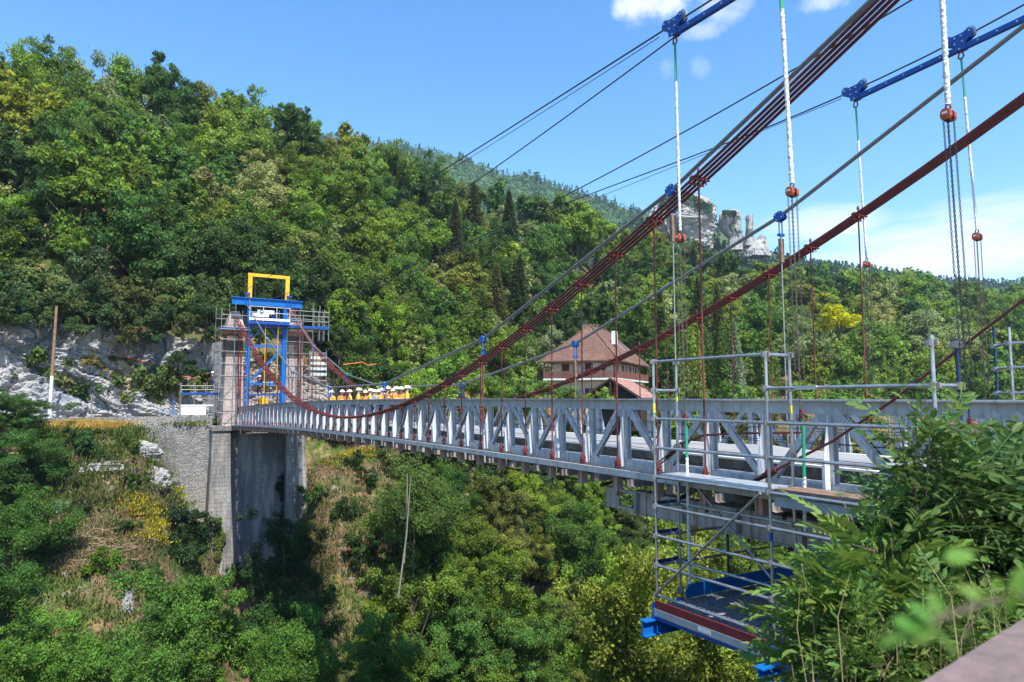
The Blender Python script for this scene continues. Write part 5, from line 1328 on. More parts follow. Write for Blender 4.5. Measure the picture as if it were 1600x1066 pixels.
def trunk(name, H, r, limbs=6, spread=2.2, seed=0):
    rr = random.Random(seed); m = MB(); k = 7
    pts = [Vector((.12 * math.sin(i * 1.3 + seed), .12 * math.cos(i * 1.7 + seed), -1.2 + (H * .86 + 1.2) * i / (k - 1))) for i in range(k)]
    m.tube(pts, [r * (1 - .82 * i / (k - 1)) for i in range(k)], 7)
    for j in range(limbs):
        t = rr.uniform(.28, .75); i = int(t * (k - 1)); p = pts[i]; a = rr.uniform(0, 6.28); L = spread * rr.uniform(.6, 1.1)
        q = [p, p + Vector((math.cos(a) * L * .45, math.sin(a) * L * .45, L * .35)), p + Vector((math.cos(a) * L, math.sin(a) * L, L * .85))]
        m.tube(q, [r * .45, r * .28, r * .08], 5)
    return m.mesh(name, BARK)
BL = [broadleaf('crown', 4.0, 9.0, 80, 10500, .34), broadleaf('crown', 3.6, 9.8, 66, 9500, .33, .2, .03), broadleaf('crown', 4.4, 8.4, 92, 11500, .32, .12, -.03, LEAF, (.16, .33)),
      broadleaf('crown', 3.2, 10.6, 70, 9500, .33, .14, .02, LEAF, (.18, .34), .8), broadleaf('crown', 4.5, 9.0, 60, 10500, .35, .2, .05, LEAF, (.24, .42)), broadleaf('crown', 3.8, 9.4, 110, 10500, .30, .1, -.02, LEAF, (.14, .30)),
      broadleaf('crown', 4.1, 8.8, 74, 10500, .33, .16, .02, LEAF, (.20, .40), .7)]
LOOSE = [broadleaf('crown', 3.9, 9.2, 84, 6000, .40, .18, .0, LEAF, (.10, .25), .9, .3), broadleaf('crown', 3.5, 10.0, 72, 5400, .40, .15, .04, LEAF, (.11, .24), .85, .3)]
FINE = [broadleaf('crown', 4.0, 9.0, 130, 36000, .185, .12, .0, LEAF, (.13, .30)), broadleaf('crown', 4.3, 8.6, 110, 34000, .19, .12, .03, LEAF, (.15, .33)), broadleaf('crown', 3.6, 9.8, 130, 34000, .18, .1, -.03, LEAF, (.12, .28), .85), broadleaf('crown', 4.1, 9.2, 90, 30000, .19, .1, .02, LEAF, (.16, .36), .7)]
CON = [conifer('crown', 2.5, 12, 7500, .55), conifer('crown', 2.1, 12, 6500, .5, .06, .85, .4, 17)]
COLM = [column('crown', 1.35, 11, 8000, .30), column('crown', 1.1, 11, 7000, .28)]
BUSH = [broadleaf('foliage', 1.5, 2.2, 26, 3800, .17, .02, 0, LEAF, (.22, .42)), broadleaf('foliage', 1.6, 1.9, 30, 3800, .18, .0, .05, LEAF, (.2, .38)), broadleaf('foliage', 1.4, 2.5, 22, 3400, .17, .05, 0, LEAF, (.24, .4))]
TR = [trunk('trunk', 9, .22, 7, 2.6, s) for s in range(3)]; TRC = trunk('trunk', 12, .2, 0, 1, 4)
BSTEM = MB(); [BSTEM.tube([(0, 0, -.5), (.25 * math.cos(a), .25 * math.sin(a), .7), (.7 * math.cos(a), .7 * math.sin(a), 1.5)], [.04, .03, .01], 5) for a in (.3, 1.9, 3.3, 4.8)]; BSTEM = BSTEM.mesh('stems', BARK)
TREES = []
def tree(p, s, crown, tr, col, kind, group, zs=1.0, nm='broadleaf_tree', cat='tree', label=None, rz=None):
    o = thing(nm, '', cat, p, group, rz if rz is not None else rng.uniform(0, 6.28))
    o.scale = (s, s, s * zs)
    if 'bush' not in nm and 'broad' in nm: o.rotation_euler = (rng.gauss(0, .05), rng.gauss(0, .05), o.rotation_euler.z)
    link('trunk' if 'bush' not in nm else 'stems', tr, o)
    c = link('crown' if 'bush' not in nm else 'foliage', crown, o); c.color = (*col, 1)
    TREES.append((o, kind, label, s)); return o
def jit(c, a=.18):
    k = rng.uniform(1 - a, 1 + a); h = rng.uniform(-.12, .12)
    return (c[0] * k * (1 + h), c[1] * k, c[2] * k * (1 - h))
PAL = [('dark green', (0.066, 0.132, 0.021)), ('dark green', (0.058, 0.119, 0.023)), ('mid green', (0.111, 0.196, 0.026)), ('mid green', (0.096, 0.180, 0.031)), ('mid green', (0.134, 0.209, 0.029)), ('fresh green', (0.164, 0.258, 0.029)),
       ('olive green', (0.153, 0.182, 0.034)), ('brownish green', (0.120, 0.143, 0.038)), ('pale silvery green', (0.239, 0.284, 0.095)), ('yellowish green', (0.210, 0.258, 0.024))]
WTS = [11, 9, 17, 17, 16, 15, 7, 3, 9, 3]
placed = []
def ok(p, r, f):
    for q, rq in placed:
        if abs(p.x - q.x) < 9 and (p - q).length < f * (r + rq): return False
    return True
def pick(x=0): return rng.choices(PAL, WTS if x < 950 else [6, 5, 16, 16, 18, 20, 7, 2, 8, 4])[0]
# 1. skyline trees fitted to the ridge line of the photograph's hill
def skyline(x): return float(np.interp(x, SKX, SKY))
x = -140
while x < 1740:
    for _ in range(1):
        xx = x + rng.uniform(-10, 10); d = float(np.interp(xx, XCOL, DC)) * rng.uniform(.94, 1.0)
        p = atD(xx, 500, d); g = terr(p.x, p.y); ytop = skyline(xx) + rng.uniform(-6, 12)
        zt_ = atD(xx, ytop, d).z; h = zt_ - g
        s = rng.uniform(.85, 1.2) * (1 + (d - 90) / 420)
        zs = max(.42, min(1.6, h / (9.2 * s)))
        kn, c = pick(xx); cr = rng.choice(BL + (LOOSE if rng.random() < .3 else []))
        tree(Vector((p.x, p.y, g)), s, cr, rng.choice(TR), jit(c), kn, 'trees on the wooded hillside', zs); placed.append((Vector((p.x, p.y, g)), 4 * s))
    x += rng.uniform(34, 52) * (1 if x < 900 else .8)
# 2. named single trees (pixel of the top, pixel width, depth)
def at_top(x, y, d, wpx, crown, tr, col, kind, nm, group, label, baseR, H, ground=None, dz=0, cat='tree'):
    p = atD(x, y, d); g = terr(p.x, p.y) if ground is None else ground
    s = wpx / F * d / (2 * baseR); zs = (p.z - g) / (H * s)
    zs = max(.5, zs); full = p.z - g; ex = 0
    if zs > 1.22: zs = 1.18; ex = full - zs * H * s
    q = Vector((p.x, p.y, g)); placed.append((q, baseR * s))
    o = tree(q, s, crown, tr, (1.8 * col[0], 1.8 * col[1], 1.15 * col[2]), kind, group, zs, nm, cat, label)
    if ex > 0:      # tall bare stem below the crown
        a, b = o.children[0], o.children[1]
        if a.data is crown: a, b = b, a
        b.location.z = ex / (s * zs); a.scale = (1, 1, full / (H * s * zs))
    return o
g_c = 'conifers on the hillside'
for i, (x, y, wp, d, c, lab) in enumerate([(1075, 498, 46, 97, (.085, .125, .022), 'bright green columnar tree left of the cage, nearest to the house'), (1130, 502, 42, 100, (.05, .085, .02), 'columnar tree just left of the blue spruce'),
        (1100, 512, 34, 106, (.04, .07, .02), 'slim dark columnar tree between two brighter columnar trees'), (1195, 520, 44, 100, (.055, .088, .02), 'columnar tree right of the blue spruce, behind the cage')]):
    at_top(x, y, d, wp, COLM[i % 2], TRC, c, 'columnar', 'columnar_tree', 'columnar trees beside the house', lab, 1.3, 11)
at_top(1147, 505, 99, 46, CON[1], TRC, (.115, .15, .13), 'blue spruce', 'spruce_tree', g_c, 'silvery blue spruce among the columnar trees behind the cage', 2.2, 12)
for i, (x, y, wp, d, c, lab) in enumerate([(740, 395, 66, 108, (.055, .068, .026), 'brownish green conifer left of the grey cable on the slope'), (812, 402, 60, 112, (.028, .046, .018), 'dark pointed conifer above the near red cable'), (776, 415, 54, 108, (.060, .066, .026), 'dull green conifer between two darker conifers on the slope'),
        (720, 440, 64, 100, (.068, .072, .026), 'low brownish conifer on the slope left of the house'), (1090, 440, 60, 118, (.033, .052, .02), 'dark conifer behind the columnar trees'), (1030, 452, 52, 120, (.030, .050, .02), 'dark conifer behind the right end of the house'), (660, 285, 34, 130, (.03, .046, .018), 'small dark conifer standing on the ridge line'), (1120, 448, 50, 116, (.05, .06, .024), 'olive conifer behind the tall columnar trees')]):
    at_top(x, y, d, wp, CON[i % 2], TRC, c, 'conifer', 'conifer_tree', g_c, lab, 2.3, 12)
at_top(1308, 474, 112, 64, BUSH[0], BSTEM, (.27, .275, .010), 'yellow', 'broadleaf_tree', 'trees on the wooded hillside', 'bright yellow green tree on the hillside right of the cage', 1.5, 2.2, ground=atD(1308, 522, 112).z)
# trees around the tower and in front of the hill
for (x, y, wp, d, c, lab) in [(465, 372, 120, 76, (.105, .125, .045), 'olive green tree just right of the yellow frame'), (540, 470, 90, 74, (.085, .135, .022), 'bright green tree on the slope right of the right pylon'), (610, 465, 96, 80, (.088, .145, .024), 'bright green tree between the tower and the grey cable'), (690, 500, 90, 84, (.07, .12, .022), 'green tree low on the slope left of the grey clamp'),
        (640, 545, 110, 74, (.10, .165, .028), 'light green feathery shrubby tree right of the orange workers'), (560, 530, 80, 72, (.05, .09, .02), 'mid green tree above the rocks right of the tower'), (370, 395, 95, 74, (.05, .085, .022), 'flat topped pine like tree left of the yellow frame'),
        (800, 560, 90, 84, (.075, .125, .03), 'green bushy tree left of the house roof'), (850, 520, 70, 96, (.12, .15, .10), 'pale grey green tree just left of the house'), (880, 480, 80, 108, (.025, .045, .015), 'dark tree standing behind the left side of the house'), (990, 470, 90, 112, (.06, .105, .025), 'leafy tree behind the right roof slope of the house'), (1050, 520, 60, 100, (.05, .09, .02), 'green tree right of the house behind the hanger rods')]:
    at_top(x, y, d, wp, rng.choice(BL), rng.choice(TR), c, '', 'broadleaf_tree', 'trees around the bridge head', lab, 4.0, 9.0)
for i, (x, y, wp, d) in enumerate([(645, 560, 70, 77), (615, 578, 54, 75), (690, 556, 70, 79), (735, 560, 64, 80), (660, 578, 60, 75), (650, 592, 44, 72), (690, 590, 50, 74), (730, 584, 60, 76), (775, 590, 52, 77), (815, 588, 56, 78), (850, 592, 44, 78), (890, 600, 60, 70), (940, 604, 50, 72), (1080, 596, 60, 84), (1140, 604, 54, 88), (1190, 600, 60, 90), (1250, 596, 70, 92), (1310, 590, 74, 96), (1380, 585, 80, 100), (1450, 580, 84, 106), (1530, 575, 90, 112), (1600, 570, 90, 120)]):
    at_top(x, y, d, wp, rng.choice(BUSH), BSTEM, jit([(.10, .16, .045), (.075, .13, .03), (.06, .11, .025)][i % 3]), 'light green' if i < 11 else 'green', 'leafy_bush', 'bushes along the far bank', None, 1.5, 2.2, cat='bush')
for i in range(10):
    xx = rng.uniform(660, 1180); t_ = rng.uniform(.15, .85); db = float(np.interp(xx, XCOL, DB)); dc = float(np.interp(xx, XCOL, DC)); d = db + (dc - db) * t_
    p = atD(xx, 500, d); g = terr(p.x, p.y); s = rng.uniform(.9, 1.45)
    while proj((p.x, p.y, g + 12 * s))[1] < skyline(xx) - 4 and s > .5: s -= .08
    if 820 < xx < 1060 and d < 115: continue
    tree(Vector((p.x, p.y, g)), s, CON[i % 2], TRC, jit(rng.choice([(.040, .066, .026), (.075, .082, .034), (.055, .085, .034)])), 'dark pointed', 'conifers on the hillside', 1.0, 'conifer_tree'); placed.append((Vector((p.x, p.y, g)), 2.2 * s))
# 3. hillside
ntry = 0; cnt = 0
while ntry < 5200:
    ntry += 1
    xx = rng.uniform(-120, 1720); s_ = rng.random() ** .85
    db = float(np.interp(xx, XCOL, DB)); dc = float(np.interp(xx, XCOL, DC)); d = db + 1.5 + (dc - db) * .95 * s_
    p = atD(xx, 500, d); g = terr(p.x, p.y); q = Vector((p.x, p.y, g))
    if g < -4.6: continue
    s = rng.choice((rng.uniform(.6, .9), rng.uniform(.8, 1.1), rng.uniform(1.0, 1.35))) * (1 + (d - 75) / 320)
    if not ok(q, 4 * s, .56 if d < 120 else .60): continue
    # keep the house and garage clear
    if 800 < xx < 1075 and d < 112 and g < 2: continue
    if xx < 640 and s_ < .05: continue
    zs = rng.uniform(.85, 1.2); pt = proj((q.x, q.y, q.z + 9.2 * s * zs))
    while zs > .36 and pt[1] < skyline(pt[0]) + 4: zs -= .06; pt = proj((q.x, q.y, q.z + 9.2 * s * zs))
    kn, c = pick(xx); cr = rng.choice(BL) if rng.random() < .8 else rng.choice(LOOSE)
    tree(q, s, cr, rng.choice(TR), jit(c), kn, 'trees on the wooded hillside', zs); placed.append((q, 4 * s)); cnt += 1
print('HILL trees', cnt, len(TREES))
# 4. gorge trees below the bridge
def gorge(xx, yy, s, kn, c, crown, zs=1.0, label=None):
    q = on_slope(xx, yy, 18, 90); q = Vector((q.x, q.y, terr(q.x, q.y)))
    top = q.z + 9.2 * s * zs
    if 7.3 < q.x < 15.6 and top > -3.4: zs = max(.45, (-3.4 - q.z) / (9.2 * s))
    if q.y > 42: 
        pr = proj((q.x, q.y, q.z + 9.2 * s * zs))
    tree(q, s, crown, rng.choice(TR), jit(c), kn, 'trees in the gorge below the bridge', zs, label=label); placed.append((q, 3.4 * s)); return q
ntry = 0; cnt = 0
while ntry < 3000:
    ntry += 1
    xx = rng.uniform(615, 1420); yy = rng.uniform(735, 1330)
    q = on_slope(xx, yy, 18, 90); s = rng.uniform(.55, .88)
    if q.y > 58.5 or not ok(q, 3.6 * s, .58): continue
    top = proj((q.x, q.y, q.z + 8.6 * s))
    lim = np.interp(xx, [560, 640, 800, 1000, 1200, 1400], [735, 722, 738, 772, 800, 830])
    if top[1] < lim: continue
    kn, c = rng.choices(PAL, [4, 3, 14, 14, 17, 20, 10, 2, 3, 7])[0]
    gorge(xx, yy, s, kn, c, rng.choice(FINE), rng.uniform(.85, 1.15)); cnt += 1
print('GORGE trees', cnt, len(TREES))
for i in range(96):
    X, Y = (rng.uniform(23, 52), rng.uniform(49, 58.8)) if i < 46 else (rng.uniform(24, 48), rng.uniform(50, 59)); g = terr(X, Y); s = rng.uniform(1.0, 1.75)
    tree(Vector((X, Y, g)), s, BUSH[i % 3], BSTEM, jit(rng.choice([(.085, .145, .03), (.07, .125, .028), (.10, .15, .035), (.055, .10, .025)])), 'green', 'bushes under the bridge deck', rng.uniform(.9, 1.25), 'leafy_bush', 'bush')
# left slope: trees at the edge and bottom
for (x, y, d, wp, c, lab) in [(10, 612, 47, 120, (.034, .075, .024), 'dark green tree at the left edge in front of the cliff'), (35, 668, 45, 110, (.034, .075, .024), 'dark green tree at the left edge just under the road'), (-20, 690, 43, 150, (.03, .068, .022), 'dark tree at the left edge below the cliff'), (40, 760, 41, 120, (.040, .085, .022), 'green tree at the left edge left of the brush pile'), (-10, 850, 37, 150, (.036, .080, .022), 'large green tree on the left edge above the lower corner'),
        (70, 950, 33, 150, (.065, .125, .026), 'light green tree in the lower left corner'), (-40, 990, 31, 170, (.05, .10, .022), 'green tree cut by the lower left corner'), (250, 890, 36, 170, (.052, .105, .026), 'broad green tree at the lower left below the yellow broom'), (330, 905, 37, 170, (.055, .11, .024), 'broad green tree directly below the left edge of the pier'),
        (400, 960, 35, 130, (.052, .108, .024), 'green tree at the bottom edge left of the shaded dark tree'), (170, 985, 32, 140, (.06, .12, .026), 'bright tree at the bottom edge beside the pale rock streak'), (290, 985, 32, 150, (.05, .10, .025), 'green tree at the bottom edge left of centre'), (440, 808, 50.5, 120, (.018, .042, .016), 'shaded ivy covered tree at the foot of the pier'), (450, 905, 44, 150, (.02, .048, .017), 'dark shaded tree below the bridge pier'),  # the two darkest crowns by the pier carry the deck's shade in their colour
        (560, 960, 38, 130, (.055, .11, .026), 'light tree at the bottom edge below the earthy slope'), (1060, 845, 40, 230, (.120, .145, .030), 'large olive yellow tree left of and below the scaffold cage'), (1150, 900, 36, 200, (.120, .150, .028), 'olive green tree below the blue platform'), (930, 870, 42, 170, (.10, .155, .026), 'fresh green tree left of the olive yellow tree'), (650, 728, 50, 130, (.052, .085, .028), 'tall tree with bare grey trunk right of the earthy slope')]:
    at_top(x, y, d, wp, rng.choice(FINE), rng.choice(TR), c, '', 'broadleaf_tree', 'trees in the gorge below the bridge', lab, 4.0, 9.0)
# bushes on the left slope, on the cliff and round the pier
bl = [(162, 872, 46, 60, (.10, .19, .015), 'fresh bright green bush beside the brush pile'), (265, 808, 51, 56, (.024, .05, .024), 'round dark blue green bush on the slope left of the pier'), (305, 825, 50, 66, (.030, .065, .018), 'dark green bush against the foot of the retaining wall'), (285, 850, 48, 70, (.032, .07, .02), 'dark bush below the round bush left of the pier'),
      (198, 818, 50, 36, (.045, .09, .02), 'small green bush in the brown brush'), (122, 690, 53, 56, (.045, .10, .03), 'bushy green shrub below the dry yellow grass'), (150, 705, 52, 40, (.05, .10, .025), 'small green shrub above the white ledge'), (85, 720, 52, 44, (.05, .10, .022), 'small green shrub on the slope near the left trees'), (205, 695, 54, 34, (.075, .12, .02), 'low yellowish shrub under the parapet wall'), (125, 785, 49, 36, (.04, .085, .025), 'small dark shrub above the brush pile'),
      (210, 745, 52, 40, (.055, .105, .02), 'green shrub between the pale rocks'), (262, 675, 57, 16, (.03, .055, .02), 'small dark plant growing out of the masonry wall'), (556, 712, 58, 34, (.035, .075, .022), 'round green bush on the slope right of the pier'), (592, 708, 58, 26, (.045, .09, .02), 'narrow green bush at the top of the earthy slope'), (575, 745, 55, 40, (.045, .085, .022), 'green bush on the earthy slope'), (540, 790, 52, 50, (.045, .09, .022), 'low green bush on the earthy slope right of the pier'), (490, 770, 55, 54, (.055, .11, .022), 'green bush beside the right pilaster of the pier'),
      (560, 860, 47, 66, (.05, .10, .022), 'green bush low on the earthy slope'), (600, 800, 52, 44, (.05, .095, .022), 'green bush at the right edge of the earthy slope'), (55, 800, 46, 60, (.04, .085, .02), 'green bush between the left trees'), (230, 905, 44, 60, (.055, .11, .022), 'green bush beside the pale rock streak'), (110, 740, 50, 40, (.05, .095, .024), 'small bush on the slope left of the white ledge'), (368, 898, 53, 64, (.05, .10, .024), 'leafy bush at the very foot of the left pilaster'), (392, 912, 52, 60, (.035, .08, .022), 'darker bush beside the foot of the left pilaster'), (372, 872, 54, 44, (.05, .10, .024), 'bush hiding the foot of the left pilaster')]
for i, (x, y, d, wp, c, lab) in enumerate(bl):
    p = on_slope(x, y + wp * .45, 25, 75); s = wp / F * (p.x * S + p.y * CY) / 3.0
    tree(Vector((p.x, p.y, p.z - .15)), s, BUSH[i % 3], BSTEM, c, '', 'bushes on the left slope', 1.05, 'leafy_bush', 'bush', lab)
tp = [(30, 475), (90, 480), (140, 468), (185, 488), (230, 505), (60, 500), (255, 490), (215, 470), (160, 500), (120, 510), (10, 500), (285, 520), (275, 560), (300, 580), (320, 520), (205, 525), (235, 530), (-20, 480), (320, 480), (295, 500)]
for i, (x, y) in enumerate(tp):
    wp = [62, 70, 66, 78, 56, 48, 44, 66, 56, 44, 60, 34, 30, 30, 36, 46, 40, 60, 60, 40][i]
    Y = 66.3 if y < 500 else 65.4
    p = atY(x, y + wp * .42, Y); s = wp / F * (p.x * S + p.y * CY) / 3.0
    tree(p, s, BUSH[i % 3], BSTEM, jit([(.055, .10, .03), (.07, .115, .035), (.045, .085, .025), (.10, .12, .035)][i % 4]), ['green', 'pale green', 'dark green', 'yellowish'][i % 4], 'bushes on top of the cliff', 1.1, 'leafy_bush', 'bush')
for i in range(46):
    x = rng.uniform(-40, 345); d = 66.2 / (CY - ray(x, 500)[0] * S) + rng.uniform(1.0, 7.5); p = atD(x, 470, d); g = terr(p.x, p.y); s = rng.uniform(1.1, 1.9)
    tree(Vector((p.x, p.y, g)), s, BUSH[i % 3], BSTEM, jit([(.085, .135, .04), (.10, .15, .045), (.07, .12, .03), (.13, .15, .045)][i % 4]), ['green', 'pale green', 'dark green', 'yellowish'][i % 4], 'bushes on top of the cliff', rng.uniform(1, 1.5), 'leafy_bush', 'bush')
for i in range(16):
    x = rng.uniform(-40, 560); d = 66.2 / (CY - ray(x, 500)[0] * S) + rng.uniform(7, 12); p = atD(x, 470, d); g = terr(p.x, p.y); s = rng.uniform(.7, 1.0)
    tree(Vector((p.x, p.y, g)), s, rng.choice(BL), rng.choice(TR), jit((.055, .10, .025)), 'deep green', 'trees on the wooded hillside', rng.uniform(.9, 1.2))
for i, (x, y, wp) in enumerate([(462, 545, 36), (500, 515, 40), (530, 545, 46), (590, 575, 50), (420, 560, 30), (405, 530, 34), (445, 520, 30), (560, 590, 26), (610, 590, 36), (350, 520, 30), (322, 535, 34), (334, 560, 30), (318, 560, 24)]):
    p = atY(x, y + wp * .4, 69.5); s = wp / F * (p.x * S + p.y * CY) / 3.0
    tree(p, s, BUSH[i % 3], BSTEM, jit((.06, .105, .026)), 'green', 'bushes on the rocks behind the tower', 1.1, 'leafy_bush', 'bush')
CL = [o for o in bpy.data.objects if o.name.startswith('rock_cliff')]
bpy.context.view_layer.update()
def on_cliff(x, y):
    u, v = ray(x, y); dr = Vector((S + u * CY, CY - u * S, v)).normalized(); best = None
    for c in CL:
        h, loc, nrm_, _ = c.ray_cast(Vector((0, 0, 0)), dr)
        if h and (best is None or loc.length < best.length): best = loc
    return best if best is not None else atY(x, y, 65)
for i, (x, y, wp, c) in enumerate([(140, 565, 34, 1), (155, 580, 26, 1), (108, 570, 24, 0), (180, 585, 18, 1), (225, 582, 22, 1), (258, 596, 14, 0), (275, 610, 14, 1), (180, 562, 20, 0), (60, 560, 22, 0), (20, 590, 18, 0), (300, 570, 26, 2), (285, 555, 22, 0), (310, 600, 18, 2), (240, 612, 12, 0), (120, 600, 12, 1), (265, 575, 16, 1), (92, 600, 12, 0)]):
    p = on_cliff(x, y + wp * .3); s = wp / F * (p.x * S + p.y * CY) / 3.0
    tree(p, s, BUSH[i % 3], BSTEM, [(.10, .14, .04), (.24, .20, .06), (.09, .17, .03)][c], ['green', 'yellowish', 'fresh green'][c], 'plants on the rock face', .9, 'leafy_bush', 'bush')
q = [on_cliff(x, y) - Vector((.0, .24, -.04)) for x, y in [(183, 553), (194, 558), (205, 562), (222, 565), (240, 569), (252, 578), (268, 586), (285, 590), (303, 590), (314, 598), (322, 604), (328, 609)]]
q = [(q[max(0, i - 1)] + q[i] * 2 + q[min(len(q) - 1, i + 1)]) / 4 for i in range(len(q))]
m = MB(); m.tube(q, .06, 8); tag(m.build('orange_pipe', ORANGEPIPE), 'orange pipe draped down across the grey rock face', 'pipe')
# ivy on the pier
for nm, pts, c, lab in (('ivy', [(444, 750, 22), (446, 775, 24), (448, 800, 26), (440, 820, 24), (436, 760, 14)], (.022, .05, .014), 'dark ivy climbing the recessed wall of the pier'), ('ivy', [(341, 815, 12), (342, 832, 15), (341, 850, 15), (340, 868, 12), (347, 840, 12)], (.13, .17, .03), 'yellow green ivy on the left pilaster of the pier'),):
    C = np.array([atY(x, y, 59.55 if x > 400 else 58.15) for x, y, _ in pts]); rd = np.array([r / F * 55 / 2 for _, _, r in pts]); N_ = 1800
    idx = nr.integers(0, len(pts), N_); D = rand_dir(N_) * np.array([1, .22, 1.3]); P = C[idx] + D * (rd[idx] * nr.uniform(.2, 1, N_))[:, None]
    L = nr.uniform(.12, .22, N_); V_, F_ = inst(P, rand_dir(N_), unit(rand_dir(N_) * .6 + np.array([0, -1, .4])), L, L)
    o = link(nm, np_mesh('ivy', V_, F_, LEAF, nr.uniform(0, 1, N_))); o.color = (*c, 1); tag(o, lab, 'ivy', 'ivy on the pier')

# the broadleaf trees that show largest stay things; the rest (small, far back on the hill) become one woodland mass
bt = [(t[3] * 4 / (t[0].location.x * S + t[0].location.y * CY), t) for t in TREES if t[0].name.startswith('broadleaf_tree')]
bt.sort(key=lambda t: (-1 if t[1][2] else 0, -t[0]))
rest = [t for _, t in bt[290:]]
if rest:
    LOD = []
    for k in range(3):
        me = broadleaf('lod', 4.0, 9.0, 44, 2700, .62, .14, 0, LEAF, (.18, .36)); n = len(me.vertices); v = np.empty(n * 3, np.float32); me.vertices.foreach_get('co', v)
        r_ = np.empty(len(me.polygons), np.float32); me.attributes['rnd'].data.foreach_get('value', r_); LOD.append((v.reshape(-1, 3), r_)); bpy.data.meshes.remove(me)
    VV, RR, CC = [], [], []
    class Spot: pass
    for k in range(900):
        if k < 560: xx = rng.uniform(1745, 2500) if k % 3 else rng.uniform(-700, -150); db = float(np.interp(xx, XCOL, DB)); dc = float(np.interp(xx, XCOL, DC)); d = db + 2 + (dc - db) * 1.05 * rng.random(); p = atD(xx, 500, d)
        else: p = Vector((rng.uniform(-45, -9), rng.uniform(36, 58), 0)) if k % 2 else Vector((rng.uniform(52, 110), rng.uniform(34, 62), 0))
        q = Vector((p.x, p.y, terr(p.x, p.y))); s = rng.uniform(.7, 1.15); pr = proj((q.x, q.y, q.z + 5))
        if pr is not None and -60 < pr[0] < 1660 and k < 560: continue
        if pr is not None and -40 < pr[0] < 1640 and pr[1] < 640 and k >= 560: continue
        if not ok(q, 4 * s, .58): continue
        placed.append((q, 4 * s)); o = Spot(); o.location = q; o.scale = Vector((s, s, s * rng.uniform(.85, 1.15))); o.color = (*jit(pick(1200)[1]), 1); rest.append((o, None, None, s))
    for i, t in enumerate(rest):
        o = t[0]; v, r_ = LOD[i % 3]; a = rng.uniform(0, 6.28); c, s_ = math.cos(a), math.sin(a); sc = o.scale
        q = np.stack([(v[:, 0] * c - v[:, 1] * s_) * sc.x + o.location.x, (v[:, 0] * s_ + v[:, 1] * c) * sc.y + o.location.y, v[:, 2] * sc.z + o.location.z], 1)
        VV.append(q); RR.append(r_); col = o.color if isinstance(o, Spot) else [ch for ch in o.children if ch.name.startswith('crown')][0].color
        CC.append(np.tile(np.array(col[:]), (len(r_), 1)))
        if isinstance(o, Spot): continue
        for ch in list(o.children): bpy.data.objects.remove(ch)
        TREES.remove(t); bpy.data.objects.remove(o)
    VV = np.concatenate(VV); nq = len(VV) // 4
    WOODLEAF = leaf_mat('woodland_leaves'); wn = WOODLEAF.node_tree
    ca = wn.nodes.new('ShaderNodeAttribute'); ca.attribute_name = 'tcol'
    hsn = [n for n in wn.nodes if n.type == 'HUE_SAT' and n.inputs['Color'].links and n.inputs['Color'].links[0].from_node.type == 'OBJECT_INFO'][0]
    wn.links.new(ca.outputs['Color'], hsn.inputs['Color'])
    me = np_mesh('woodland', VV, np.arange(nq * 4).reshape(-1, 4), WOODLEAF, np.concatenate(RR))
    at = me.attributes.new('tcol', 'FLOAT_COLOR', 'FACE'); at.data.foreach_set('color', np.concatenate(CC).astype(np.float32).ravel())
    tag(link('woodland', me), 'smaller trees far back on the wooded hillside', None, None, 'stuff')
print('things', len(TREES), 'merged', len(rest))

# labels for the many trees: kind + where it stands
def zone(x, y, grp):
    if grp in ('trees on the wooded hillside', 'conifers on the hillside'):
        sk = skyline(x); base = np.interp(x, [0, 340, 600, 800, 1200, 1600], [480, 480, 560, 590, 600, 600]); t = (y - sk) / (base - sk)
        row = 'on the skyline' if t < .13 else 'high on the slope' if t < .38 else 'halfway up the slope' if t < .66 else 'low on the slope'
        col = 'at the far left' if x < 90 else 'above the wooden pole' if x < 210 else 'above the grey cliff' if x < 345 else 'above the yellow frame' if x < 480 else 'right of the yellow frame' if x < 620 else 'left of the house' if x < 800 else 'above the house' if x < 1040 else 'behind the scaffold cage' if x < 1260 else 'around the yellow tree' if x < 1400 else 'at the far right'
        return f'{row} {col}'
    if grp == 'trees in the gorge below the bridge':
        row = 'just under the deck' if y < 850 else 'in mid gorge' if y < 960 else 'at the bottom edge'
        col = 'near the earthy slope' if x < 700 else 'left of centre' if x < 820 else 'in the centre' if x < 920 else 'left of the cage' if x < 1030 else 'behind the cage'
        return f'{row} {col}'
    if grp == 'bushes under the bridge deck': return 'below the deck ' + ('near the earthy slope' if x < 680 else 'left of the house' if x < 800 else 'below the house' if x < 1000 else 'behind the cage')
    if grp == 'bushes on top of the cliff': return 'on top of the cliff ' + ('left of the pole' if x < 85 else 'right of the pole' if x < 190 else 'near its right end')
    if grp == 'plants on the rock face': return 'on a rock face ledge ' + ('near the pole' if x < 130 else 'left of the orange pipe' if x < 190 else 'by the orange pipe')
    if grp == 'bushes on the rocks behind the tower': return 'on the rocks ' + ('behind the blue tower' if x < 450 else 'right of the tower')
    return 'on the far bank ' + ('left of the house' if x < 860 else 'in front of the house' if x < 1000 else 'beyond the scaffold cage' if x < 1280 else 'beyond the girder at the right')
bpy.context.view_layer.update()
from collections import defaultdict
pend = defaultdict(list)
for o, kn, lab, s in TREES:
    if lab: o['label'] = lab; continue
    pr = proj(o.location + Vector((0, 0, (6.5 if 'bush' not in o.name else 1.2) * o.scale.z)))
    x, y = pr[0], pr[1]
    noun = 'tree' if 'bush' not in o.name else 'bush'
    pend[f'{kn} {noun} {zone(x, y, o["group"])}'].append((x, o))
for k, L in pend.items():
    L.sort(key=lambda t: t[0])
    for i, (x, o) in enumerate(L):
        if len(L) == 1: o['label'] = k
        else:
            o['label'] = f'{k}, {ordw(i)} from left' if i else f'{k}, leftmost'

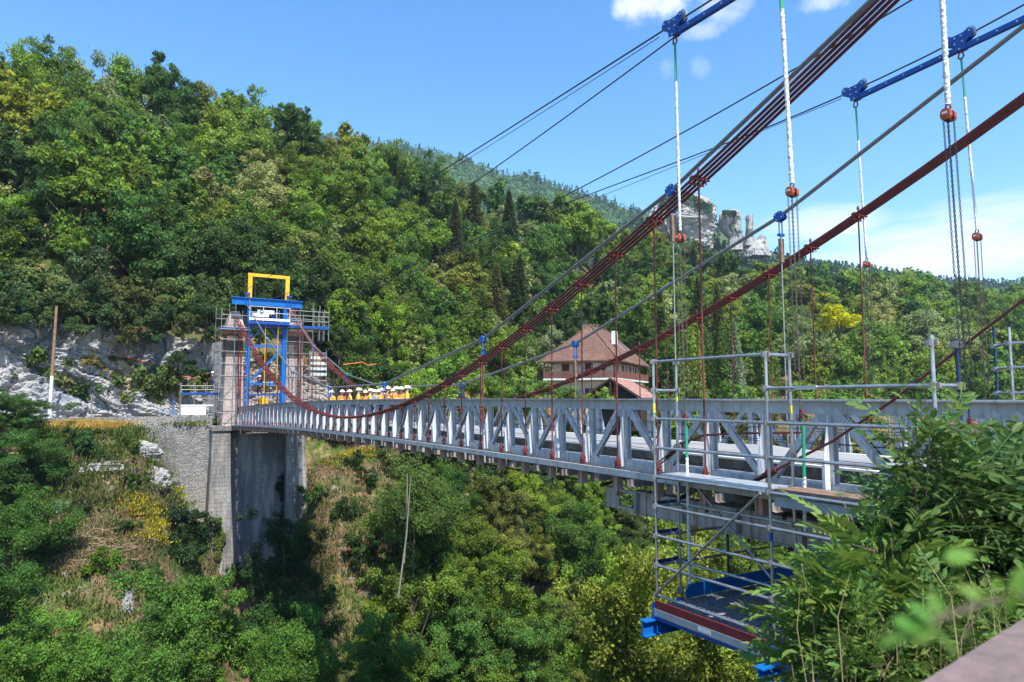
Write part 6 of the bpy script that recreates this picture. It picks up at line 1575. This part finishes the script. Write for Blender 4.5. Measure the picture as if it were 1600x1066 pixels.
# ------------------------------------------------------------------ ground cover on the slopes (stuff)
def scatter_cover(name, region, n, kindf, label, col):
    P = []
    while len(P) < n:
        x, y = region()
        q = on_slope(x, y, 25, 75); 
        if q.y > 62: continue
        P.append((q.x, q.y, terr(q.x, q.y)))
    P = np.array(P); return P
def tufts(P, per, h, spread, w):
    n = len(P) * per; B = np.repeat(P, per, 0) + nr.normal(size=(n, 3)) * np.array([spread, spread, .03])
    T = unit(nr.normal(size=(n, 3)) * .35 + np.array([0, 0, 1])); L = nr.uniform(.5, 1.2, n) * h
    N = rand_dir(n); return inst(B + T * (L / 2)[:, None], T, N, L, np.full(n, w) * nr.uniform(.7, 1.4, n))
def stuff(name, V_, F_, col, rndn, label, m_=LEAF):
    o = link(name, np_mesh(name, V_, F_, m_, nr.uniform(0, 1, rndn))); o.color = (*col, 1); tag(o, label, None, None, 'stuff'); return o
def gau(*spots):
    def f():
        x, y, a, b = rng.choice(spots); return rng.gauss(x, a), rng.gauss(y, b)
    return f
def reg(*boxes):
    def f():
        b = rng.choice(boxes); return rng.uniform(b[0], b[2]), rng.uniform(b[1], b[3])
    return f
P = scatter_cover('g', gau((105, 662, 16, 4), (140, 663, 20, 4), (165, 665, 14, 5), (120, 668, 18, 4)), 260, 0, '', 0); V_, F_ = tufts(P, 60, .42, .36, .05); stuff('dry_grass', V_, F_, (.50, .36, .09), len(F_), 'dry yellow grass below the road')
P = scatter_cover('g', gau((216, 800, 11, 10), (232, 822, 8, 12), (238, 840, 6, 8), (205, 792, 8, 6), (298, 772, 14, 7), (498, 708, 12, 9), (522, 712, 14, 9), (545, 705, 12, 6), (560, 712, 10, 7)), 230, 0, '', 0); V_, F_ = tufts(P, 110, .26, .3, .10); stuff('yellow_broom', V_, F_, (.38, .34, .03), len(F_), 'yellow flowering broom on the slopes')
P = scatter_cover('g', reg((60, 670, 340, 1060), (470, 690, 640, 1060), (60, 670, 300, 800)), 2300, 0, '', 0); V_, F_ = tufts(P, 14, .38, .35, .16); stuff('low_herbs', V_, F_, (.11, .15, .035), len(F_), 'low green herbs on the slopes')
P = scatter_cover('g', reg((90, 800, 240, 900), (100, 720, 270, 800), (480, 700, 620, 900)), 700, 0, '', 0); V_, F_ = tufts(P, 12, .5, .4, .07); stuff('dry_brush', V_, F_, (.22, .15, .09), len(F_), 'dry brown brush on the slopes')
m = MB()
for k in range(190):
    q = on_slope(rng.uniform(90, 235), rng.uniform(820, 905), 25, 75); a = rng.uniform(0, 3.14); L = rng.uniform(.5, 1.7); dvv = Vector((math.cos(a), math.sin(a) * .5, rng.uniform(-.35, .35))) * L
    q = Vector((q.x, q.y, terr(q.x, q.y) + rng.uniform(.05, .4))); m.tube([q - dvv / 2, q + Vector((0, 0, rng.uniform(-.05, .2))), q + dvv / 2], [.025, .018, .008], 4)
tag(m.build('brush_pile', TWIG), 'heap of dry cut branches on the left slope', 'brush', None, 'stuff')
m = MB()
for (x0, y0, x1, y1, d) in ((642, 745, 622, 935, 46), (636, 740, 631, 880, 46.5)):
    a, b = atD(x0, y0, d), atD(x1, y1, d - 1); m.tube([b, b.lerp(a, .5) + Vector((.12, 0, 0)), a], [.07, .055, .025], 6)
tag(m.build('bare_trunk', mat('pale_dead_wood', (.20, .18, .15), .85, 0, .2, 6)), 'tall bare grey trunk standing in the gorge left of centre', 'dead tree')
# woodland cover far down in the gorge and beyond the frame sides: one mass
def mass(name, pts, R_, n, leaf, col, label):
    C = np.array(pts); idx = nr.integers(0, len(C), n); D = rand_dir(n); D[:, 2] = np.abs(D[:, 2]) * 1.1
    P = C[idx] + D * (R_ * nr.uniform(.75, 1.1, n))[:, None]; L = nr.uniform(.7, 1.3, n) * leaf
    V_, F_ = inst(P, rand_dir(n), unit(D + rand_dir(n) * .6), L, L); o = link(name, np_mesh(name, V_, F_, LEAF, np.clip(.5 + .2 * nr.normal(size=n) + nr.uniform(-.25, .25, len(C))[idx], 0, 1))); o.color = (*col, 1)
    tag(o, label, None, None, 'stuff'); return o
pts = []
for k in range(800):
    X, Y = rng.uniform(-35, 75), rng.uniform(8, 46); z = terr(X, Y)
    if z < -24 and not (z > -60 and Y < 14): pts.append((X, Y, z + 1.5))
mass('gorge_thicket', pts, 2.8, 90000, .5, (.04, .08, .022), 'dense thicket low in the gorge')

# ------------------------------------------------------------------ far mountain
RX = [-600, 300, 450, 560, 620, 660, 720, 770, 800, 830, 870, 900, 960, 1010, 1060, 1120, 1240, 1400, 1700, 2300]
RY = [205, 205, 205, 212, 224, 229, 241, 263, 270, 268, 290, 293, 314, 331, 352, 375, 405, 430, 450, 470]
RX2 = [700, 860, 980, 1020, 1045, 1062, 1085, 1108, 1125, 1160, 1195, 1240, 1290, 1400, 1530, 1580, 1600, 1700, 2100]
RY2 = [400, 385, 352, 335, 312, 300, 306, 345, 352, 372, 388, 402, 412, 425, 462, 445, 436, 430, 470]
MTN = mat('forested_mountain_soil', (.05, .075, .03), .95, 0, .3, .05)
def ridge_mesh(name, RX_, RY_, d1, d0, z0, x0, x1, n, amp, seed):
    m = MB(); vs = []; nt_ = 40; pts = []
    xs = np.linspace(x0, x1, n)
    for x in xs:
        y = float(np.interp(x, RX_, RY_)); y = min(y, 600)
        top = atD(x, y, d1); bt = atD(x, 600, d0); bt.z = z0
        for j in range(nt_ + 6):
            if j <= nt_:
                t = j / nt_; p = bt.lerp(top, t); p.z = z0 + (top.z - z0) * t ** 1.15
                n_ = noise.fractal(Vector((p.x * .006 + seed, p.y * .006, 0)), 1, 2, 5) * amp * (1 - t) * min(1, 4 * t)
            else:
                p = top + Vector((S, CY, 0)) * (j - nt_) * 25; p.z = top.z - (j - nt_) * 25; n_ = 0
            q = p + Vector((0, 0, n_ - (5 if name == 'mountain' else 4))); vs.append(q)
            if j <= nt_ and t > .12: pts.append((q, t))
    k = nt_ + 6
    m.add(vs, [(i * k + j, (i + 1) * k + j, (i + 1) * k + j + 1, i * k + j + 1) for i in range(n - 1) for j in range(k - 1)], True)
    tag(m.build(name, MTN), kind='structure'); return vs, k, n, nt_
def far_forest(name, data, ntree, hh, ww, per, leaf, label, tmin=.2, excl=None, cols=None):
    vs, k, n, nt_ = data; G = np.array([tuple(v) for v in vs]).reshape(n, k, 3)
    u = nr.uniform(0, n - 1.01, ntree); t = np.maximum(tmin, nr.uniform(0, 1, ntree) ** .7) * (nt_ - .02)
    i, j = u.astype(int), t.astype(int); fu, ft = (u - i)[:, None], (t - j)[:, None]
    P = (G[i, j] * (1 - fu) + G[i + 1, j] * fu) * (1 - ft) + (G[i, j + 1] * (1 - fu) + G[i + 1, j + 1] * fu) * ft
    if excl is not None:
        keep = np.ones(len(P), bool)
        for q_ in range(len(P)):
            px = proj(P[q_] + np.array([0, 0, hh * .9]))
            if excl[0][0] < px[0] < excl[0][-1] and px[1] < np.interp(px[0], excl[0], excl[1]): keep[q_] = False
        P = P[keep]; t = t[keep]; ntree = len(P)
    con = (np.sin(P[:, 0] * .013 + P[:, 1] * .009) + nr.normal(size=ntree) * .7 + (t / nt_ - .5) * 2) > .35
    h = hh * nr.uniform(.7, 1.25, ntree) * np.where(con, 1.15, .85)
    n_ = ntree * per; idx = np.repeat(np.arange(ntree), per); zf_ = nr.uniform(.1, 1, n_); a = nr.uniform(0, 6.283, n_)
    r = np.where(con[idx], (1 - zf_) * ww * .8, ww * 1.25 * np.sqrt(np.maximum(0, 1 - (2 * zf_ - 1) ** 2))) 
    Q = P[idx] + np.stack([r * np.cos(a), r * np.sin(a), zf_ * h[idx]], 1)
    D = np.stack([np.cos(a), np.sin(a), np.full(n_, .6)], 1); L = nr.uniform(.7, 1.3, n_) * leaf
    V_, F_ = inst(Q, rand_dir(n_), unit(D + rand_dir(n_) * .5), L, L)
    rn = np.clip(np.where(con[idx], .18, .62) + nr.normal(size=ntree)[idx] * .16 + nr.normal(size=n_) * .08, 0, 1)
    o = link(name, np_mesh(name, V_, F_, FARLEAF, rn)); o.color = (.075, .155, .055, 1); tag(o, label, None, None, 'stuff')
FARLEAF = leaf_mat('far_leaves', .1, .75, .8, .02)
mt = ridge_mesh('mountain', RX, RY, 820, 400, 30, 250, 1750, 120, 40, 2.0)
far_forest('mountain_forest', mt, 11000, 8, 3.2, 26, 2.4, 'distant mixed forest on the mountain', .25)
mt2 = ridge_mesh('hill', RX2, RY2, 560, 310, 20, 720, 2000, 110, 22, 6.0)
far_forest('hill_forest', mt2, 5200, 7.5, 3.8, 36, 2.2, 'distant forest on the hill under the rock towers', .12, ([1012, 1030, 1048, 1090, 1114, 1117, 1123, 1140, 1158, 1163, 1180, 1199], [336, 350, 362, 380, 372, 300, 362, 378, 388, 380, 392, 396]))
# far cliffs: outline extruded as solid displaced rock
def crag(name, prof, d, depth, label, seed, veg=True):
    """prof: list of (y, xl, xr) from top to bottom"""
    m = MB(); nv_ = 70; nu = 72; vs = []
    ys = np.linspace(prof[0][0], prof[-1][0], nv_)
    for i, y in enumerate(ys):
        xl = np.interp(y, [p[0] for p in prof], [p[1] for p in prof]); xr = np.interp(y, [p[0] for p in prof], [p[2] for p in prof])
        c = atD((xl + xr) / 2, y, d); hw = (xr - xl) / 2 / F * d
        for j in range(nu):
            a = 2 * math.pi * j / nu; ca, sa = math.cos(a), math.sin(a)
            sx = math.copysign(abs(ca) ** .6, ca); sy = math.copysign(abs(sa) ** .6, sa)
            q = Vector((sx * hw, sy * min(depth, max(hw, 3)), c.z * .9)) + Vector((seed * 31, 0, 0))
            ph = Vector((ca * 2.3 + seed * 5, sa * 2.3, c.z * .022))
            k = 1 + .55 * (ridged(ph, 5) - .66) + .10 * noise.fractal(q * .16, 1, 2, 4) + .07 * noise.fractal(q * .6, 1, 2, 3) + .10 * noise.cell(Vector((ca * 5 + seed, sa * 5, c.z * .07 + 2 * noise.noise(ph))))
            vs.append(c + Vector((CY, -S, 0)) * sx * hw * k + Vector((S, CY, 0)) * sy * min(depth, max(hw, 3)) * k)
    m.add(vs, [(i * nu + j, i * nu + (j + 1) % nu, (i + 1) * nu + (j + 1) % nu, (i + 1) * nu + j) for i in range(nv_ - 1) for j in range(nu)] + [tuple(range(nu))])
    t = tag(m.build(name, ROCKFAR), label, 'rock tower', 'far rock towers')
    if veg:
        n = 2600 if seed == 1 else 1200; y0 = prof[0][0]; cap = 9 if seed == 1 else 3; xl, xr = prof[0][1], prof[0][2]
        xs = nr.uniform(xl - 2, xr + (26 if seed == 1 else 2), n); P = []
        for x in xs:
            xl_ = abs(x - (xl + xr) / 2); p = atD(x, y0 + nr.uniform(-2, 4) + abs(nr.normal()) * cap + (.32 * (x - xl) if seed == 1 else 0), d - nr.uniform(-.6, 1.02) * min(depth, 14)); P.append(p)
        P = np.array([tuple(p) for p in P]); L = nr.uniform(1.0, 2.2, n); V_, F_ = inst(P, rand_dir(n), unit(rand_dir(n) + np.array([0, 0, .7])), L, L)
        o = link('shrubs', np_mesh('shrubs', V_, F_, FARLEAF, nr.uniform(.1, .7, n)), t); o.color = (.05, .08, .032, 1); tag(o, kind='stuff')
crag('rock_tower', [(304, 1052, 1072), (312, 1040, 1092), (320, 1030, 1104), (328, 1022, 1108), (350, 1016, 1110), (366, 1030, 1108), (392, 1040, 1104)], 500, 24, 'broad white limestone cliff with green top, leftmost of the far rocks', 1, False)
bpy.context.view_layer.update()
cg = [o for o in bpy.data.objects if o.name == 'rock_tower'][0]; P = []
for k in range(5200):
    x = rng.uniform(1030, 1113); y = float(np.interp(x, [1030, 1052, 1072, 1092, 1108], [318, 302, 302, 312, 322])) + abs(rng.gauss(0, 1)) * 9 - 2
    if k > 4300: x, y = rng.uniform(1030, 1112), rng.uniform(318, 372)
    u, v = ray(x, y); dr = Vector((S + u * CY, CY - u * S, v)).normalized(); h, loc, _n, _i = cg.ray_cast(Vector((0, 0, 0)), dr)
    if h and (k <= 4300 or noise.noise(loc * .12) > .18): P.append(tuple(loc + Vector((0, 0, .3))))
P = np.array(P); L = nr.uniform(1.0, 2.3, len(P)); V_, F_ = inst(P, rand_dir(len(P)), unit(rand_dir(len(P)) * .7 + np.array([-.3, -.5, .7])), L, L)
o = link('shrubs', np_mesh('shrubs', V_, F_, FARLEAF, nr.uniform(.1, .8, len(P))), cg); o.color = (.075, .14, .05, 1); tag(o, kind='stuff')
crag('rock_tower', [(330, 1131, 1149), (334, 1127, 1153), (345, 1125, 1155), (360, 1128, 1155), (372, 1140, 1159), (392, 1138, 1158)], 495, 12, 'stocky white rock tower with trees on top, beyond the red cables', 2)
crag('rock_tower', [(336.5, 1168, 1174), (338, 1166.5, 1176), (344, 1166, 1176), (345.5, 1167.5, 1175), (368, 1165, 1176), (385, 1163, 1180)], 492, 6, 'slim free standing rock needle beyond the far grey cable', 3, False)
crag('rock_tower', [(369, 1186, 1193), (374, 1184, 1195), (382, 1176, 1196), (391, 1168, 1196), (402, 1166, 1200)], 488, 8, 'jagged low rock stub just right of the rock needle', 4, False)

# ------------------------------------------------------------------ foreground vegetation on the near bank
def pinnate(P, T, N, L, nl=5, ll=.075):
    """compound leaves: rachis from P along T, leaflets in pairs"""
    Pp, Tt, Nn, Ll, Ww = [], [], [], [], []
    T = unit(T); B = unit(np.cross(N, T)); N = np.cross(T, B)
    for k in range(nl):
        f = .3 + .7 * k / nl
        base = P + T * (L * f)[:, None] - N * (L * .22 * f * f)[:, None]
        for s_ in (-1, 1):
            t = unit(B * s_ * .9 + T * .55 - N * .12); l = ll * nr.uniform(.8, 1.15, len(P)) * (1 - .25 * abs(k / nl - .45)) * (L / L.mean())
            Pp.append(base + t * (l * .55)[:, None]); Tt.append(t); Nn.append(unit(N + B * s_ * .25 + rand_dir(len(P)) * .22)); Ll.append(l); Ww.append(l * .98)
    tip = P + T * L[:, None] - N * (L * .22)[:, None]; t = unit(T - N * .35); l = ll * np.ones(len(P)) * 1.05
    Pp.append(tip + t * (l * .45)[:, None]); Tt.append(t); Nn.append(unit(N + rand_dir(len(P)) * .2)); Ll.append(l); Ww.append(l)
    n = len(P); c = lambda a: np.concatenate(a)
    V_, F_ = inst(c(Pp), c(Tt), c(Nn), c(Ll), c(Ww), LFT_V, LFT_F)
    nleaf = len(c(Ll)); one = np.clip(.5 + .22 * nr.normal(size=n), 0, 1); rn = np.tile(one, nleaf // n) + nr.normal(size=nleaf) * .08
    # rachis as thin kites
    V2, F2 = inst(P + T * (L * .5)[:, None] - N * (L * .04)[:, None], T, N, L, np.full(n, .006), np.array([[-.5, .5, 0], [.5, .5, -.12], [.5, -.5, -.12], [-.5, -.5, 0]]), np.array([[0, 1, 2, 3]]))
    F_ = np.concatenate([F_, F2 + len(V_)]); V_ = np.concatenate([V_, V2])
    return V_, F_, np.clip(np.concatenate([np.repeat(rn, len(LFT_F)), np.full(len(F2), .7)]), 0, 1)
def quad_fix(me): me.validate(); return me
def shrub(name, label, base, tips, nper, L, ll, col, cat='bush', nl=5, group='foreground bushes on the near bank', spread=.3, rad=.016, side=8):
    base = Vector(base); t = thing(name, label, cat, base, group)
    m = MB(); P = []; T = []
    for tip, w_ in tips:
        tip = Vector(tip) - base; mid = tip * .55 + Vector((rng.uniform(-.1, .1), rng.uniform(-.1, .1), .12 * tip.length)); q = [Vector((rng.uniform(-.08, .08), rng.uniform(-.08, .08), -.2)), mid * .5, mid, tip.lerp(mid, .35), tip]
        m.tube(q, [rad, rad * .85, rad * .65, rad * .45, rad * .2], 5)
        for k in range(int(nper * w_)):
            f = rng.uniform(.25, 1.0) ** .7; seg = f * (len(q) - 1); i = min(int(seg), len(q) - 2); p = q[i].lerp(q[i + 1], seg - i)
            dvec = (q[i + 1] - q[i]).normalized(); out = Vector((rng.gauss(0, 1), rng.gauss(0, 1), rng.gauss(.15, .6))).normalized()
            p2 = p + out * rng.uniform(0, spread); P.append(p2); T.append((out + dvec * .35))
            if rng.random() < .12: m.tube([p, p2], [.005, .003], 3)
    m.build('branches', BARK, t)
    P = np.array([tuple(p) for p in P]); T = np.array([tuple(v) for v in T]); N = unit(nr.normal(size=P.shape) * .35 + np.array([0, 0, 1]))
    Ls = nr.uniform(.75, 1.25, len(P)) * L
    V_, F_, rn = pinnate(P, T, N, Ls, nl, ll)
    tri = F_[:, 3] == F_[:, 2]
    me = bpy.data.meshes.new('foliage'); me.from_pydata(V_.tolist(), [], [tuple(f[:3]) if f[2] == f[3] else tuple(f) for f in F_.tolist()]); 
    a = me.attributes.new('rnd', 'FLOAT', 'FACE'); a.data.foreach_set('value', rn.astype(np.float32)); me.materials.append(NEARLEAF)
    o = link('foliage', me, t); o.color = (*col, 1); return t
def tipsat(lst, d, jd=.35): return [(atD(x, y, d + rng.uniform(-jd, jd)), w_) for x, y, w_ in lst]
gb = lambda x, y, d: (lambda p: Vector((p.x, p.y, terr(p.x, p.y))))(atD(x, y, d))
shrub('ash_sapling', 'light green leafy sapling with long feathered leaves in front of the scaffold cage', gb(1358, 1060, 4.6), tipsat([(1338, 850, 1), (1368, 858, 1.2), (1398, 880, 1), (1293, 905, 1), (1318, 890, 1), (1283, 950, 1), (1268, 930, .6), (1358, 900, 1.4), (1388, 930, 1.3), (1328, 940, 1.3), (1418, 930, 1), (1358, 970, 1.4), (1308, 990, 1.3), (1448, 960, .9), (1398, 990, 1.2), (1278, 1000, .8), (1338, 1030, 1.2), (1298, 1050, 1), (1378, 1040, 1.1), (1258, 1050, .6)], 4.6), 21, .30, .10, (.135, .225, .040))
shrub('elder_bush', 'large dark green bush covering the near end of the girder at the right', gb(1548, 960, 5.2), tipsat([(1448, 746, 1), (1498, 738, 1.3), (1548, 718, 1.5), (1588, 738, 1.5), (1638, 698, 1.6), (1668, 738, 1.6), (1428, 786, 1), (1478, 786, 1.5), (1528, 766, 1.7), (1578, 766, 1.7), (1628, 766, 1.7), (1678, 786, 1.6), (1448, 800, 1.3), (1498, 800, 1.7), (1548, 800, 1.7), (1608, 800, 1.7), (1658, 810, 1.7), (1438, 850, 1.2), (1488, 850, 1.7), (1548, 860, 1.7), (1608, 860, 1.7), (1668, 870, 1.6), (1468, 890, 1.3), (1528, 900, 1.4), (1588, 900, 1.5), (1648, 910, 1.5), (1698, 840, 1.5), (1728, 766, 1.5), (1423, 880, .8), (1408, 830, .5)], 5.0, .55), 50, .26, .11, (.085, .150, .042), nl=3, spread=.27, rad=.014)
shrub('leafy_sprig', 'tall sprig of leaves rising in front of the right scaffold post', gb(1460, 900, 4.7), tipsat([(1440, 590, .5), (1425, 612, .8), (1470, 612, .5), (1400, 640, .5), (1455, 640, 1.2), (1490, 655, .6), (1440, 665, 1.2), (1400, 680, .7)], 4.6, .2), 11, .23, .095, (.095, .17, .036), nl=3, spread=.12, rad=.008)
shrub('low_bush', 'low green bush at the bottom edge in front of the dry grass', gb(1400, 1080, 3.9), tipsat([(1390, 985, 1), (1340, 1010, 1), (1430, 1000, 1), (1380, 1040, 1), (1330, 1060, 1), (1460, 985, 1), (1500, 960, .9), (1540, 940, .9), (1590, 910, .9), (1420, 1045, .9), (1470, 1020, .8)], 3.9, .3), 40, .2, .07, (.095, .165, .034), nl=3, spread=.26, rad=.008)
# blurred sprig right in front of the lens
t = thing('leafy_twig', 'blurred leafy twig close to the camera in the lower right', 'twig', atD(1600, 930, .42), None)
o = t.location; m = MB(); q = [atD(x, y, d * .66) - o for x, y, d in ((1700, 925, .66), (1600, 930, .64), (1530, 945, .62), (1470, 965, .6), (1400, 1000, .6))]; m.tube(q, [.002, .0018, .0016, .0013, .0008], 6); m.build('stem', BARK, t)
LPs = [(1395, 1000, .60, -2.5, .05), (1430, 985, .60, -2.8, .055), (1440, 960, .60, 2.4, .05), (1475, 1000, .61, -.9, .055), (1500, 985, .61, -.5, .045), (1460, 945, .61, 1.8, .04), (1520, 930, .63, 2.6, .05), (1545, 950, .62, -.8, .05), (1560, 920, .63, 2.2, .045), (1590, 930, .63, -.9, .05), (1600, 905, .64, 1.2, .05), (1500, 870, .7, .3, .05), (1420, 975, .6, 2.9, .045), (1580, 945, .62, -2, .04)]
P = np.array([tuple(atD(x, y, d * .66) - o) for x, y, d, a, l in LPs]); right = np.array([CY, -S, 0]); up_ = np.array([0, 0, 1.0])
T = np.array([right * math.cos(a) + up_ * math.sin(a) + np.array([S, CY, 0]) * rng.uniform(-.5, .5) for *_, a, l in LPs]); N = unit(rand_dir(len(P)) * .5 + np.array([-.1, -.5, .9])); Ls = np.array([l * .40 for *_, l in LPs])
V_, F_ = inst(P, T, N, Ls, Ls * 1.7, LFT_V, LFT_F); me = bpy.data.meshes.new('leaves'); me.from_pydata(V_.tolist(), [], [tuple(f[:3]) if f[2] == f[3] else tuple(f) for f in F_.tolist()])
a = me.attributes.new('rnd', 'FLOAT', 'FACE'); a.data.foreach_set('value', np.repeat(nr.uniform(.4, .9, len(P)), len(LFT_F)).astype(np.float32)); me.materials.append(NEARLEAF); lo_ = link('leaves', me, t); lo_.color = (.105, .22, .035, 1)
# dry grass stems
m = MB()
for k in range(230):
    x = rng.uniform(1240, 1600); y = rng.uniform(930, 1120) - max(0, (x - 1400)) * .35; d = rng.uniform(3.4, 4.8)
    p = atD(x, y, d); p.z = max(terr(p.x, p.y), p.z - .5) ; h = rng.uniform(.25, .7); ln = Vector((rng.gauss(0, .16), rng.gauss(0, .16), 1)) * h
    m.tube([p, p + ln * .6, p + ln + Vector((rng.gauss(0, .06), rng.gauss(0, .06), -.04))], [.0028, .0022, .001], 3)
for (x0, y0, x1, y1, d) in ((1283, 1066, 1252, 880, 4.2), (1440, 960, 1380, 790, 4.5), (1505, 940, 1480, 790, 4.5), (1560, 950, 1500, 800, 4.4), (1500, 1000, 1462, 880, 4.2), (1430, 905, 1436, 800, 4.6), (1360, 880, 1310, 770, 4.6), (1380, 960, 1382, 850, 4.4), (1400, 960, 1392, 840, 4.4), (1355, 960, 1357, 845, 4.5), (1320, 900, 1390, 840, 4.6)):
    a, b = atD(x0, y0, d), atD(x1, y1, d); m.tube([a, a.lerp(b, .5) + Vector((.02, 0, .0)), b], [.006, .005, .002], 5)
tag(m.build('dry_grass_stems', mat('straw', (.30, .245, .13), .8, 0, .3, 8)), 'dry straw coloured stems in the near bushes', None, None, 'stuff')
n = 5200; P = []
while len(P) < n:
    x = rng.uniform(1180, 1700); y = rng.uniform(900, 1180); d = rng.uniform(2.6, 4.6); p = atD(x, y, d); g = terr(p.x, p.y); P.append((p.x, p.y, g))
P = np.array(P); T = unit(nr.normal(size=(n, 3)) * .4 + np.array([0, 0, 1])); L = nr.uniform(.12, .45, n)
V_, F_ = inst(P + T * (L / 2)[:, None], T, rand_dir(n), L, np.full(n, .018)); o = link('grass', np_mesh('grass', V_, F_, NEARLEAF, nr.uniform(0, 1, n))); o.color = (.11, .15, .04, 1); tag(o, 'green grass on the near bank', None, None, 'stuff')

# ------------------------------------------------------------------ haze
HZ = .00015
m = MB(); m.box((300, 480, 141), (2100, 1660, 410)); hz = m.build('haze', bpy.data.materials.new('haze_air')); tag(hz, kind='stuff')
hm = hz.data.materials[0]; hm.use_nodes = True; nt = hm.node_tree; nt.nodes.remove(nt.nodes['Principled BSDF'])
pv = nt.nodes.new('ShaderNodeVolumePrincipled'); pv.inputs['Color'].default_value = (.58, .78, 1.0, 1); pv.inputs['Density'].default_value = HZ; pv.inputs['Anisotropy'].default_value = .1
nt.links.new(pv.outputs[0], nt.nodes['Material Output'].inputs['Volume'])
